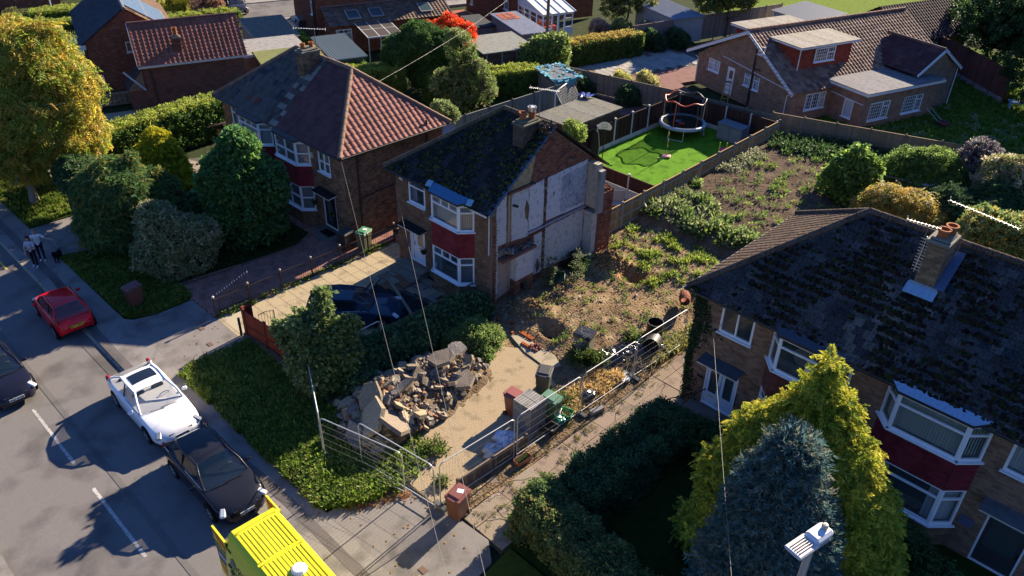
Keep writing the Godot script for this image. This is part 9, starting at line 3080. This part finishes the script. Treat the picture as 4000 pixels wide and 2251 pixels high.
func figure(bones: Array,cell: float,k: float) -> MB:
	var lo: Vector3 = bones[0][0]
	var hi := lo
	for e in bones:
		for j in 2:
			var r: Vector3 = Vector3.ONE * (e[2 + j] + cell * 2)
			lo = lo.min(e[j] - r)
			hi = hi.max(e[j] + r)
	var n := Vector3i(((hi - lo) / cell).ceil()) + Vector3i.ONE
	var f := PackedFloat32Array()
	f.resize(n.x * n.y * n.z)
	f.fill(9.0)
	var own := PackedByteArray()
	own.resize(f.size())
	for bi in bones.size():
		var e: Array = bones[bi]
		var A: Vector3 = e[0]
		var d: Vector3 = e[1] - A
		var dd := maxf(d.length_squared(),1e-6)
		var rr := maxf(e[2],e[3]) + cell * 3
		var l0 := Vector3i(((A.min(e[1]) - Vector3.ONE * rr - lo) / cell).floor()).clamp(Vector3i.ZERO,n - Vector3i.ONE)
		var l1 := Vector3i(((A.max(e[1]) + Vector3.ONE * rr - lo) / cell).ceil()).clamp(Vector3i.ZERO,n - Vector3i.ONE)
		for z in range(l0.z,l1.z + 1):
			for y in range(l0.y,l1.y + 1):
				for x in range(l0.x,l1.x + 1):
					var p := lo + Vector3(x,y,z) * cell
					var h := clampf((p - A).dot(d) / dd,0,1)
					var v := p.distance_to(A + d * h) - lerpf(e[2],e[3],h)
					var i := (z * n.y + y) * n.x + x
					var o := f[i]
					if v < o: own[i] = bi
					if absf(v - o) < k:
						var t := clampf(.5 + .5 * (o - v) / k,0,1)
						f[i] = lerpf(o,v,t) - k * t * (1 - t)
					else: f[i] = minf(o,v)
	var m := MB.new()
	var idx := {}
	var off := [0,1,n.x,n.x + 1,n.x * n.y,n.x * n.y + 1,n.x * n.y + n.x,n.x * n.y + n.x + 1]
	for z in n.z - 1:
		for y in n.y - 1:
			for x in n.x - 1:
				var i := (z * n.y + y) * n.x + x
				var mask := 0
				for c in 8: if f[i + off[c]] < 0: mask |= 1 << c
				if mask == 0 or mask == 255: continue
				var s := Vector3.ZERO
				var w := 0
				for c in 8:
					for ax in [1,2,4]:
						if c & ax: continue
						var v0 := f[i + off[c]]
						var v1 := f[i + off[c | ax]]
						if (v0 < 0) == (v1 < 0): continue
						var q := Vector3(c & 1,(c >> 1) & 1,(c >> 2) & 1)
						q[0 if ax == 1 else (1 if ax == 2 else 2)] += v0 / (v0 - v1)
						s += q
						w += 1
				idx[i] = m.v.size()
				m.v.append(lo + (Vector3(x,y,z) + s / w) * cell)
				m.n.append(Vector3(f[i + 1] - f[i],f[i + n.x] - f[i],f[i + n.x * n.y] - f[i]).normalized())
				m.c.append(bones[own[i]][4])
				m.u.append(Vector2.ZERO)
	var sx := [1,n.x,n.x * n.y]
	for i in idx:
		for ax in 3:
			var u: int = sx[(ax + 1) % 3]
			var v: int = sx[(ax + 2) % 3]
			var j: int = i + sx[ax]
			if j >= f.size() or (f[i] < 0) == (f[j] < 0): continue
			if not (idx.has(i - u) and idx.has(i - v) and idx.has(i - u - v)): continue
			var q := [idx[i],idx[i - u],idx[i - u - v],idx[i - v]]
			if f[i] < 0: m.k.append_array([q[0],q[2],q[1],q[0],q[3],q[2]])
			else: m.k.append_array([q[0],q[1],q[2],q[0],q[2],q[3]])
	return m
func person(label: String,p: Vector3,yaw: float,top: Color,legs: Color,hair: Color,hgt: float,woman: bool,arm: int) -> void:
	var sk := Color(.42,.24,.165)
	var t := thing("person",label,"person","",p,yaw)
	var s := hgt / 1.7
	var sh := .17 if woman else .2
	var V := func(x: float,y: float,z: float) -> Vector3: return Vector3(x,y,z) * s
	var bn := [[V.call(0,.95,0),V.call(0,1.15,.0),.145,.135,top],[V.call(0,1.15,0),V.call(0,1.34,-.01),.135,.15,top],[V.call(-sh + .04,1.38,0),V.call(sh - .04,1.38,0),.075,.075,top],[V.call(0,1.4,0),V.call(0,1.52,.02),.055,.055,sk],[V.call(-.06,.93,0),V.call(.06,.93,0),.14,.14,legs]]
	for e in [-1.0,1.0]:
		bn.append([V.call(.09 * e,.88,0),V.call(.1 * e,.5,.02 + .03 * e),.085,.062,legs])
		bn.append([V.call(.1 * e,.5,.02 + .03 * e),V.call(.1 * e,.1,.0 + .05 * e),.06,.045,legs])
		bn.append([V.call(.1 * e,.045,-.03 + .05 * e),V.call(.11 * e,.04,.15 + .05 * e),.045,.035,Color(.6,.6,.6)])
	var hr: Vector3 = V.call(.1,1.2,.36) if arm == 0 else V.call(.62,1.2,.25)
	var er: Vector3 = V.call(.27,1.12,.18) if arm == 0 else V.call(.42,1.22,.12)
	var el: Vector3 = V.call(-.26,1.1,.06)
	var hl: Vector3 = V.call(-.22,.92,.2)
	bn.append([V.call(sh,1.37,0),V.call(sh,1.37,0).lerp(er,.55),.06,.052,top])
	bn.append([V.call(sh,1.37,0).lerp(er,.5),er,.045,.04,sk])
	bn.append([er,hr,.04,.03,sk])
	bn.append([V.call(-sh,1.37,0),V.call(-sh,1.37,0).lerp(el,.55),.06,.052,top])
	bn.append([V.call(-sh,1.37,0).lerp(el,.5),el,.045,.04,sk])
	bn.append([el,hl,.04,.03,sk])
	var m := figure(bn,.016,.035)
	var hd := [[V.call(0,1.6,.01),V.call(0,1.66,.0),.085,.095,sk],[V.call(0,1.54,.05),V.call(0,1.6,.05),.045,.06,sk],[V.call(0,1.6,.105),V.call(0,1.57,.125),.012,.017,sk],[V.call(-.025,1.535,.095),V.call(.025,1.535,.095),.01,.01,Color(.3,.1,.09)]]
	for e in [-1.0,1.0]:
		hd.append([V.call(.036 * e,1.615,.088),V.call(.036 * e,1.615,.092),.013,.012,g(.03)])
		hd.append([V.call(.092 * e,1.62,.0),V.call(.095 * e,1.58,.0),.016,.014,sk])
	m.add(figure(hd,.008,.02))
	for q in [[hr,(hr - er).normalized()],[hl,(hl - el).normalized()]]:
		var d: Vector3 = q[1]
		var side := d.cross(UP).normalized()
		var dn := side.cross(d)
		var o: Vector3 = q[0]
		var hb := [[o,o + d * .07,.03,.034,sk],[o + d * .02 + side * .03,o + d * .06 + side * .06 - dn * .02,.012,.01,sk]]
		for k in 4:
			var a := o + d * .08 + side * (k - 1.5) * .021
			var bb := a + d * (.045 if k in [1,2] else .036) - dn * .012
			hb.append([a,bb,.0095,.009,sk])
			hb.append([bb,bb + d * .02 - dn * .03,.009,.0075,sk])
		m.add(figure(hb,.005,.007))
	part(t,"body",m,M.skin)
	hd = [[V.call(0,1.66,-.025),V.call(0,1.68,.0),.1,.096,hair],[V.call(0,1.6,-.06),V.call(0,1.5 if woman else 1.58,-.07),.08,.07,hair]]
	if woman: for e in [-1.0,1.0]: hd.append([V.call(.08 * e,1.62,-.02),V.call(.085 * e,1.48,-.03),.04,.045,hair])
	part(t,"hair",figure(hd,.012,.03),M.cloth)
func folk() -> void:
	R.seed = 5
	person("woman with brown hair, patterned top and dark trousers, hugging on the pavement",Vector3(-39.75,0,-7.98),.9,Color(.4,.36,.42),Color(.012,.014,.022),Color(.09,.035,.02),1.62,true,0)
	person("grey-haired person in a white top and dark trousers holding a dog lead",Vector3(-40.1,0,-8.42),1.2,Color(.62,.6,.58),Color(.012,.016,.035),Color(.18,.15,.13),1.7,false,1)
	var dk := g(.012)
	var bn := [[Vector3(-.2,.4,0),Vector3(.18,.4,0),.11,.13,dk],[Vector3(.2,.45,0),Vector3(.32,.6,0),.08,.07,dk],[Vector3(.33,.62,0),Vector3(.46,.58,0),.075,.04,dk],[Vector3(-.28,.44,0),Vector3(-.45,.56,0),.03,.015,dk]]
	for z in [-.07,.07]:
		bn.append([Vector3(.31,.68,z),Vector3(.29,.62,z),.015,.03,dk])
		bn.append([Vector3(.18,.36,z),Vector3(.19,.18,z),.055,.03,dk])
		bn.append([Vector3(.19,.18,z),Vector3(.2,.02,z),.028,.026,dk])
		bn.append([Vector3(-.2,.38,z),Vector3(-.14,.24,z),.08,.045,dk])
		bn.append([Vector3(-.14,.24,z),Vector3(-.25,.15,z),.04,.028,dk])
		bn.append([Vector3(-.25,.15,z),Vector3(-.22,.02,z),.026,.026,dk])
	var d := thing("dog","black dog on a lead at the edge of the verge beside the couple","dog","",Vector3(-39.5,0,-8.95),-.7)
	part(d,"body",figure(bn,.014,.04),M.cloth)
	var b := MB.new()
	b.tube([Vector3(-39.55,1.2,-8.75),Vector3(-39.45,.9,-8.85),Vector3(-39.3,.58,-9.15)],[.008],5,g(.02))
	single("dog_lead",b,M.cloth,"dog lead between the white-topped person and the black dog","dog lead")
	var P := Vector3(3.5,8.0,-.1)
	for e in [["overhead wire to the near house's gutter end",Vector3(-11.45,4.95,-22.5)],["overhead wire to the half-demolished house",Vector3(-28.1,4.9,-21.1)],["overhead wire to the brown semi's front corner",Vector3(-31.1,4.8,-20.3)]]:
		var pts := []
		for i in 13:
			var f := i / 12.0
			pts.append(e[1].lerp(P,f) - UP * .35 * sin(PI * f))
		b = MB.new()
		b.tube(pts,[.006],4,Color(.12,.115,.11),false)
		single("overhead_wire",b,M.plastic,e[0],"wire","",Transform3D())
	b = MB.new()
	b.tube([Vector3.ZERO,Vector3(0,8.6,0)],[.16,.11],12,Color(.16,.13,.1))
	b.box(at(0,8.1,0),Vector3(.9,.1,.1),Color(.14,.11,.09))
	single("telegraph_pole",b,M.bark,"brown wooden telegraph pole rising from the light green bush","telegraph pole","",at(-44.6,0,-50.3))
	for k in 2:
		b = MB.new()
		var pts := []
		for i in 13:
			var f := i / 12.0
			pts.append(Vector3(-44.6,8.1,-50.3).lerp([Vector3(-33.8,6.8,-24.2),nb(-4.0,4.6,3.0)][k],f) - UP * .5 * sin(PI * f))
		b.tube(pts,[.008],4,Color(.12,.11,.1),false)
		single("overhead_wire",b,M.plastic,["overhead wire from the wooden pole to the red pantile roof","overhead wire from the wooden pole to the house with rooflights"][k],"wire")
	var t := thing("street_lamp","pale grey street lamp head with a photocell, rising in front of the conifers","street lamp","",Vector3(-2.3,0,-9.3))
	b = MB.new()
	b.tube([Vector3(0,-.1,0),Vector3(0,1.4,0),Vector3(0,1.45,0),Vector3(0,10.9,0)],[.11,.11,.085,.06],14,Color(.38,.4,.44))
	part(t,"column",b,M.galv)
	var lf := Transform3D(Basis(UP,-.2),Vector3(0,10.98,0))
	rows_lamp(t,lf)
	t = thing("street_lamp","thin white lamp post beside the far hedge at the top left","street lamp","",nb(-20.2,0,-17.3))
	b = MB.new()
	b.tube([Vector3.ZERO,Vector3(0,6.5,0)],[.08,.05],10,Color(.5,.52,.55))
	part(t,"column",b,M.galv)
	b = MB.new()
	b.cbox(at(.2,6.5,0),Vector3(.6,.1,.2),.03,Color(.5,.5,.5))
	part(t,"lamp_head",b,M.plastic)
func rows_lamp(t: Node,f: Transform3D) -> void:
	var wc := Color(.6,.6,.62)
	var b := MB.new()
	b.cbox(f * at(0,.06,-.12),Vector3(.26,.15,.42),.045,wc)
	b.cbox(f * at(0,.03,.28),Vector3(.31,.06,.46),.02,Color(.5,.47,.45))
	b.cbox(f * at(0,-.03,.1),Vector3(.27,.06,.74),.02,g(.25))
	var h := part(t,"lamp_head",b,M.plastic)
	for i in 5:
		b = MB.new()
		b.cbox(f * at(-.085 + i * .042,.068,.29),Vector3(.014,.03,.32),.004,Color(.42,.37,.33))
		part(h,"cooling_fin",b,M.galv)
	b = MB.new()
	b.lathe(Vector3.ZERO,[Vector2(.05,0),Vector2(.055,.06),Vector2(.04,.085),Vector2(.0,.095)],14,Color(.4,.36,.28))
	part(h,"photocell",b,M.plastic,f * at(0,.13,-.22))
